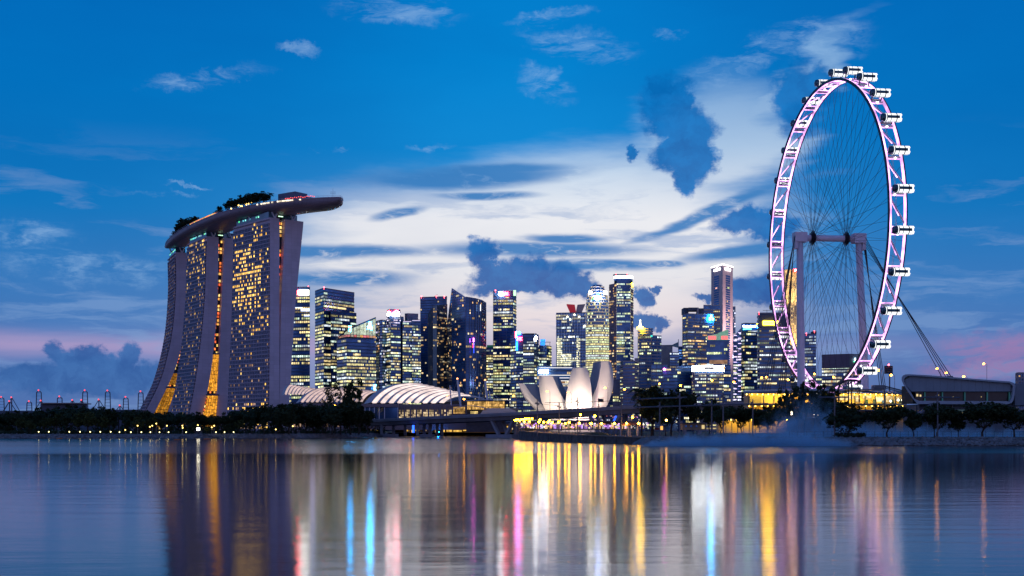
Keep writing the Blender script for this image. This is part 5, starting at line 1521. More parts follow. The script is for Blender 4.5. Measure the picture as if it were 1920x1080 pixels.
m_ = MB(); m_.path([P(1601.5 + k*1.4, 678 - .5*math.sin(k*.45), 1489.5) for k in range(9)], .5, 5); m_.build('green_swoosh', E_GREEN, t.o); t.done()
t = Tower('apartment_block', 'small pale apartment block above the white hall roof at the right edge', 'apartment block', 1915, 1100, 135)
t.volume([(1905, 1106), (1909, 1098), (1935, 1100)], 699, 3.2, 3, .25, WARM, M_GLASS2, band=M_CONC, band_h=.5, mull=1, mmat=M_CONC, runs=(1, 1)); t.done()
# low city fabric that closes the gaps at street level
low = [(590, 640, 742, 1480), (700, 790, 748, 1700), (905, 960, 742, 1760), (1075, 1150, 740, 1700), (1190, 1250, 740, 1760), (1375, 1400, 715, 1820), (1395, 1425, 726, 1850), (1500, 1545, 706, 1750), (1610, 1640, 735, 1600)]
for i, (a, b_, yt, D) in enumerate(low):
    t = Tower('low_block', f'plain low block glimpsed between the towers, {ordn(i+1)} from the left', 'city block', (a + b_)/2, D, 200 + i)
    t.volume([(a, D), (b_, D)], yt, 4, 3, .35, OFFICE, M_GLASS2, band=M_CONC2); t.done()
# ------------------------------------------------------------------ convention hall with ribbed shell roof
M_SHELL = pmat('white_shell_roof', (.62, .57, .58), .5, 0, .05, .1)
E_LITBAND = emat('pink_white_shell_glow', (1.0, .80, .76), 1.15, var=.25, scale=.1)  # glow that paints the lit bands of the roof shells
E_LITBAND2 = emat('soft_pink_shell_glow', (1.0, .72, .68), .72, var=.25, scale=.1)
def bez(a, b_, c, n):
    return [a*(1 - t)**2 + b_*2*t*(1 - t) + c*t*t for t in [i/n for i in range(n + 1)]]
def ribbed_roof(name, label, eave, ridge, ctrl_lift, De, Dr, nrib, wall_y=None, back=40, lap=1.52, lit_band=None):
    """eave(i), ridge(i): (px,py) of rib line i in 0..1"""
    root = thing(name, label, 'hall roof', XY(eave(0)[0], De) + Vector((0, 0, GZ)))
    lines = []
    for i in range(nrib + 1):
        f_ = i/nrib
        a = P(*eave(f_), De); c = P(*ridge(f_), Dr)
        m = (a + c)/2 + Vector((-(c.x - a.x)*.22, -(Dr - De)*.12, ctrl_lift*(c.z - a.z)))
        lines.append(bez(a, m, c, 18))
    for i in range(nrib):
        A, B = lines[i], lines[i+1]
        up = lambda k: Vector((0, 0, k))
        # each shell laps over the next: its far edge stands proud above a painted-on glowing band
        sh = MB()
        sh.grid([[p + up(.1) for p in A], [a.lerp(b_, .5) + up(.55) for a, b_ in zip(A, B)], [a.lerp(b_, .94) + up(1.5) for a, b_ in zip(A, B)],
                 [a.lerp(b_, .94) + up(1.1) for a, b_ in zip(A, B)]])
        so = sh.build('roof_shell', M_SHELL, root, smooth=False)
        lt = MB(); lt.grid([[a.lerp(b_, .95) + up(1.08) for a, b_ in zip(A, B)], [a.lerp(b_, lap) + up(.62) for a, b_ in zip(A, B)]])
        lt.build('lit_shell_band', lit_band or E_LITBAND, so)  # glowing strip over the next shell, in place of light falling on it
    # the far half of the vault, down to the back eave
    m_ = MB(); m_.grid([[l[-1] for l in lines], [l[-1] + Vector((6, back*.5, -4)) for l in lines], [l[-1] + Vector((10, back, -16)) for l in lines]])
    m_.build('rear_roof', M_SHELL, root)
    return root, lines

hall, lines = ribbed_roof('convention_hall', 'white ribbed shell-roofed hall with glowing bands beside the road bridge',
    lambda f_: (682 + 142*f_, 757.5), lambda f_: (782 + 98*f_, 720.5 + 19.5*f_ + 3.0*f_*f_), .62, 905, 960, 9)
# end gable with dark soffit and overhanging tip
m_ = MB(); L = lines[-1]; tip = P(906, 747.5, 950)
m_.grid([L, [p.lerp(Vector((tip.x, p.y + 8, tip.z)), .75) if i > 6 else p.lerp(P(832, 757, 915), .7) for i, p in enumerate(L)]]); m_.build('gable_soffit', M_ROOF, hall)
m_ = MB(); m_.path(L[8:] + [tip], .9, 6); m_.build('gable_edge', M_SHELL, hall)
# walls below the roof
D = 903
def wallbox(parent, px0, px1, y0, y1, D, dep, mat, part):
    a, b_ = XY(px0, D), XY(px1, D); m_ = MB(); m_.prism([a, b_, b_ + Vector((0, dep, 0)), a + Vector((0, dep, 0))], ZH(y1, D), ZH(y0, D)); return m_.build(part, mat, parent)
M_HALLW = pmat('hall_wall', (.24, .20, .24), .7, 0, .08, .1)
wallbox(hall, 680, 880, 757.8, 806, D + 2, 40, M_HALLW, 'wall')
wallbox(hall, 680, 746, 757.5, 763, D - 6, 8, M_HALLW, 'portal_frame')
wallbox(hall, 684, 720, 764, 786, D - 1, 2, M_GLASS2, 'dark_glazing'); wallbox(hall, 722, 745, 764, 788, D - 5, 6, M_GLASS2, 'dark_glazing')
for px in (684, 693, 702, 711, 721, 746): 
    m_ = MB(); m_.tube(P(px, 764, D - 6), P(px, 790, D - 6), .35, n=6); m_.build('portal_column', M_STEELW, hall)
r_ = random.Random(8); e_ = MB()
for j in range(9):
    x0 = 748 + j*11.3; wallbox(hall, x0 + 9, x0 + 11.3, 760, 790, D - .6, 1.6, M_HALLW, 'pilaster')
    for k in range(4):
        for q in range(3):
            if r_.random() < .72:
                g_ = r_.uniform(.25, .75); a = P(x0 + .4 + q*2.8, 781 - k*4.2 + 3.6, D - .35); b_ = P(x0 + 2.9 + q*2.8, 781 - k*4.2, D - .35)
                if k == 3 and r_.random() < .6: g_ *= .25
                e_.face([a, (b_.x, a.y, a.z), b_, (a.x, a.y, b_.z)], (1*g_, .74*g_, .42*g_))
e_.build('lit_panes', M_WIN, hall, kind='stuff')
# two roofs farther left
ribbed_roof('exhibition_hall', 'pale pink ribbed roof seen behind the tall shore trees', lambda f_: (555 + 120*f_, 756 - 1*f_), lambda f_: (622 + 90*f_, 728.5 + 8*f_), .55, 930, 985, 13, lap=1.5, lit_band=E_LITBAND2)
ribbed_roof('exhibition_hall', 'small pink-lit curved roof at the foot of the nearest hotel tower', lambda f_: (528 + 50*f_, 741.5), lambda f_: (542 + 58*f_, 723.5 + 9*f_), .6, 1000, 1040, 8, lap=1.5, lit_band=E_LITBAND2)
t_ = thing('hall_podium', 'long low podium wall with warm lit bays behind the shore trees', 'podium', XY(620, 925) + Vector((0, 0, GZ)))
wallbox(t_, 540, 680, 757, 812, 925, 30, M_HALLW, 'wall')
e_ = MB()
for j in range(26):
    if r_.random() < .6:
        g_ = r_.uniform(.15, .5); a = P(540 + j*5.4, 800, 924.5); b_ = P(544.4 + j*5.4, 790, 924.5); e_.face([a, (b_.x, a.y, a.z), b_, (a.x, a.y, b_.z)], (1*g_, .62*g_, .42*g_))
e_.build('lit_bays', M_WIN, t_, kind='stuff')

# glass foyer to the right of the hall
foy = thing('glass_foyer', 'amber glass foyer with flat oversailing roof right of the ribbed hall', 'foyer', XY(910, 880) + Vector((0, 0, GZ)))
def glazed(parent, px0, px1, y0, y1, D, nx, ny, seed, col=(1, .56, .16), g0=.25, g1=.9):
    r = random.Random(seed); e_ = MB(); f_ = MB()
    for i in range(nx):
        for j in range(ny):
            a = P(lerp(px0, px1, (i + .06)/nx), lerp(y1, y0, (j + .06)/ny), D); b_ = P(lerp(px0, px1, (i + .94)/nx), lerp(y1, y0, (j + .94)/ny), D)
            g_ = r.uniform(g0, g1); e_.face([a, (b_.x, a.y, a.z), b_, (a.x, a.y, b_.z)], tuple(c*g_ for c in col))
    for i in range(nx + 1): f_.tube(P(lerp(px0, px1, i/nx), y1, D - .2), P(lerp(px0, px1, i/nx), y0, D - .2), .12, n=4)
    for j in range(ny + 1): f_.tube(P(px0, lerp(y1, y0, j/ny), D - .2), P(px1, lerp(y1, y0, j/ny), D - .2), .12, n=4)
    o = e_.build('glazing', M_WIN, parent, kind='stuff'); f_.build('glazing_bars', M_DARKST, o, kind='stuff')
wallbox(foy, 874, 948, 752, 810, 884, 30, M_ROOF, 'core')
glazed(foy, 876, 946, 752.5, 768, 882, 22, 3, 5)
m_ = MB(); rows = []
for i in range(13):
    px = 868 + 112*i/12; y = 752.5 - 3.2*math.sin(math.pi*i/14) + (i/12)**2*2.2
    rows.append([P(px, y, 872), P(px, y - .8, 872), P(px, y - 1.2, 910), P(px, y, 910)])
m_.grid(rows, True); m_.build('oversailing_roof', M_SHELL, foy)
can = thing('arched_canopy', 'white arched canopy with bright mouth in front of the amber foyer', 'canopy', XY(875, 860) + Vector((0, 0, GZ)))
rows = []
for i in range(15):
    f_ = i/14; px = 848 + 64*f_; y = 773 - 13.5*math.sin(math.pi*min(1, f_*.56 + .10))**.9 + 10*max(0, f_ - .45)
    rows.append([P(px, min(y, 772), 860), P(px, min(y, 772) - .9, 860), P(px + 2, min(y, 772) - 1.0, 880), P(px + 2, min(y, 772), 880)])
m_ = MB(); m_.grid(rows, True); m_.build('canopy_shell', M_SHELL, can)
glazed(can, 850, 872, 762.5, 776, 861.5, 9, 3, 6, g0=.2, g1=.6); glazed(can, 882, 896, 771, 776, 860.5, 5, 2, 7, (1, .72, .25), .8, 1.3)
lou = thing('louvred_glass_roof', 'sloping louvred glass roof stepping down right of the foyer', 'glass roof', XY(940, 850) + Vector((0, 0, GZ)))
m_ = MB(); m_.grid([[P(900, 777, 848), P(984, 777, 848)], [P(908, 766, 870), P(956, 766, 870)]]); sl_ = m_.build('glass_slope', pmat('lit_roof_glass', (.20, .17, .14), .25, .2, .3, .3, emit=(1, .6, .25), es=.12), lou)
for k in range(12):
    f_ = k/11; m_ = MB(); m_.tube(P(lerp(900, 908, f_), lerp(777, 766, f_), lerp(848, 870, f_) - .4), P(lerp(984, 956, f_), lerp(777, 766, f_), lerp(848, 870, f_) - .4), .25, n=5); m_.build('louvre', M_SHELL, lou)
wallbox(lou, 945, 972, 765, 778, 872, 10, pmat('warm_stone_block', (.40, .30, .24), .7, 0, .1, .2), 'stone_block')
# cable-stayed roof masts
for i, (x0, y0, x1, y1, r0) in enumerate(((846, 760, 843.5, 722.5, .55), (864, 762, 857.5, 711, .95), (914, 752, 909.5, 713.5, .9), (898, 750, 899, 736, .35), (920, 750, 917, 733, .5))):
    t_ = thing('roof_mast', f'pale raking roof mast with stay wires, {ordn(i+1)} from the left beside the ribbed hall', 'mast', P(x0, y0, 880), 'raking masts beside the hall')
    m_ = MB(); m_.path([P(x0, y0, 880), P((x0 + x1)/2, (y0 + y1)/2, 880), P(x1, y1, 880)], [r0*.8, r0, r0*.6], 8); m_.build('shaft', M_STEELW, t_)
    for dx in (-12, 14, 26): 
        m_ = MB(); m_.tube(P(x1, y1, 880), P(x1 + dx, 752, 890), .06, n=4, caps=False); m_.build('stay_wire', M_STEELW, t_)
    if r0 > .8: m_ = MB(); m_.ball(P(x1, y1 - .8, 880), .7, 6, 4); m_.build('warning_lamp', emat('orange_beacon', (1, .3, .1), 6), t_)

# ------------------------------------------------------------------ lotus-shaped museum
MD = 1100.0
mus = thing('lotus_museum', 'white lotus-shaped museum of tall curving petals, warmly uplit', 'museum', XY(1078, MD) + Vector((0, 0, GZ)))
M_PETAL = pmat('petal_skin', (.70, .68, .70), .45, 0, .04, .08)
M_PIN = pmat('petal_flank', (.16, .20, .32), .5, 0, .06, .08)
axis = XY(1082, MD + 42)
def petal(lab, prof, Dn, inward, bulge, wavy=False):
    """prof: rows (y, xl, xr) from the cut top down; flanks run back towards the axis"""
    ys = [p[0] for p in prof]; xl = [(p[0], p[1]) for p in prof]; xr = [(p[0], p[2]) for p in prof]
    front, rowsL, rowsR, back = [], [], [], []
    n_ = 22
    for i in range(n_ + 1):
        y = lerp(ys[0], ys[-1], i/n_); f_ = i/n_
        a, b_ = P(smooth_interp(y, xl), y, Dn), P(smooth_interp(y, xr), y, Dn)
        out = ((a + b_)/2 - axis); out.z = 0; out.normalize()
        row = []
        for k in range(11):
            t_ = k/10; p = a.lerp(b_, t_)
            row.append(p + out*bulge*math.sin(math.pi*t_)*(1 - .2*f_) + (Vector((0, 0, 0))))
        front.append(row)
        th = inward*(1 - .35*(1 - f_))
        rowsL.append([row[0], row[0] - out*th]); rowsR.append([row[-1], row[-1] - out*th]); back.append([row[0] - out*th, ((row[0] + row[-1])/2) - out*th*1.25, row[-1] - out*th])
    m_ = MB(); m_.grid(front); po = m_.build('petal', M_PETAL, mus, smooth=True, label=lab)
    m_ = MB(); m_.grid(rowsL); m_.grid(rowsR); m_.grid(back); m_.build('petal_flank', M_PIN, po)
    m_ = MB(); m_.face(front[0] + [back[0][2], back[0][1], back[0][0]]); m_.build('petal_skylight', M_GLASS, po)
petal('leaning outermost petal', [(719, 972, 983), (730, 975.5, 990), (743, 981, 1000), (757, 992, 1014), (768, 1003, 1026), (785, 1020, 1045)], MD - 10, 24, 3.5)
petal('left petal with a square-cut top', [(705.5, 1011, 1036), (718, 1010.5, 1041.5), (732, 1011.5, 1047.5), (745, 1013.5, 1055), (757, 1017, 1062), (775, 1026, 1068), (788, 1035, 1072)], MD - 22, 22, 4)
petal('broad central petal', [(690, 1074, 1101), (702, 1070.5, 1104.5), (715, 1067, 1107), (728, 1064.2, 1108.6), (742, 1061.5, 1109.8), (758, 1061, 1110), (775, 1064, 1107), (788, 1067, 1104)], MD - 30, 22, 5)
petal('tallest petal, hooked outward on the right', [(677.5, 1127, 1144), (690, 1126, 1148), (705, 1123.5, 1150), (718, 1120.5, 1150.2), (730, 1117, 1148.5), (743, 1111, 1145), (757, 1104, 1140), (770, 1098, 1132), (788, 1092, 1122)], MD - 18, 26, 4)
petal('rear petal glimpsed between the front ones', [(724, 1040, 1062), (740, 1044, 1066), (770, 1052, 1072), (788, 1056, 1075)], MD + 30, 12, 3)
petal('low rear petal', [(736, 1098, 1122), (750, 1096, 1118), (788, 1092, 1110)], MD + 25, 12, 3)
m_ = MB(); m_.lathe(XY(1078, MD + 6), [(24, GZ), (26, 10), (22, 22), (.1, 24)], 24); m_.build('base_drum', M_PETAL, mus)
def flood(name, parent, loc, target, energy, col, size, spot=None):
    ld = bpy.data.lights.new(name, 'AREA'); ld.energy = energy; ld.color = col; ld.shape = 'DISK'; ld.size = size; ld.spread = math.radians(150)
    lo = bpy.data.objects.new(name, ld); COL.objects.link(lo); lo.parent = parent
    lo.location = Vector(loc) - ORG[parent.name]; lo.rotation_euler = (Vector(target) - Vector(loc)).to_track_quat('-Z', 'Y').to_euler()
for px, tx, ty, en in ((1030, 1032, 735, 7000), (1085, 1088, 725, 16000), (1000, 1000, 748, 3000), (1120, 1128, 725, 7500)):
    flood('uplight', mus, P(px, 782, MD - 52) - Vector((0, 0, 0)), P(tx, ty, MD - 20), en, (1, .78, .54), 5)
flood('uplight', mus, P(1098, 776, MD - 48), P(1096, 760, MD - 26), 3500, (1, .45, .65), 3)

# ------------------------------------------------------------------ road bridge
br = thing('road_bridge', 'long concrete road bridge crossing the bay mouth in front of the museum', 'bridge', XY(960, 680))
BP = [(640, 788.5, 850), (697, 786, 810), (807, 780.5, 745), (960, 773, 690), (1080, 766, 660), (1198, 759.5, 645), (1320, 755, 640), (1430, 752.5, 640)]
def bpath(n):
    out = []
    for i in range(n + 1):
        px = lerp(BP[0][0], BP[-1][0], i/n)
        y = smooth_interp(px, [(b_[0], b_[1]) for b_ in BP]); D = smooth_interp(px, [(b_[0], b_[2]) for b_ in BP])
        out.append(P(px, y, D))
    return out
bp = bpath(46)
BN = [Vector((-(bp[min(i+1, 46)] - bp[max(i-1, 0)]).y, (bp[min(i+1, 46)] - bp[max(i-1, 0)]).x, 0)).normalized() for i in range(47)]
BN = [n if n.y > 0 else -n for n in BN]
BWID = 24.0
def brow(p, n, z0, z1, o0, o1): return [p + n*o0 + Vector((0, 0, z0)), p + n*o1 + Vector((0, 0, z0)), p + n*o1 + Vector((0, 0, z1)), p + n*o0 + Vector((0, 0, z1))]
for k in range(0, 46, 2):                          # separate precast spans
    m_ = MB(); m_.grid([brow(bp[i], BN[i], -1.9, -1.1, 0, BWID) for i in range(k, k + 3)], True)
    for i in (k, k + 2): m_.face(brow(bp[i], BN[i], -1.9, -1.1, 0, BWID))
    m_.grid([[bp[i] + BN[i]*3 + Vector((0, 0, -4.2)), bp[i] + BN[i]*(BWID - 3) + Vector((0, 0, -4.2)), bp[i] + BN[i]*(BWID - 1.5) + Vector((0, 0, -1.9)), bp[i] + BN[i]*1.2 + Vector((0, 0, -1.9))] for i in range(k, k + 3)], True)
    m_.build('deck_span', M_CONCB, br)
for k in range(0, 46, 2):
    m_ = MB(); m_.grid([brow(bp[i].lerp(bp[i+1], .03) if i == k else bp[i], BN[i], -1.1, 0.0, -.25, .15) for i in range(k, k + 3)], True)
    m_.build('parapet', M_CONCB, br)
m_ = MB()
for o_ in (.0, BWID - .2):
    m_.path([p + n*o_ + Vector((0, 0, .55)) for p, n in zip(bp, BN)], .07, 4)
    for p, n in zip(bp, BN): m_.tube(p + n*o_, p + n*o_ + Vector((0, 0, .55)), .06, n=4)
m_.build('handrail', M_POLE, br, kind='stuff')
m_ = MB(); m_.grid([[p + n*.4 + Vector((0, 0, -1.096)) for p, n in zip(bp, BN)], [p + n*(BWID - .4) + Vector((0, 0, -1.096)) for p, n in zip(bp, BN)]])
m_.build('carriageway', pmat('asphalt', (.05, .05, .055), .9, 0, .2, .3), br)
def on_bridge(px):
    i = (px - BP[0][0])/(BP[-1][0] - BP[0][0])*46; i = max(0, min(45.999, i)); k = int(i)
    return bp[k].lerp(bp[k+1], i - k), BN[k]
# V-shaped piers on pile caps
def vpier(px, cap, legs=3, mat=M_CONCB):
    p, n = on_bridge(px); d = Vector((n.y, -n.x, 0))
    z1 = p.z - 4.1
    m_ = MB(); m_.box(Vector((p.x, p.y, .9)) + n*BWID/2, cap, BWID*.9, 2.2, d, n); m_.build('pile_cap', M_CONCB, br)
    for o_ in (4.5, 12, 19.5):
        for sg in (-1, 1):
            m_ = MB(); b0 = Vector((p.x, p.y, 1.9)) + n*o_ + d*sg*3.2; t0 = Vector((p.x, p.y, z1)) + n*o_ + d*sg*(9.0 - (o_ - 4.5)*.12)
            q = (t0 - b0).normalized(); m_.box((b0 + t0)/2, (t0 - b0).length, 1.9, 1.5, q, n); m_.build('raking_leg', mat, br)
vpier(932, 22); vpier(1128, 22); vpier(1300, 20)
for px, blue in ((775, True), (708, False)):
    p, n = on_bridge(px)
    for j, o_ in enumerate((3, 12, 21)):
        m_ = MB(); m_.box(Vector((p.x, p.y, (p.z - 4)/2 + .5)) + n*o_, 1.8, 1.8, p.z - 4 - 1)
        m_.build('pier_column', M_CONCB, br)
    m_ = MB(); m_.box(Vector((p.x, p.y, .9)) + n*10, 8, 24, 2.0); m_.build('pile_cap', M_CONCB, br)
    if blue:
        m_ = MB(); m_.box(Vector((p.x - .2, p.y + 1.9, (p.z - 5)/2 + 1.4)), 1.3, .2, p.z - 8); m_.build('blue_light_panel', emat('blue_pier_light', (.02, .10, 1), 4), br)
for px in (789, 801, 814):
    p, n = on_bridge(px); m_ = MB(); m_.box(Vector((p.x, p.y + 30, 6)), 2.0, 1.6, 9); m_.build('approach_column', M_CONCB, br)
# blue-lit raking legs beyond the seawall
for i, (a, b_) in enumerate(((P(1103, 770, 662), P(1117, 802, 662)), (P(1156, 780, 655), P(1144, 804, 655)))):
    m_ = MB(); q = (b_ - a).normalized(); m_.box((a + b_)/2 + Vector((0, -1.5, 0)), (b_ - a).length, .4, 1.5, q, Vector((0, 1, 0))); m_.build('blue_light_panel', emat('blue_leg_light', (.03, .12, 1), 1.6), br)

# ------------------------------------------------------------------ low footbridge and lit arcades under the road bridge
fb = thing('low_waterfront_bridge', 'low lit bridge seen beneath the road bridge, strung with pink and amber lights', 'bridge', XY(1000, 1000))
wallbox(fb, 860, 1210, 788.5, 791.5, 1000, 14, M_CONCB, 'deck'); wallbox(fb, 1040, 1215, 783.5, 785.3, 960, 8, M_CONCB, 'upper_deck')
r_ = random.Random(12); e_ = MB()
for j in range(70):
    px = 1000 + j*3.0; g_ = r_.uniform(.2, 1.2)
    e_.ball(P(px + r_.uniform(-1, 1), r_.choice((781.5, 782.5, 787, 780)), 955), r_.uniform(.25, .5), 5, 3); col = r_.choice(((1, .35, .6), (1, .55, .3), (.7, .3, 1), (1, .8, .6), (1, .3, .3)))
    e_.c[-15:] = [tuple(c*g_ for c in col)]*15
e_.build('string_lights', M_WIN, fb, kind='stuff')
for px in range(870, 1210, 26): m_ = MB(); m_.tube(P(px, 791, 1004), P(px, 808, 1004), .6, n=6); m_.build('bridge_column', M_CONCB, fb)
arc = thing('waterfront_arcade', 'amber-lit colonnaded waterfront arcade beneath the left end of the road bridge', 'arcade', XY(820, 912) + Vector((0, 0, GZ)))
wallbox(arc, 735, 960, 796, 811, 930, 20, pmat('arcade_wall', (.20, .15, .10), .8, 0, .2, .2), 'rear_wall')
wallbox(arc, 830, 965, 793.5, 796, 915, 30, M_CONCB, 'roof_slab')
for j in range(11):
    px = 761 + j*5.6; m_ = MB(); m_.tube(P(px, 796, 912), P(px, 811, 912), .45, n=6); m_.build('column', M_CONCB if j % 2 else pmat('lit_column', (.5, .4, .25), .7, 0, 0, emit=(1, .6, .15), es=.7), arc)
e_ = MB(); r_ = random.Random(14)
for px0, px1, y0, y1, g_ in ((837, 848, 806, 809.6, 1.3), (850, 866, 806.5, 809.6, 1.3), (831, 834, 806, 810, 1.0), (868, 908, 800.5, 808, .45), (910, 958, 799, 806, .5), (762, 768, 798, 809, .5), (777, 786, 797, 808, .45), (795, 800, 797, 808, .4), (806, 812, 796, 803, .35), (695, 703, 800, 808, .35), (706, 716, 800, 808, .3), (720, 724, 798, 801, 1.0)):
    n_ = max(1, int((px1 - px0)/3))
    for k in range(n_):
        q = g_*r_.uniform(.5, 1.2); a = P(lerp(px0, px1, (k + .05)/n_), y1, 927); b_ = P(lerp(px0, px1, (k + .95)/n_), y0, 927)
        e_.face([a, (b_.x, a.y, a.z), b_, (a.x, a.y, b_.z)], (1*q, .62*q, .12*q))
e_.build('lit_bays', emat('arcade_glow', (1, .58, .10), 1.0, var=.5, scale=.4), arc, kind='stuff')
m_ = MB(); m_.ball(P(821.5, 809.8, 900), .8, 6, 4); m_.build('blue_lamp', E_BLUE, arc)
for px in (838, 844, 853, 862): flood('arcade_lamp', arc, P(px, 799, 922), P(px, 810, 924), 500, (1, .6, .1), 1.5)

# ------------------------------------------------------------------ street lamps on the bridge and shores
def lamp_proto(name, h, arm, mat_e, rad, cat):
    o = thing(name, 'lamp', cat, (0, 0, 0))
    m_ = MB(); m_.path([(0, 0, 0), (0, 0, h*.6), (0, 0, h)], [.16, .12, .09], 6); m_.build('pole', M_POLE, o)
    if arm: m_ = MB(); m_.path([(0, 0, h - .1), (-arm*.5, 0, h + .35), (-arm, 0, h + .4)], .08, 5); m_.build('arm', M_POLE, o)
    m_ = MB(); m_.ball((-arm, 0, h + .15 if arm else h + rad*.7), rad, 10, 6, .8 if arm else 1); m_.build('lamp_head', mat_e, o)
    note_kids(o); return o
LP = {}
def lamp(kind_, x, y, z, h, label, group):
    if kind_ not in LP:
        o = {'road': lambda: lamp_proto('street_lamp', 10, 1.6, E_SODIUM, .55, 'street lamp'),
             'prom': lambda: lamp_proto('promenade_lamp', 5, 0, E_PROM, .41, 'lamp post'),
             'low': lambda: lamp_proto('path_light', 1.0, 0, E_COOL, .32, 'path light'),
             'park': lambda: lamp_proto('park_lamp', 4.5, 0, emat('park_lamp_light', (1, .66, .16), 6), .34, 'lamp post')}[kind_]()
        LP[kind_] = o
    else: o = copy_tree(LP[kind_])
    o.location = (x, y, z)
    hb = {'road': 10, 'prom': 5, 'low': 1, 'park': 4.5}[kind_]
    o['label'] = label; o['group'] = group
    h = max(h, .5)
    for ch in o.children:
        if ch.name.startswith('pole'): ch.scale = (1, 1, h/hb)
        else: ch.location = (0, 0, h - hb)
    return o
road = [(768, 754.5), (870, 748.5), (963, 742.5), (1026, 734), (1065.5, 736.5), (1134.5, 727.5), (1171, 730), (1236.5, 720), (1276, 723), (1335, 713.5), (1376, 716.5)]
for i, (px, py) in enumerate(road):
    p, n = on_bridge(px); far_ = i % 2
    q = p + n*(2 if not far_ else BWID - 2)
    q.x = (px - 960)/F*q.y + 1.6
    lamp('road', q.x, q.y, p.z - 1.1, ZH(py, q.y) - p.z + 1.0, f'orange street lamp, {ordn(i+1)} from the left along the road bridge', 'street lamps on the road bridge')
for i, (px, py, D) in enumerate(((592.5, 767, 850), (627.5, 760.5, 850), (674, 762, 840), (838, 741, 880), (1428, 708, 640), (1437, 707, 645), (1478, 712, 650), (1527, 701, 650), (1563, 707, 640), (1647, 694, 560), (1671, 703, 555), (1757, 691, 600), (1774, 699, 610), (1807, 706, 590), (1844.5, 682, 620))):
    p = XY(px, D)
    lamp('road', p.x + 1.6, D, GZ, ZH(py, D) - GZ - .2, ('orange street lamp among the trees and roofs, %s from the left off the bridge' % ordn(i+1)), 'street lamps off the bridge')
bol = [72.5, 91.5, 130, 150, 169, 188, 207.5, 224, 245.5, 265, 282, 299, 316, 349, 405, 421, 438]
for i, px in enumerate(bol):
    p = XY(px, 668); lamp('low', p.x, p.y, GZ, 1.0 if i < 7 else .8, f'small pale path light, {ordn(i+1)} from the left along the left shore edge', 'path lights on the left shore')
park = [(258, 799), (281, 801), (285.5, 799), (293, 795), (313, 799), (342, 799), (342.5, 803), (371, 798), (401.5, 799), (380, 785.5), (462.5, 777), (471, 773), (397, 802), (235, 807), (517, 806), (549, 800)]
for i, (px, py) in enumerate(park):
    D = 671 if py > 790 else 740
    p = XY(px, D); lamp('park', p.x, p.y, GZ, max(1.2, ZH(py, D) - GZ), f'warm park lamp, {ordn(i+1)} among the trees of the left shore', 'park lamps of the left shore')
t_ = thing('lit_kiosk', 'small brilliantly lit white kiosk at the water steps of the left shore', 'kiosk', XY(371, 668) + Vector((0, 0, GZ)))
wallbox(t_, 368.6, 373.6, 802, 807, 668, 1.5, emat('kiosk_light', (1, .93, .72), 7), 'lit_box'); wallbox(t_, 366.5, 376, 807.2, 812, 667, 3, M_WALLD, 'plinth')
for sg in (-1, 1):
    m_ = MB(); a = P(371 + sg*4, 812, 667); b_ = P(371 + sg*36, 820, 660); a.z = GZ + .2; b_.z = .3; m_.path([a, b_], .35, 6); m_.build('stair_wall', M_WALLD, t_)

# ------------------------------------------------------------------ seawall promenade
SW = [(973, 566, 4.5), (976, 552, 4.4), (990, 532, 4.1), (1010, 512, 3.7), (1040, 485, 3.3), (1080, 455, 3.0), (1115, 438, 2.85), (1150, 420, 2.7), (1180, 408, 2.6), (1210, 397, 2.55)]
sw = thing('seawall', 'curving dark concrete seawall with a fenced promenade in front of the bridge', 'seawall', XY(1080, 455))
def swp(f_):
    i = f_*(len(SW) - 1); k = min(int(i), len(SW) - 2); t = i - k
    return XY(lerp(SW[k][0], SW[k+1][0], t), lerp(SW[k][1], SW[k+1][1], t)) + Vector((0, 0, lerp(SW[k][2], SW[k+1][2], t)))
sp = [swp(i/60) for i in range(61)]
SN = []
for i in range(61):
    d = (sp[min(i+1, 60)] - sp[max(i-1, 0)]); d.z = 0; d.normalize(); n = Vector((d.y, -d.x, 0)); SN.append(n if n.y < 0 else -n)
for k in range(0, 60, 4):                          # wall panels with recessed joints
    m_ = MB(); rows = []
    for j, i in enumerate(range(k, k + 5)):
        e = .04 if j in (0, 4) else 0
        p = sp[i].lerp(sp[i+1], .08) if j == 0 and i < 60 else (sp[i].lerp(sp[i-1], .08) if j == 4 else sp[i])
        rows.append([p + SN[i]*.0 + Vector((0, 0, -.35)), p + SN[i]*.0 + Vector((0, 0, -p.z - .8)), p - SN[i]*.9 + Vector((0, 0, -p.z - .8)), p - SN[i]*.9 + Vector((0, 0, -.35))])
    m_.grid(rows, True); m_.face(rows[0]); m_.face(rows[-1]); m_.build('wall_panel', M_WALLD, sw)
m_ = MB(); m_.grid([[p - n*.6 + Vector((0, 0, -.4)) for p, n in zip(sp, SN)], [Vector((p.x, p.y, -.5)) - n*.6 for p, n in zip(sp, SN)]]); m_.build('wall_core', M_DARKST, sw)
for k in range(0, 60, 6):
    m_ = MB(); rows = []
    for i in range(k, k + 7):
        p = sp[i].lerp(sp[i+1], .05) if i == k else sp[i]; n = SN[i]
        rows.append([p + n*.35, p + n*.35 + Vector((0, 0, -.34)), p - n*1.0 + Vector((0, 0, -.34)), p - n*1.0])
    m_.grid(rows, True); m_.face(rows[0]); m_.face(rows[-1]); m_.build('coping_stone', pmat('pale_coping', (.22, .20, .18), .8, 0, .2, .4), sw)
m_ = MB(); m_.grid([[p - n*1.0 + Vector((0, 0, -.02)) for p, n in zip(sp, SN)], [p - n*9 + Vector((0, 0, .0)) for p, n in zip(sp, SN)], [Vector((p.x, p.y, GZ - .1)) - n*24 for p, n in zip(sp, SN)]]); m_.build('walkway', M_PAVE, sw)
m_ = MB()
for z_ in (.4, .75, 1.1): m_.path([p - n*.3 + Vector((0, 0, z_)) for p, n in zip(sp, SN)], .035, 4)
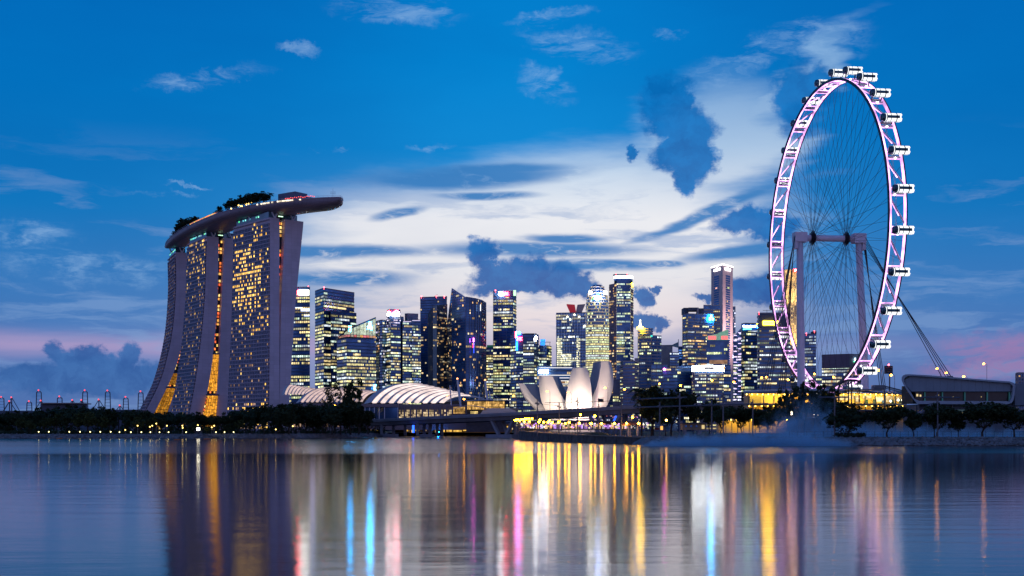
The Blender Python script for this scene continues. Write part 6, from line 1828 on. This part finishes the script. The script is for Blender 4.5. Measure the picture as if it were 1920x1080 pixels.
m_.build('railing_bars', M_DARKST, sw, kind='stuff')
for i in range(0, 61, 1):
    m_ = MB(); m_.tube(sp[i] - SN[i]*.3, sp[i] - SN[i]*.3 + Vector((0, 0, 1.15)), .05, n=5); m_.build('railing_post', M_DARKST, sw)
m_ = MB(); r_ = random.Random(3)
for _ in range(60):
    q = sp[r_.randrange(0, 9)]; leaf_cloud(m_, q - SN[4]*r_.uniform(2, 5) + Vector((0, 0, .5)), .8, 30, .35, r_)
tag(m_.build('clipped_hedge', M_LEAF2), 'clipped hedge on the tip of the seawall promenade', 'hedge')
m_ = MB(); rows = []
for i in range(12):
    f_ = i/11; px = lerp(1092, 1150, f_); h = 1.3*math.sin(math.pi*f_)
    D = lerp(452, 432, f_); rows.append([XY(px, D - 4) + Vector((0, 0, 2.7)), XY(px, D) + Vector((0, 0, 2.7 + h)), XY(px, D + 7) + Vector((0, 0, 2.7 + h)), XY(px, D + 12) + Vector((0, 0, 2.5))])
m_.grid(rows); o = m_.build('grass_mound', M_GRASS); o['kind'] = 'structure'
prom = [(965.5, 789, 600), (968, 788.6, 590), (971.5, 788, 580), (974.5, 790, 572), (977.5, 787.6, 575), (981, 787.2, 572), (984.5, 786.8, 568), (988, 786.6, 566), (992, 786.4, 562), (997.5, 786, 560), (983, 791.5, 545), (992.5, 791.5, 540), (1010.5, 792.5, 530), (1012.5, 788, 535), (1019.5, 793, 520), (1027.5, 793, 515), (1030, 790.3, 520), (1035.5, 793.5, 505), (1047, 793.5, 500), (1048.5, 791.5, 510), (1067, 793.5, 485), (1060, 795, 520), (1086.5, 795, 468), (1088.5, 779, 520), (1108, 795.5, 458), (1115.5, 781, 515), (1128, 795.5, 448), (1152, 795.5, 435), (1175, 795.5, 425), (1186, 783.5, 470), (1197.5, 795.5, 420)]
for i, (px, py, D) in enumerate(prom):
    p = XY(px, D); zb = 2.6
    lamp('prom', p.x, p.y, zb, max(1.0, ZH(py, D) - zb), f'golden promenade lamp, {ordn(i+1)} from the left above the seawall', 'promenade lamps above the seawall')
# mass of little cafe lights and people-height clutter along the quay
m_ = MB(); r_ = random.Random(17)
for _ in range(260):
    px = r_.uniform(975, 1215); D = r_.uniform(520, 600); y = r_.uniform(793, 803)
    col = r_.choice(((1, .6, .2), (1, .8, .5), (.55, .2, 1), (.8, .4, 1), (1, .35, .2), (.9, .95, 1)))
    g_ = r_.uniform(.3, 1.6); s = r_.uniform(.12, .4)
    m_.box(P(px, y, D), s*2, .2, s*1.6, col=tuple(c*g_ for c in col))
o = m_.build('quayside_lights', M_WIN); o['kind'] = 'stuff'; tag(o, 'scatter of small cafe and shop lights along the quay', 'lights')
sh_ = thing('quay_shops', 'low row of quayside shops with violet and white windows behind the promenade lamps', 'shops', XY(1060, 615) + Vector((0, 0, GZ)))
wallbox(sh_, 985, 1190, 791, 806, 612, 8, pmat('shop_wall', (.10, .08, .09), .8, 0, .2, .2), 'wall'); wallbox(sh_, 982, 1194, 789.6, 791, 608, 14, M_ROOF, 'roof')
for j in range(24):
    x0 = 988 + j*8.3; g_ = r_.uniform(.25, .9); col = r_.choice(((.65, .35, 1), (1, .75, .45), (.9, .85, 1), (1, .6, .3)))
    m_ = MB(); a = P(x0, 804, 611.6); b_ = P(x0 + 5.4, 795.5, 611.6); m_.face([a, (b_.x, a.y, a.z), b_, (a.x, a.y, b_.z)], tuple(c*g_ for c in col)); m_.build('shop_window', M_WIN, sh_)
# shelter with hipped roof on white columns
pav = thing('park_shelter', 'park shelter with brown hipped roof on four white columns on the seawall', 'shelter', XY(1181, 425) + Vector((0, 0, GZ)))
c = XY(1181, 428); a0, a1 = ZH(797.5, 428), ZH(790.5, 428); hw = 4.2
m_ = MB(); q = [c + Vector((x, y, a0)) for x, y in ((-hw, -3), (hw, -3), (hw, 3.5), (-hw, 3.5))]; rg = [c + Vector((-1.4, .2, a1)), c + Vector((1.4, .2, a1))]
m_.face([q[0], q[1], rg[1], rg[0]]); m_.face([q[1], q[2], rg[1]]); m_.face([q[2], q[3], rg[0], rg[1]]); m_.face([q[3], q[0], rg[0]]); m_.face(q)
m_.build('hipped_roof', pmat('brown_roof_tile', (.12, .05, .04), .8, 0, .2, .6), pav)
for px, D in ((1164, 426), (1178, 426), (1181, 431), (1195, 426)):
    m_ = MB(); m_.tube(P(px, 817, D), P(px, 797, D), .36, n=10); m_.build('column', M_WHITE, pav)
# tall poles with cross-arms and the two pipes strung between them
poles = [(1007.5, 748, 815, 500), (1048.5, 754, 812, 505), (1083, 744.5, 817, 455), (1122.5, 757.5, 818, 440), (1165, 741, 819, 425), (1237, 754, 812, 400), (1274.5, 736, 822, 385), (1334.5, 750, 815, 395), (1356, 735, 818, 390), (1411.5, 748, 812, 395), (1565, 737, 815, 385), (1758, 735, 812, 382)]
for i, (px, y0, y1, D) in enumerate(poles):
    t_ = thing('service_pole', f'tall grey service pole with a cross-arm, {ordn(i+1)} from the left along the near shore', 'pole', XY(px, D) + Vector((0, 0, GZ)), 'service poles along the near shore')
    m_ = MB(); m_.path([XY(px, D) + Vector((0, 0, GZ - .3)), P(px, y0, D)], [.26, .2], 8); m_.build('shaft', M_POLE, t_)
    m_ = MB(); m_.box(P(px, y0 + 9, D), 2.2, .2, .25); m_.box(P(px - 2.5, y0 + 7.5, D), .5, .4, .6); m_.box(P(px + 2.5, y0 + 10, D), .5, .4, .6); m_.build('cross_arm', M_POLE, t_)
for i, (pts_, lab) in enumerate((([(1203, 748, 402), (1274, 745.5, 386), (1288, 745, 386)], 'upper grey pipe strung between poles before the dark park trees'),
                                 ([(1190, 764, 408), (1237, 762.5, 400), (1334, 760, 395), (1356, 758.5, 391), (1440, 757, 395)], 'lower grey pipe strung between poles before the park trees'),
                                 ([(1535, 745, 386), (1592, 744.5, 386)], 'short grey pipe on a pole before the wheel terminal'), ([(1007, 756, 500), (1048, 761, 505)], 'thin cable between the first two poles above the seawall'), ([(1022, 755, 480), (1083, 754, 455), (1165, 751, 425)], 'long thin cable across the museum front'),
                                 ([(1725, 745, 382), (1800, 745.5, 382)], 'pale pipe on a pole before the white hall'))):
    m_ = MB(); m_.path([P(*q) for q in pts_], .24 if i in (0, 1, 2, 5) else .08, 6); tag(m_.build('strung_pipe' if i in (0, 1, 2, 5) else 'strung_cable', M_POLE), lab, 'pipe' if i in (0, 1, 2, 5) else 'cable')
t_ = thing('traffic_board', 'small dark traffic board on a pole in front of the lotus museum', 'sign board', P(1126, 760, 640))
m_ = MB(); m_.box(P(1126.5, 751, 640), 3.0, .5, 1.8); m_.build('board', M_DARKST, t_); m_ = MB(); m_.tube(P(1122, 762, 640), P(1122, 746, 640), .12, n=5); m_.tube(P(1122, 746.5, 640), P(1133, 746, 640), .1, n=5); m_.build('pole', M_POLE, t_)
# ------------------------------------------------------------------ wheel terminal: long three-level pavilion lit amber
ter = thing('wheel_terminal', 'long amber-lit terminal with grey roof edge at the foot of the wheel', 'terminal', XY(1540, 535) + Vector((0, 0, GZ)))
M_TROOF = pmat('terminal_roof', (.17, .20, .25), .5, .2, .1, .3)
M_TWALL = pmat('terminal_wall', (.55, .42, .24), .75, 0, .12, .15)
D = 535
m_ = MB(); rows = []
for i in range(17):
    px = lerp(1394, 1702, i/16); y = 737.5 - 4.5*math.sin(math.pi*min(1, i/16*1.0 + .02))**.6 + (2.0 if i > 12 else 0)
    rows.append([P(px, y + 1.6, D - 3), P(px, y - 1.0, D - 3), P(px, y - 4.5, D + 24), P(px, y + 1.6, D + 24)])
m_.grid(rows, True); m_.face(rows[0]); m_.face(rows[-1]); m_.build('roof', M_TROOF, ter)
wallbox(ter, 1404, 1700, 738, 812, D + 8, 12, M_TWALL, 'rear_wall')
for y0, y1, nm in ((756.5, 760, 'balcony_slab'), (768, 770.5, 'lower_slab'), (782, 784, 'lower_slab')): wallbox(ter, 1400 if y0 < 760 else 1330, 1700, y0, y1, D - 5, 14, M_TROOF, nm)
wallbox(ter, 1406, 1428, 743, 757, D + 5, 4, pmat('curtain_panel', (.16, .15, .12), .8, 0, .1, .3), 'dark_panel')
for j in range(14):
    px = 1432 + j*19; m_ = MB(); m_.tube(P(px, 739, D + 1), P(px, 812, D + 1), .3, n=6); m_.build('column', M_TROOF, ter)
r_ = random.Random(41)
e_ = MB()
for px0, px1, y0, y1, g_ in ((1592, 1612, 742, 748, 1.1), (1618, 1634, 742, 748, 1.1), (1640, 1656, 744, 753, 1.4), (1604, 1612, 748, 754, .6), (1676, 1700, 744, 752, .5), (1570, 1590, 742, 750, .8), (1660, 1674, 742, 754, .6)):
    q = g_; a = P(px0, y1, D + 7.5); b_ = P(px1, y0, D + 7.5); e_.face([a, (b_.x, a.y, a.z), b_, (a.x, a.y, b_.z)], (1*q, .70*q, .30*q))
e_.build('lit_openings', M_WIN, ter, kind='stuff')
for j in range(11):
    px = 1614 + j*8; wallbox(ter, px, px + 5.5, 748 + (j % 3), 756, D + 6.5, .8, M_GLASS2, 'dark_window') if j % 2 else None
# amber wall-wash lamps under the eaves and slabs
E_WASH = emat('amber_downlight', (1, .58, .08), 26)
m_ = MB()
for j in range(30): m_.ball(P(1400 + j*10.1, 739.6, D - 1.5), .22, 6, 4)
for j in range(26): m_.ball(P(1405 + j*11.5, 761.5, D - 1.5), .2, 6, 4)
m_.build('eaves_lights', E_WASH, ter, kind='stuff')
def strip_light(name, parent, a, b_, aim, energy, col, width=1.0):
    ld = bpy.data.lights.new(name, 'AREA'); ld.shape = 'RECTANGLE'; ld.size = (b_ - a).length; ld.size_y = width; ld.energy = energy; ld.color = col
    lo = bpy.data.objects.new(name, ld); COL.objects.link(lo); lo.parent = parent
    z = -(Vector(aim)).normalized(); x = (b_ - a).normalized(); y = z.cross(x)
    lo.matrix_local = Matrix.Translation((a + b_)/2 - ORG[parent.name]) @ Matrix((x, y, z)).transposed().to_4x4()
strip_light('eaves_wash_light', ter, P(1404, 740, D + 1), P(1700, 740, D + 1), (0, 1, -.5), 11000, (1, .60, .07))
strip_light('slab_wash_light', ter, P(1404, 762, D + 1), P(1700, 762, D + 1), (0, 1, -.3), 3000, (1, .55, .06))
# amber pavilion strip near the ground
low = thing('ground_pavilion', 'low amber-lit pavilion strip behind the shore trees', 'pavilion', XY(1400, 480) + Vector((0, 0, GZ)))
wallbox(low, 1348, 1475, 788, 812, 486, 6, M_TWALL, 'wall'); wallbox(low, 1344, 1480, 784.5, 786.5, 478, 14, M_TROOF, 'roof')
strip_light('eaves_wash_light', low, P(1350, 787.2, 481), P(1475, 787.2, 481), (0, 1, -.6), 1800, (1, .60, .08), .6)
for j in range(12): m_ = MB(); m_.tube(P(1350 + j*11, 787, 480), P(1350 + j*11, 812, 480), .16, n=5); m_.build('column', M_TROOF, low)
m_ = MB()
for j in range(14): m_.ball(P(1352 + j*9.5, 786.9, 478.5), .2, 6, 4)
m_.build('eaves_lights', E_WASH, low, kind='stuff')
hut = thing('service_hut', 'flat-roofed tan service hut with lit door behind the spray', 'hut', XY(1300, 415) + Vector((0, 0, GZ)))
wallbox(hut, 1280, 1324, 794, 806, 415, 6, pmat('tan_render', (.30, .24, .17), .8, 0, .1, .3), 'wall'); wallbox(hut, 1278, 1326, 792.5, 794, 414, 8, M_ROOF, 'roof'); wallbox(hut, 1316, 1321, 797, 804, 414.7, .3, emat('hut_door_light', (1, .75, .35), .8), 'lit_door')
for px in (1284, 1294, 1304): wallbox(hut, px, px + 4, 797, 801, 414.7, .3, M_GLASS2, 'window')
kio = thing('canopy_kiosk', 'small kiosk with a pale blue awning and orange glow by the seawall end', 'kiosk', XY(1240, 405) + Vector((0, 0, GZ)))
m_ = MB(); m_.grid([[P(1226, 800, 402), P(1249, 796.5, 402)], [P(1228, 799, 408), P(1250, 795.5, 408)]]); m_.grid([[P(1226, 800.5, 402), P(1249, 797, 402)], [P(1228, 799.5, 408), P(1250, 796, 408)]]); m_.build('awning', pmat('awning_blue', (.14, .24, .32), .6, 0, .1, .5), kio)
for px in (1228, 1247): m_ = MB(); m_.tube(P(px, 799, 405), P(px, 812, 405), .1, n=5); m_.build('post', M_POLE, kio)
wallbox(kio, 1228, 1236, 802, 806, 406, 2, pmat('red_counter', (.3, .05, .04), .7, 0, .1, .5), 'counter'); wallbox(kio, 1239, 1243, 799, 806, 407, 1, emat('kiosk_glow', (1, .45, .1), 1.6), 'lit_panel')
m_ = MB(); m_.ball(P(1249.5, 788, 408), .38, 8, 5); m_.build('flood_lamp', emat('kiosk_flood', (1, .45, .08), 25), kio)
# roller-coaster-like boarding track loop beside the wheel foot
trk = thing('boarding_track', 'dark curved boarding gantry looping up beside the wheel foot', 'gantry', XY(1600, 530) + Vector((0, 0, GZ)))
arcp = [(1573, 752), (1572, 740), (1572, 729), (1575, 720), (1581, 715), (1590, 712.5), (1602, 713), (1614, 715.5)]
for off in (-1.0, 1.0):
    m_ = MB(); m_.path([P(x, y, 528 + off) for x, y in arcp], .45, 6); m_.build('track_rail', M_DARKST, trk)
m_ = MB()
for (x0, y0), (x1, y1) in zip(arcp, arcp[1:]):
    for k in range(3):
        f_ = k/3; m_.tube(P(lerp(x0, x1, f_), lerp(y0, y1, f_), 527), P(lerp(x0, x1, f_ + .3), lerp(y0, y1, f_ + .3), 529.2), .16, n=4)
m_.build('track_ties', M_DARKST, trk, kind='stuff')
for px in (1591, 1596.5, 1611, 1658): m_ = MB(); m_.tube(P(px, 715 if px < 1600 else 728, 529), XY(px, 529) + Vector((0, 0, GZ)), .32, n=6); m_.build('gantry_post', M_POLE, trk)
wallbox(trk, 1590, 1660, 729.5, 731.5, 526, 6, M_TROOF, 'platform'); wallbox(trk, 1640, 1660, 722, 729, 526, 5, M_TROOF, 'cabin_dock')
m_ = MB()
for i in range(24):
    a = P(1660 + i*1.6, 724 + i*.42, 545); b_ = P(1661.6 + i*1.6, 727 + i*.42, 545); m_.tube(a, b_, .12, n=4)
m_.path([P(1660, 724, 545), P(1700, 734, 545)], .2, 5); m_.path([P(1660, 728, 545), P(1700, 738, 545)], .2, 5); m_.build('ramp_truss', M_DARKST, trk)
for i, (px, py) in enumerate(((1484, 772), (1484, 776), (1526, 776), (1535, 776.5), (1546, 775.5), (1551, 777), (1555, 776), (1670, 752), (1684, 750), (1692, 750))):
    t_ = thing('flood_lamp', f'small bright flood lamp, {ordn(i+1)} from the left on the terminal front', 'flood lamp', P(px, py, 528), 'flood lamps on the terminal front')
    m_ = MB(); m_.ball(P(px, py, 528), .5, 6, 4); m_.build('lamp_head', emat('terminal_flood', (1, .85, .62), 7), t_)
    m_ = MB(); m_.tube(P(px, py, 528), P(px, py, 530.5), .12, n=5); m_.build('bracket', M_POLE, t_)
# floodlight mast
t_ = thing('floodlight_mast', 'tall stadium floodlight mast with unlit lamp grid right of the wheel', 'floodlight mast', XY(1668, 640) + Vector((0, 0, GZ)))
m_ = MB(); m_.path([XY(1668, 640) + Vector((0, 0, GZ)), P(1668, 700, 640)], [.5, .35], 8); m_.build('mast', M_POLE, t_)
m_ = MB(); m_.box(P(1666, 693.5, 641), 4.6, .2, 4.2); m_.build('frame', M_MULL, t_)
for i in range(6):
    for j in range(4): m_ = MB(); m_.box(P(1659.5 + i*2.5 + j*.3, 687 + j*4, 640), .48, .5, .62); m_.build('lamp_unit', M_DARKST, t_)
m_ = MB(); m_.ball(P(1666.5, 684, 640), .5, 6, 4); m_.build('warning_beacon', E_BEACON, t_)
# ------------------------------------------------------------------ white hall with sweeping rounded end (right)
hall2 = thing('white_hall', 'long white hall with rounded sweeping end and window strip, right of the wheel', 'hall', XY(1800, 470) + Vector((0, 0, GZ)))
D = 470
M_FRAME = pmat('white_hall_frame', (.34, .42, .52), .5, .1, .06, .3)
outl = [(1720, 757.5), (1712, 748), (1702, 734), (1694, 721), (1690.5, 713), (1690.5, 708), (1693, 704), (1698, 702), (1706, 701.6), (1740, 703.5), (1780, 706.5), (1830, 710.5), (1870, 713.5), (1893, 715), (1901, 718), (1903.5, 724), (1902, 738), (1900, 750), (1896, 756), (1888, 758)]
cpt = P(1800, 735, D)
def ring3(D_, s): 
    out = []
    for x, y in outl:
        p = P(x, y, D); out.append(Vector((cpt.x + (p.x - cpt.x)*s, D_, cpt.z + (p.z - cpt.z)*(s if s == 1 else (s - .04)))))
    return out
inner = []
for x, y in outl:
    ix = x + (5 if x < 1712 else (3 if x < 1735 and y > 740 else 0)) - (3.5 if x > 1893 else 0); iy = y + (3.0 if y < 722 else 0) - (6.0 if y > 756 else (2 if y > 748 else 0))
    inner.append((ix, iy))
m_ = MB(); O = [P(x, y, D) for x, y in outl]; I = [P(x, y, D) for x, y in inner]; I2 = [p + Vector((0, 1.6, 0)) for p in I]; Ob = [p + Vector((p.x/p.y + .06, 1, 0))*26 for p in O]
m_.grid([Ob, O, I, I2], True); m_.build('sweeping_frame', M_FRAME, hall2)
M_PANEL = pmat('beige_cladding', (.24, .31, .39), .65, 0, .06, .2)
yb = 734.5; xs = [1697 + k*13.2 for k in range(16)]
for k in range(15):                                # cladding panels above the window strip
    x0, x1 = xs[k] + .12, xs[k+1] - .12
    x1 = min(x1, 1899)
    def ytop_(x): return interp(x, [(1697, 712), (1702, 706), (1710, 704.4), (1740, 706.2), (1830, 713.2), (1899, 718.4)])
    def xlow(x, y): return x
    lo0 = yb if x0 > 1708 else interp(x0, [(1697, 721), (1708, yb)]); lo1 = yb if x1 > 1708 else interp(x1, [(1697, 721), (1708, yb)])
    m_ = MB(); q = [P(x0, lo0, D + 1.4), P(x1, lo1, D + 1.4), P(x1, ytop_(x1), D + 1.4), P(x0, ytop_(x0), D + 1.4)]
    m_.face(q); bk = [p + Vector((0, .8, 0)) for p in q]
    for a, b_ in ((0, 1), (1, 2), (2, 3), (3, 0)): m_.face([q[a], q[b_], bk[b_], bk[a]])
    m_.build('cladding_panel', M_PANEL, hall2)
wallbox(hall2, 1712, 1900, 722, 756, D + 9, 14, pmat('hall_interior', (.05, .055, .06), .8, 0, .2, .2), 'interior_wall')
wallbox(hall2, 1711, 1899, 733.8, 735.2, D + 1.0, 8, M_DARKST, 'window_head')
for k, (a, b_) in enumerate(((1716, 1733.5), (1735, 1766), (1768, 1808), (1810, 1850), (1852, 1892), (1893, 1899))):
    wallbox(hall2, a, b_, 735.5, 751.5, D + 2.4, .15, pmat('hall_pane', (.03, .035, .04), .08, .2, .2, .2), 'window_pane')
for px in (1734, 1767, 1809, 1851, 1892.5): 
    m_ = MB(); m_.box(P(px, 743.3, D + 1.8), .42, .5, 3.5); m_.build('window_mullion', pmat('teal_mullion', (.10, .26, .26), .5, 0, .1, .3, emit=(.1, .6, .55), es=.05), hall2)
m_ = MB()
for px, y, s, g_ in ((1720, 741, .5, .8), (1726, 742, .4, .7), (1787.5, 745, .25, 1.0), (1760, 741, .25, .35), (1840, 744, .25, .2)): m_.box(P(px, y, D + 2.2), s*1.4, .1, s*2, col=(1*g_, .75*g_, .35*g_))
for px0, px1, g_ in ((1737, 1764, .05), (1770, 1806, .07), (1812, 1848, .06), (1854, 1884, .06)):
    a = P(px0, 741.5, D + 8.6); b_ = P(px1, 736, D + 8.6); m_.face([a, (b_.x, a.y, a.z), b_, (a.x, a.y, b_.z)], (1*g_, .8*g_, .4*g_))
m_.build('interior_lights', M_WIN, hall2, kind='stuff')
wallbox(hall2, 1718, 1905, 758.2, 812, D + 5, 16, pmat('hall_base', (.10, .13, .18), .7, 0, .1, .2), 'base_wall')
for px in (1722, 1738, 1760, 1785): wallbox(hall2, px, px + 2, 759, 812, D + 3.6, 1, M_TROOF, 'base_pier')
wallbox(hall2, 1770, 1812, 768, 782, D + 4.4, .6, pmat('frosted_glass', (.16, .26, .28), .5, 0, .1, .3, emit=(.3, .6, .6), es=.06), 'frosted_window')
for px in (1793, 1804): wallbox(hall2, px, px + 1.4, 773, 779, D + 4.0, .3, emat('slot_light', (1, .75, .4), .9), 'lit_slot')
m_ = MB(); m_.box(P(1730, 770, D - 2), 9, 3, .5, Vector((.8, 0, .6)).normalized(), Vector((0, 1, 0))); m_.build('stair', M_TROOF, hall2)
wallbox(hall2, 1903, 2010, 719, 760, D + 3, 22, pmat('blue_end_wall', (.16, .21, .28), .5, .1, .1, .2), 'end_wing')
wallbox(hall2, 1779, 1787, 705, 709, D + 10, 4, M_ROOF, 'roof_plant')
# ------------------------------------------------------------------ quay cranes far off on the left
def crane(px, ytop, D, lab, tall=True, s=1.0):
    o = thing('quay_crane', lab, 'crane', XY(px, D) + Vector((0, 0, GZ)), 'container quay cranes on the far left horizon')
    base = XY(px, D); H = ZH(ytop, D); w_ = 9*s; mt = M_CR
    for sx in (-1, 1):
        for sy in (0, 20):
            m_ = MB(); m_.tube(base + Vector((sx*w_, sy, GZ)), base + Vector((sx*w_*.8, sy, H*.52)), 1.1, n=5); m_.build('leg', mt, o)
    m_ = MB(); m_.tube(base + Vector((-w_, 0, H*.22)), base + Vector((w_, 0, H*.22)), 1.0, n=5); m_.tube(base + Vector((-w_, 0, H*.5)), base + Vector((w_, 0, H*.5)), 1.3, n=5); m_.build('portal_beam', mt, o)
    m_ = MB()
    if tall:
        for sx in (-1, 1): m_.tube(base + Vector((sx*7, 0, H*.5)), base + Vector((sx*5.5, 0, H*.96)), 1.2, n=5)
        for k in range(6): m_.tube(base + Vector((-6, 0, H*(.55 + k*.08))), base + Vector((6, 0, H*(.55 + k*.08))), .5, n=4)
        m_.tube(base + Vector((-5.5, 0, H*.96)), base + Vector((0, 0, H)), 1.0, n=5); m_.tube(base + Vector((5.5, 0, H*.96)), base + Vector((0, 0, H)), 1.0, n=5)
    else:
        m_.tube(base + Vector((0, 0, H*.5)), base + Vector((0, 0, H)), 1.4, n=5); m_.tube(base + Vector((0, 0, H)), base + Vector((26, 0, H*.45)), .9, n=5); m_.tube(base + Vector((0, 0, H)), base + Vector((-26, 0, H*.45)), .9, n=5)
    m_.build('boom', mt, o)
    m_ = MB(); m_.ball(base + Vector((0, -3, H if not tall else H + 1)), 2.0, 6, 4); m_.build('warning_beacon', E_CRANE, o)
M_CR = pmat('crane_steel', (.09, .11, .17), .7, 0, .1, .05)
E_CRANE = emat('crane_beacon', (1, .10, .16), 1.6)
cr = [(3, 745, 1, 'crane cut by the left picture edge'), (22, 745, 0, 'A-frame crane second from the left edge'), (18, 752, 0, 'smaller A-frame crane near the left edge'), (55, 753, 1, 'short crane right of the A-frame cranes'), (73, 732.5, 1, 'tall raised-boom crane nearest the left edge'), (77, 751, 0, 'low crane beside the tall left crane'), (112, 744, 1, 'mid-height crane above the pale shed roof'), (136, 750, 0, 'crane with slanting stays above the palms'),
      (153, 750, 0, 'crane left of the second tall boom'), (159.5, 732.5, 1, 'second tall raised-boom crane'), (185.5, 749, 0, 'A-frame crane between two tall booms'), (202, 733, 1, 'third tall raised-boom crane'), (225, 760, 0, 'low crane with paired beacons'), (236, 745, 1, 'crane near the flared hotel leg'), (264, 734.5, 1, 'tall crane closest to the flared hotel leg')]
for px, yt, tall, lab in cr: crane(px, yt, 2900, lab, bool(tall))
t_ = thing('port_shed', 'long low port shed with pale roof under the far cranes', 'shed', XY(110, 2600) + Vector((0, 0, GZ)))
wallbox(t_, 78, 145, 757, 806, 2600, 60, M_CR, 'wall'); wallbox(t_, 76, 147, 755, 757, 2590, 80, pmat('shed_roof', (.30, .24, .24), .7, 0, .1, .02), 'roof')
t_ = thing('port_shed', 'far low port sheds dotted with red lights along the left horizon', 'shed', XY(20, 2700) + Vector((0, 0, GZ)))
wallbox(t_, -40, 60, 770, 806, 2700, 60, M_CR, 'wall'); wallbox(t_, 150, 262, 768, 806, 2750, 60, M_CR, 'wall')
# ------------------------------------------------------------------ small things on the water
t_ = thing('mooring_buoy', 'small yellow mooring buoy floating off the left shore', 'buoy', XY(704, 640))
m_ = MB(); m_.lathe(XY(704, 640), [(.1, -.2), (.9, 0), (.9, .45), (.55, .75), (.2, .85), (.12, 1.3), (.05, 1.35)], 12); m_.build('float', pmat('buoy_yellow', (.45, .28, .03), .5, 0, .1, 1), t_)
for i, (px, D, lab) in enumerate(((332, 560, 'orange floating boom float near the left shore'), (388, 600, 'second small float off the water steps'), (111, 630, 'orange float below the row of path lights'))):
    p = XY(px, D); m_ = MB(); m_.path([p + Vector((-1.6, 0, .1)), p + Vector((-1.2, 0, .22)), p + Vector((1.2, 0, .22)), p + Vector((1.6, 0, .1))], [.1, .3, .3, .1], 8); o = m_.build('marker_float', pmat('float_orange', (.6, .18, .05), .5, 0, .1, 1)); tag(o, lab, 'float')
# fence along the right shore
t_ = thing('shore_fence', 'thin wire fence along the right shore lawn', 'fence', XY(1700, 381) + Vector((0, 0, GZ)))
pts_ = [XY(px, 381) for px in range(1480, 1960, 16)]
for p in pts_: m_ = MB(); m_.tube(p + Vector((0, 0, GZ)), p + Vector((0, 0, GZ + 2.0)), .05, n=5); m_.build('post', M_DARKST, t_)
for z_ in (1.9, 1.0): m_ = MB(); m_.path([p + Vector((0, 0, GZ + z_)) for p in pts_], .025, 4); m_.build('wire', M_DARKST, t_)
# ------------------------------------------------------------------ drifting spray
def spray(name, label, px0, px1, D0, D1, zmax, hcurve, dens, seed):
    a, b_ = XY(px0, (D0 + D1)/2), XY(px1, (D0 + D1)/2)
    m_ = MB(); m_.box(((a.x + b_.x)/2, (D0 + D1)/2, zmax/2 + .05), b_.x - a.x, D1 - D0, zmax)
    m = bpy.data.materials.new(name); m.use_nodes = True; t = m.node_tree; t.nodes.clear(); N = NT(t)
    pos = N.n('ShaderNodeNewGeometry').outputs['Position']
    s = N.n('ShaderNodeSeparateXYZ'); N.put(s.inputs[0], pos)
    u = N.m('DIVIDE', N.m('SUBTRACT', s.outputs[0], a.x), b_.x - a.x)
    h = N.m('MULTIPLY', N.ramp(u, [(x, (v, v, v)) for x, v in hcurve], 'B_SPLINE'), zmax)
    nz = N.noise(N.v('ADD', N.v('MULTIPLY', pos, (.10, .10, .16)), (seed, 0, 0)), 1.0, 6, .62, .4)
    nz2 = N.noise(N.v('MULTIPLY', pos, (.28, .2, .12)), 1.0, 4, .6)
    hh = N.m('MULTIPLY', h, N.step(nz2, .25, .75, .35, 1.35))
    env = N.step(N.m('DIVIDE', s.outputs[2], N.m('MAXIMUM', hh, .05)), 1.0, .15)
    v_ = N.m('DIVIDE', N.m('SUBTRACT', s.outputs[1], D0), D1 - D0)
    edge = N.m('MULTIPLY', N.step(v_, 0, .25), N.step(v_, 1, .75)); edge = N.m('MULTIPLY', edge, N.m('MULTIPLY', N.step(u, 0, .06), N.step(u, 1, .94)))
    d = N.m('MULTIPLY', N.m('MULTIPLY', N.m('MULTIPLY', env, edge), N.step(nz, .34, .66)), dens)
    vol = N.n('ShaderNodeVolumePrincipled'); vol.inputs['Color'].default_value = (.46, .80, 1, 1); vol.inputs['Anisotropy'].default_value = .1
    N.put(vol.inputs['Density'], d); N.put(N.n('ShaderNodeOutputMaterial').inputs['Volume'], vol.outputs[0])
    o = m_.build(name, m); o['kind'] = 'stuff'; tag(o, label, 'mist')
spray('spray_mist', 'blue spray drifting low over the water from the seawall end', 1196, 1600, 343, 362, 9.5, [(0, .03), (.08, .22), (.25, .48), (.5, .66), (.7, .60), (.9, .40), (1, .2)], .40, 2.0)
spray('spray_mist', 'tall plume of blue mist behind the right shore trees', 1385, 1960, 402, 432, 19, [(0, .12), (.08, .40), (.17, .78), (.215, 1.0), (.27, .80), (.36, .50), (.6, .36), (.8, .34), (1, .30)], .34, 7.0)
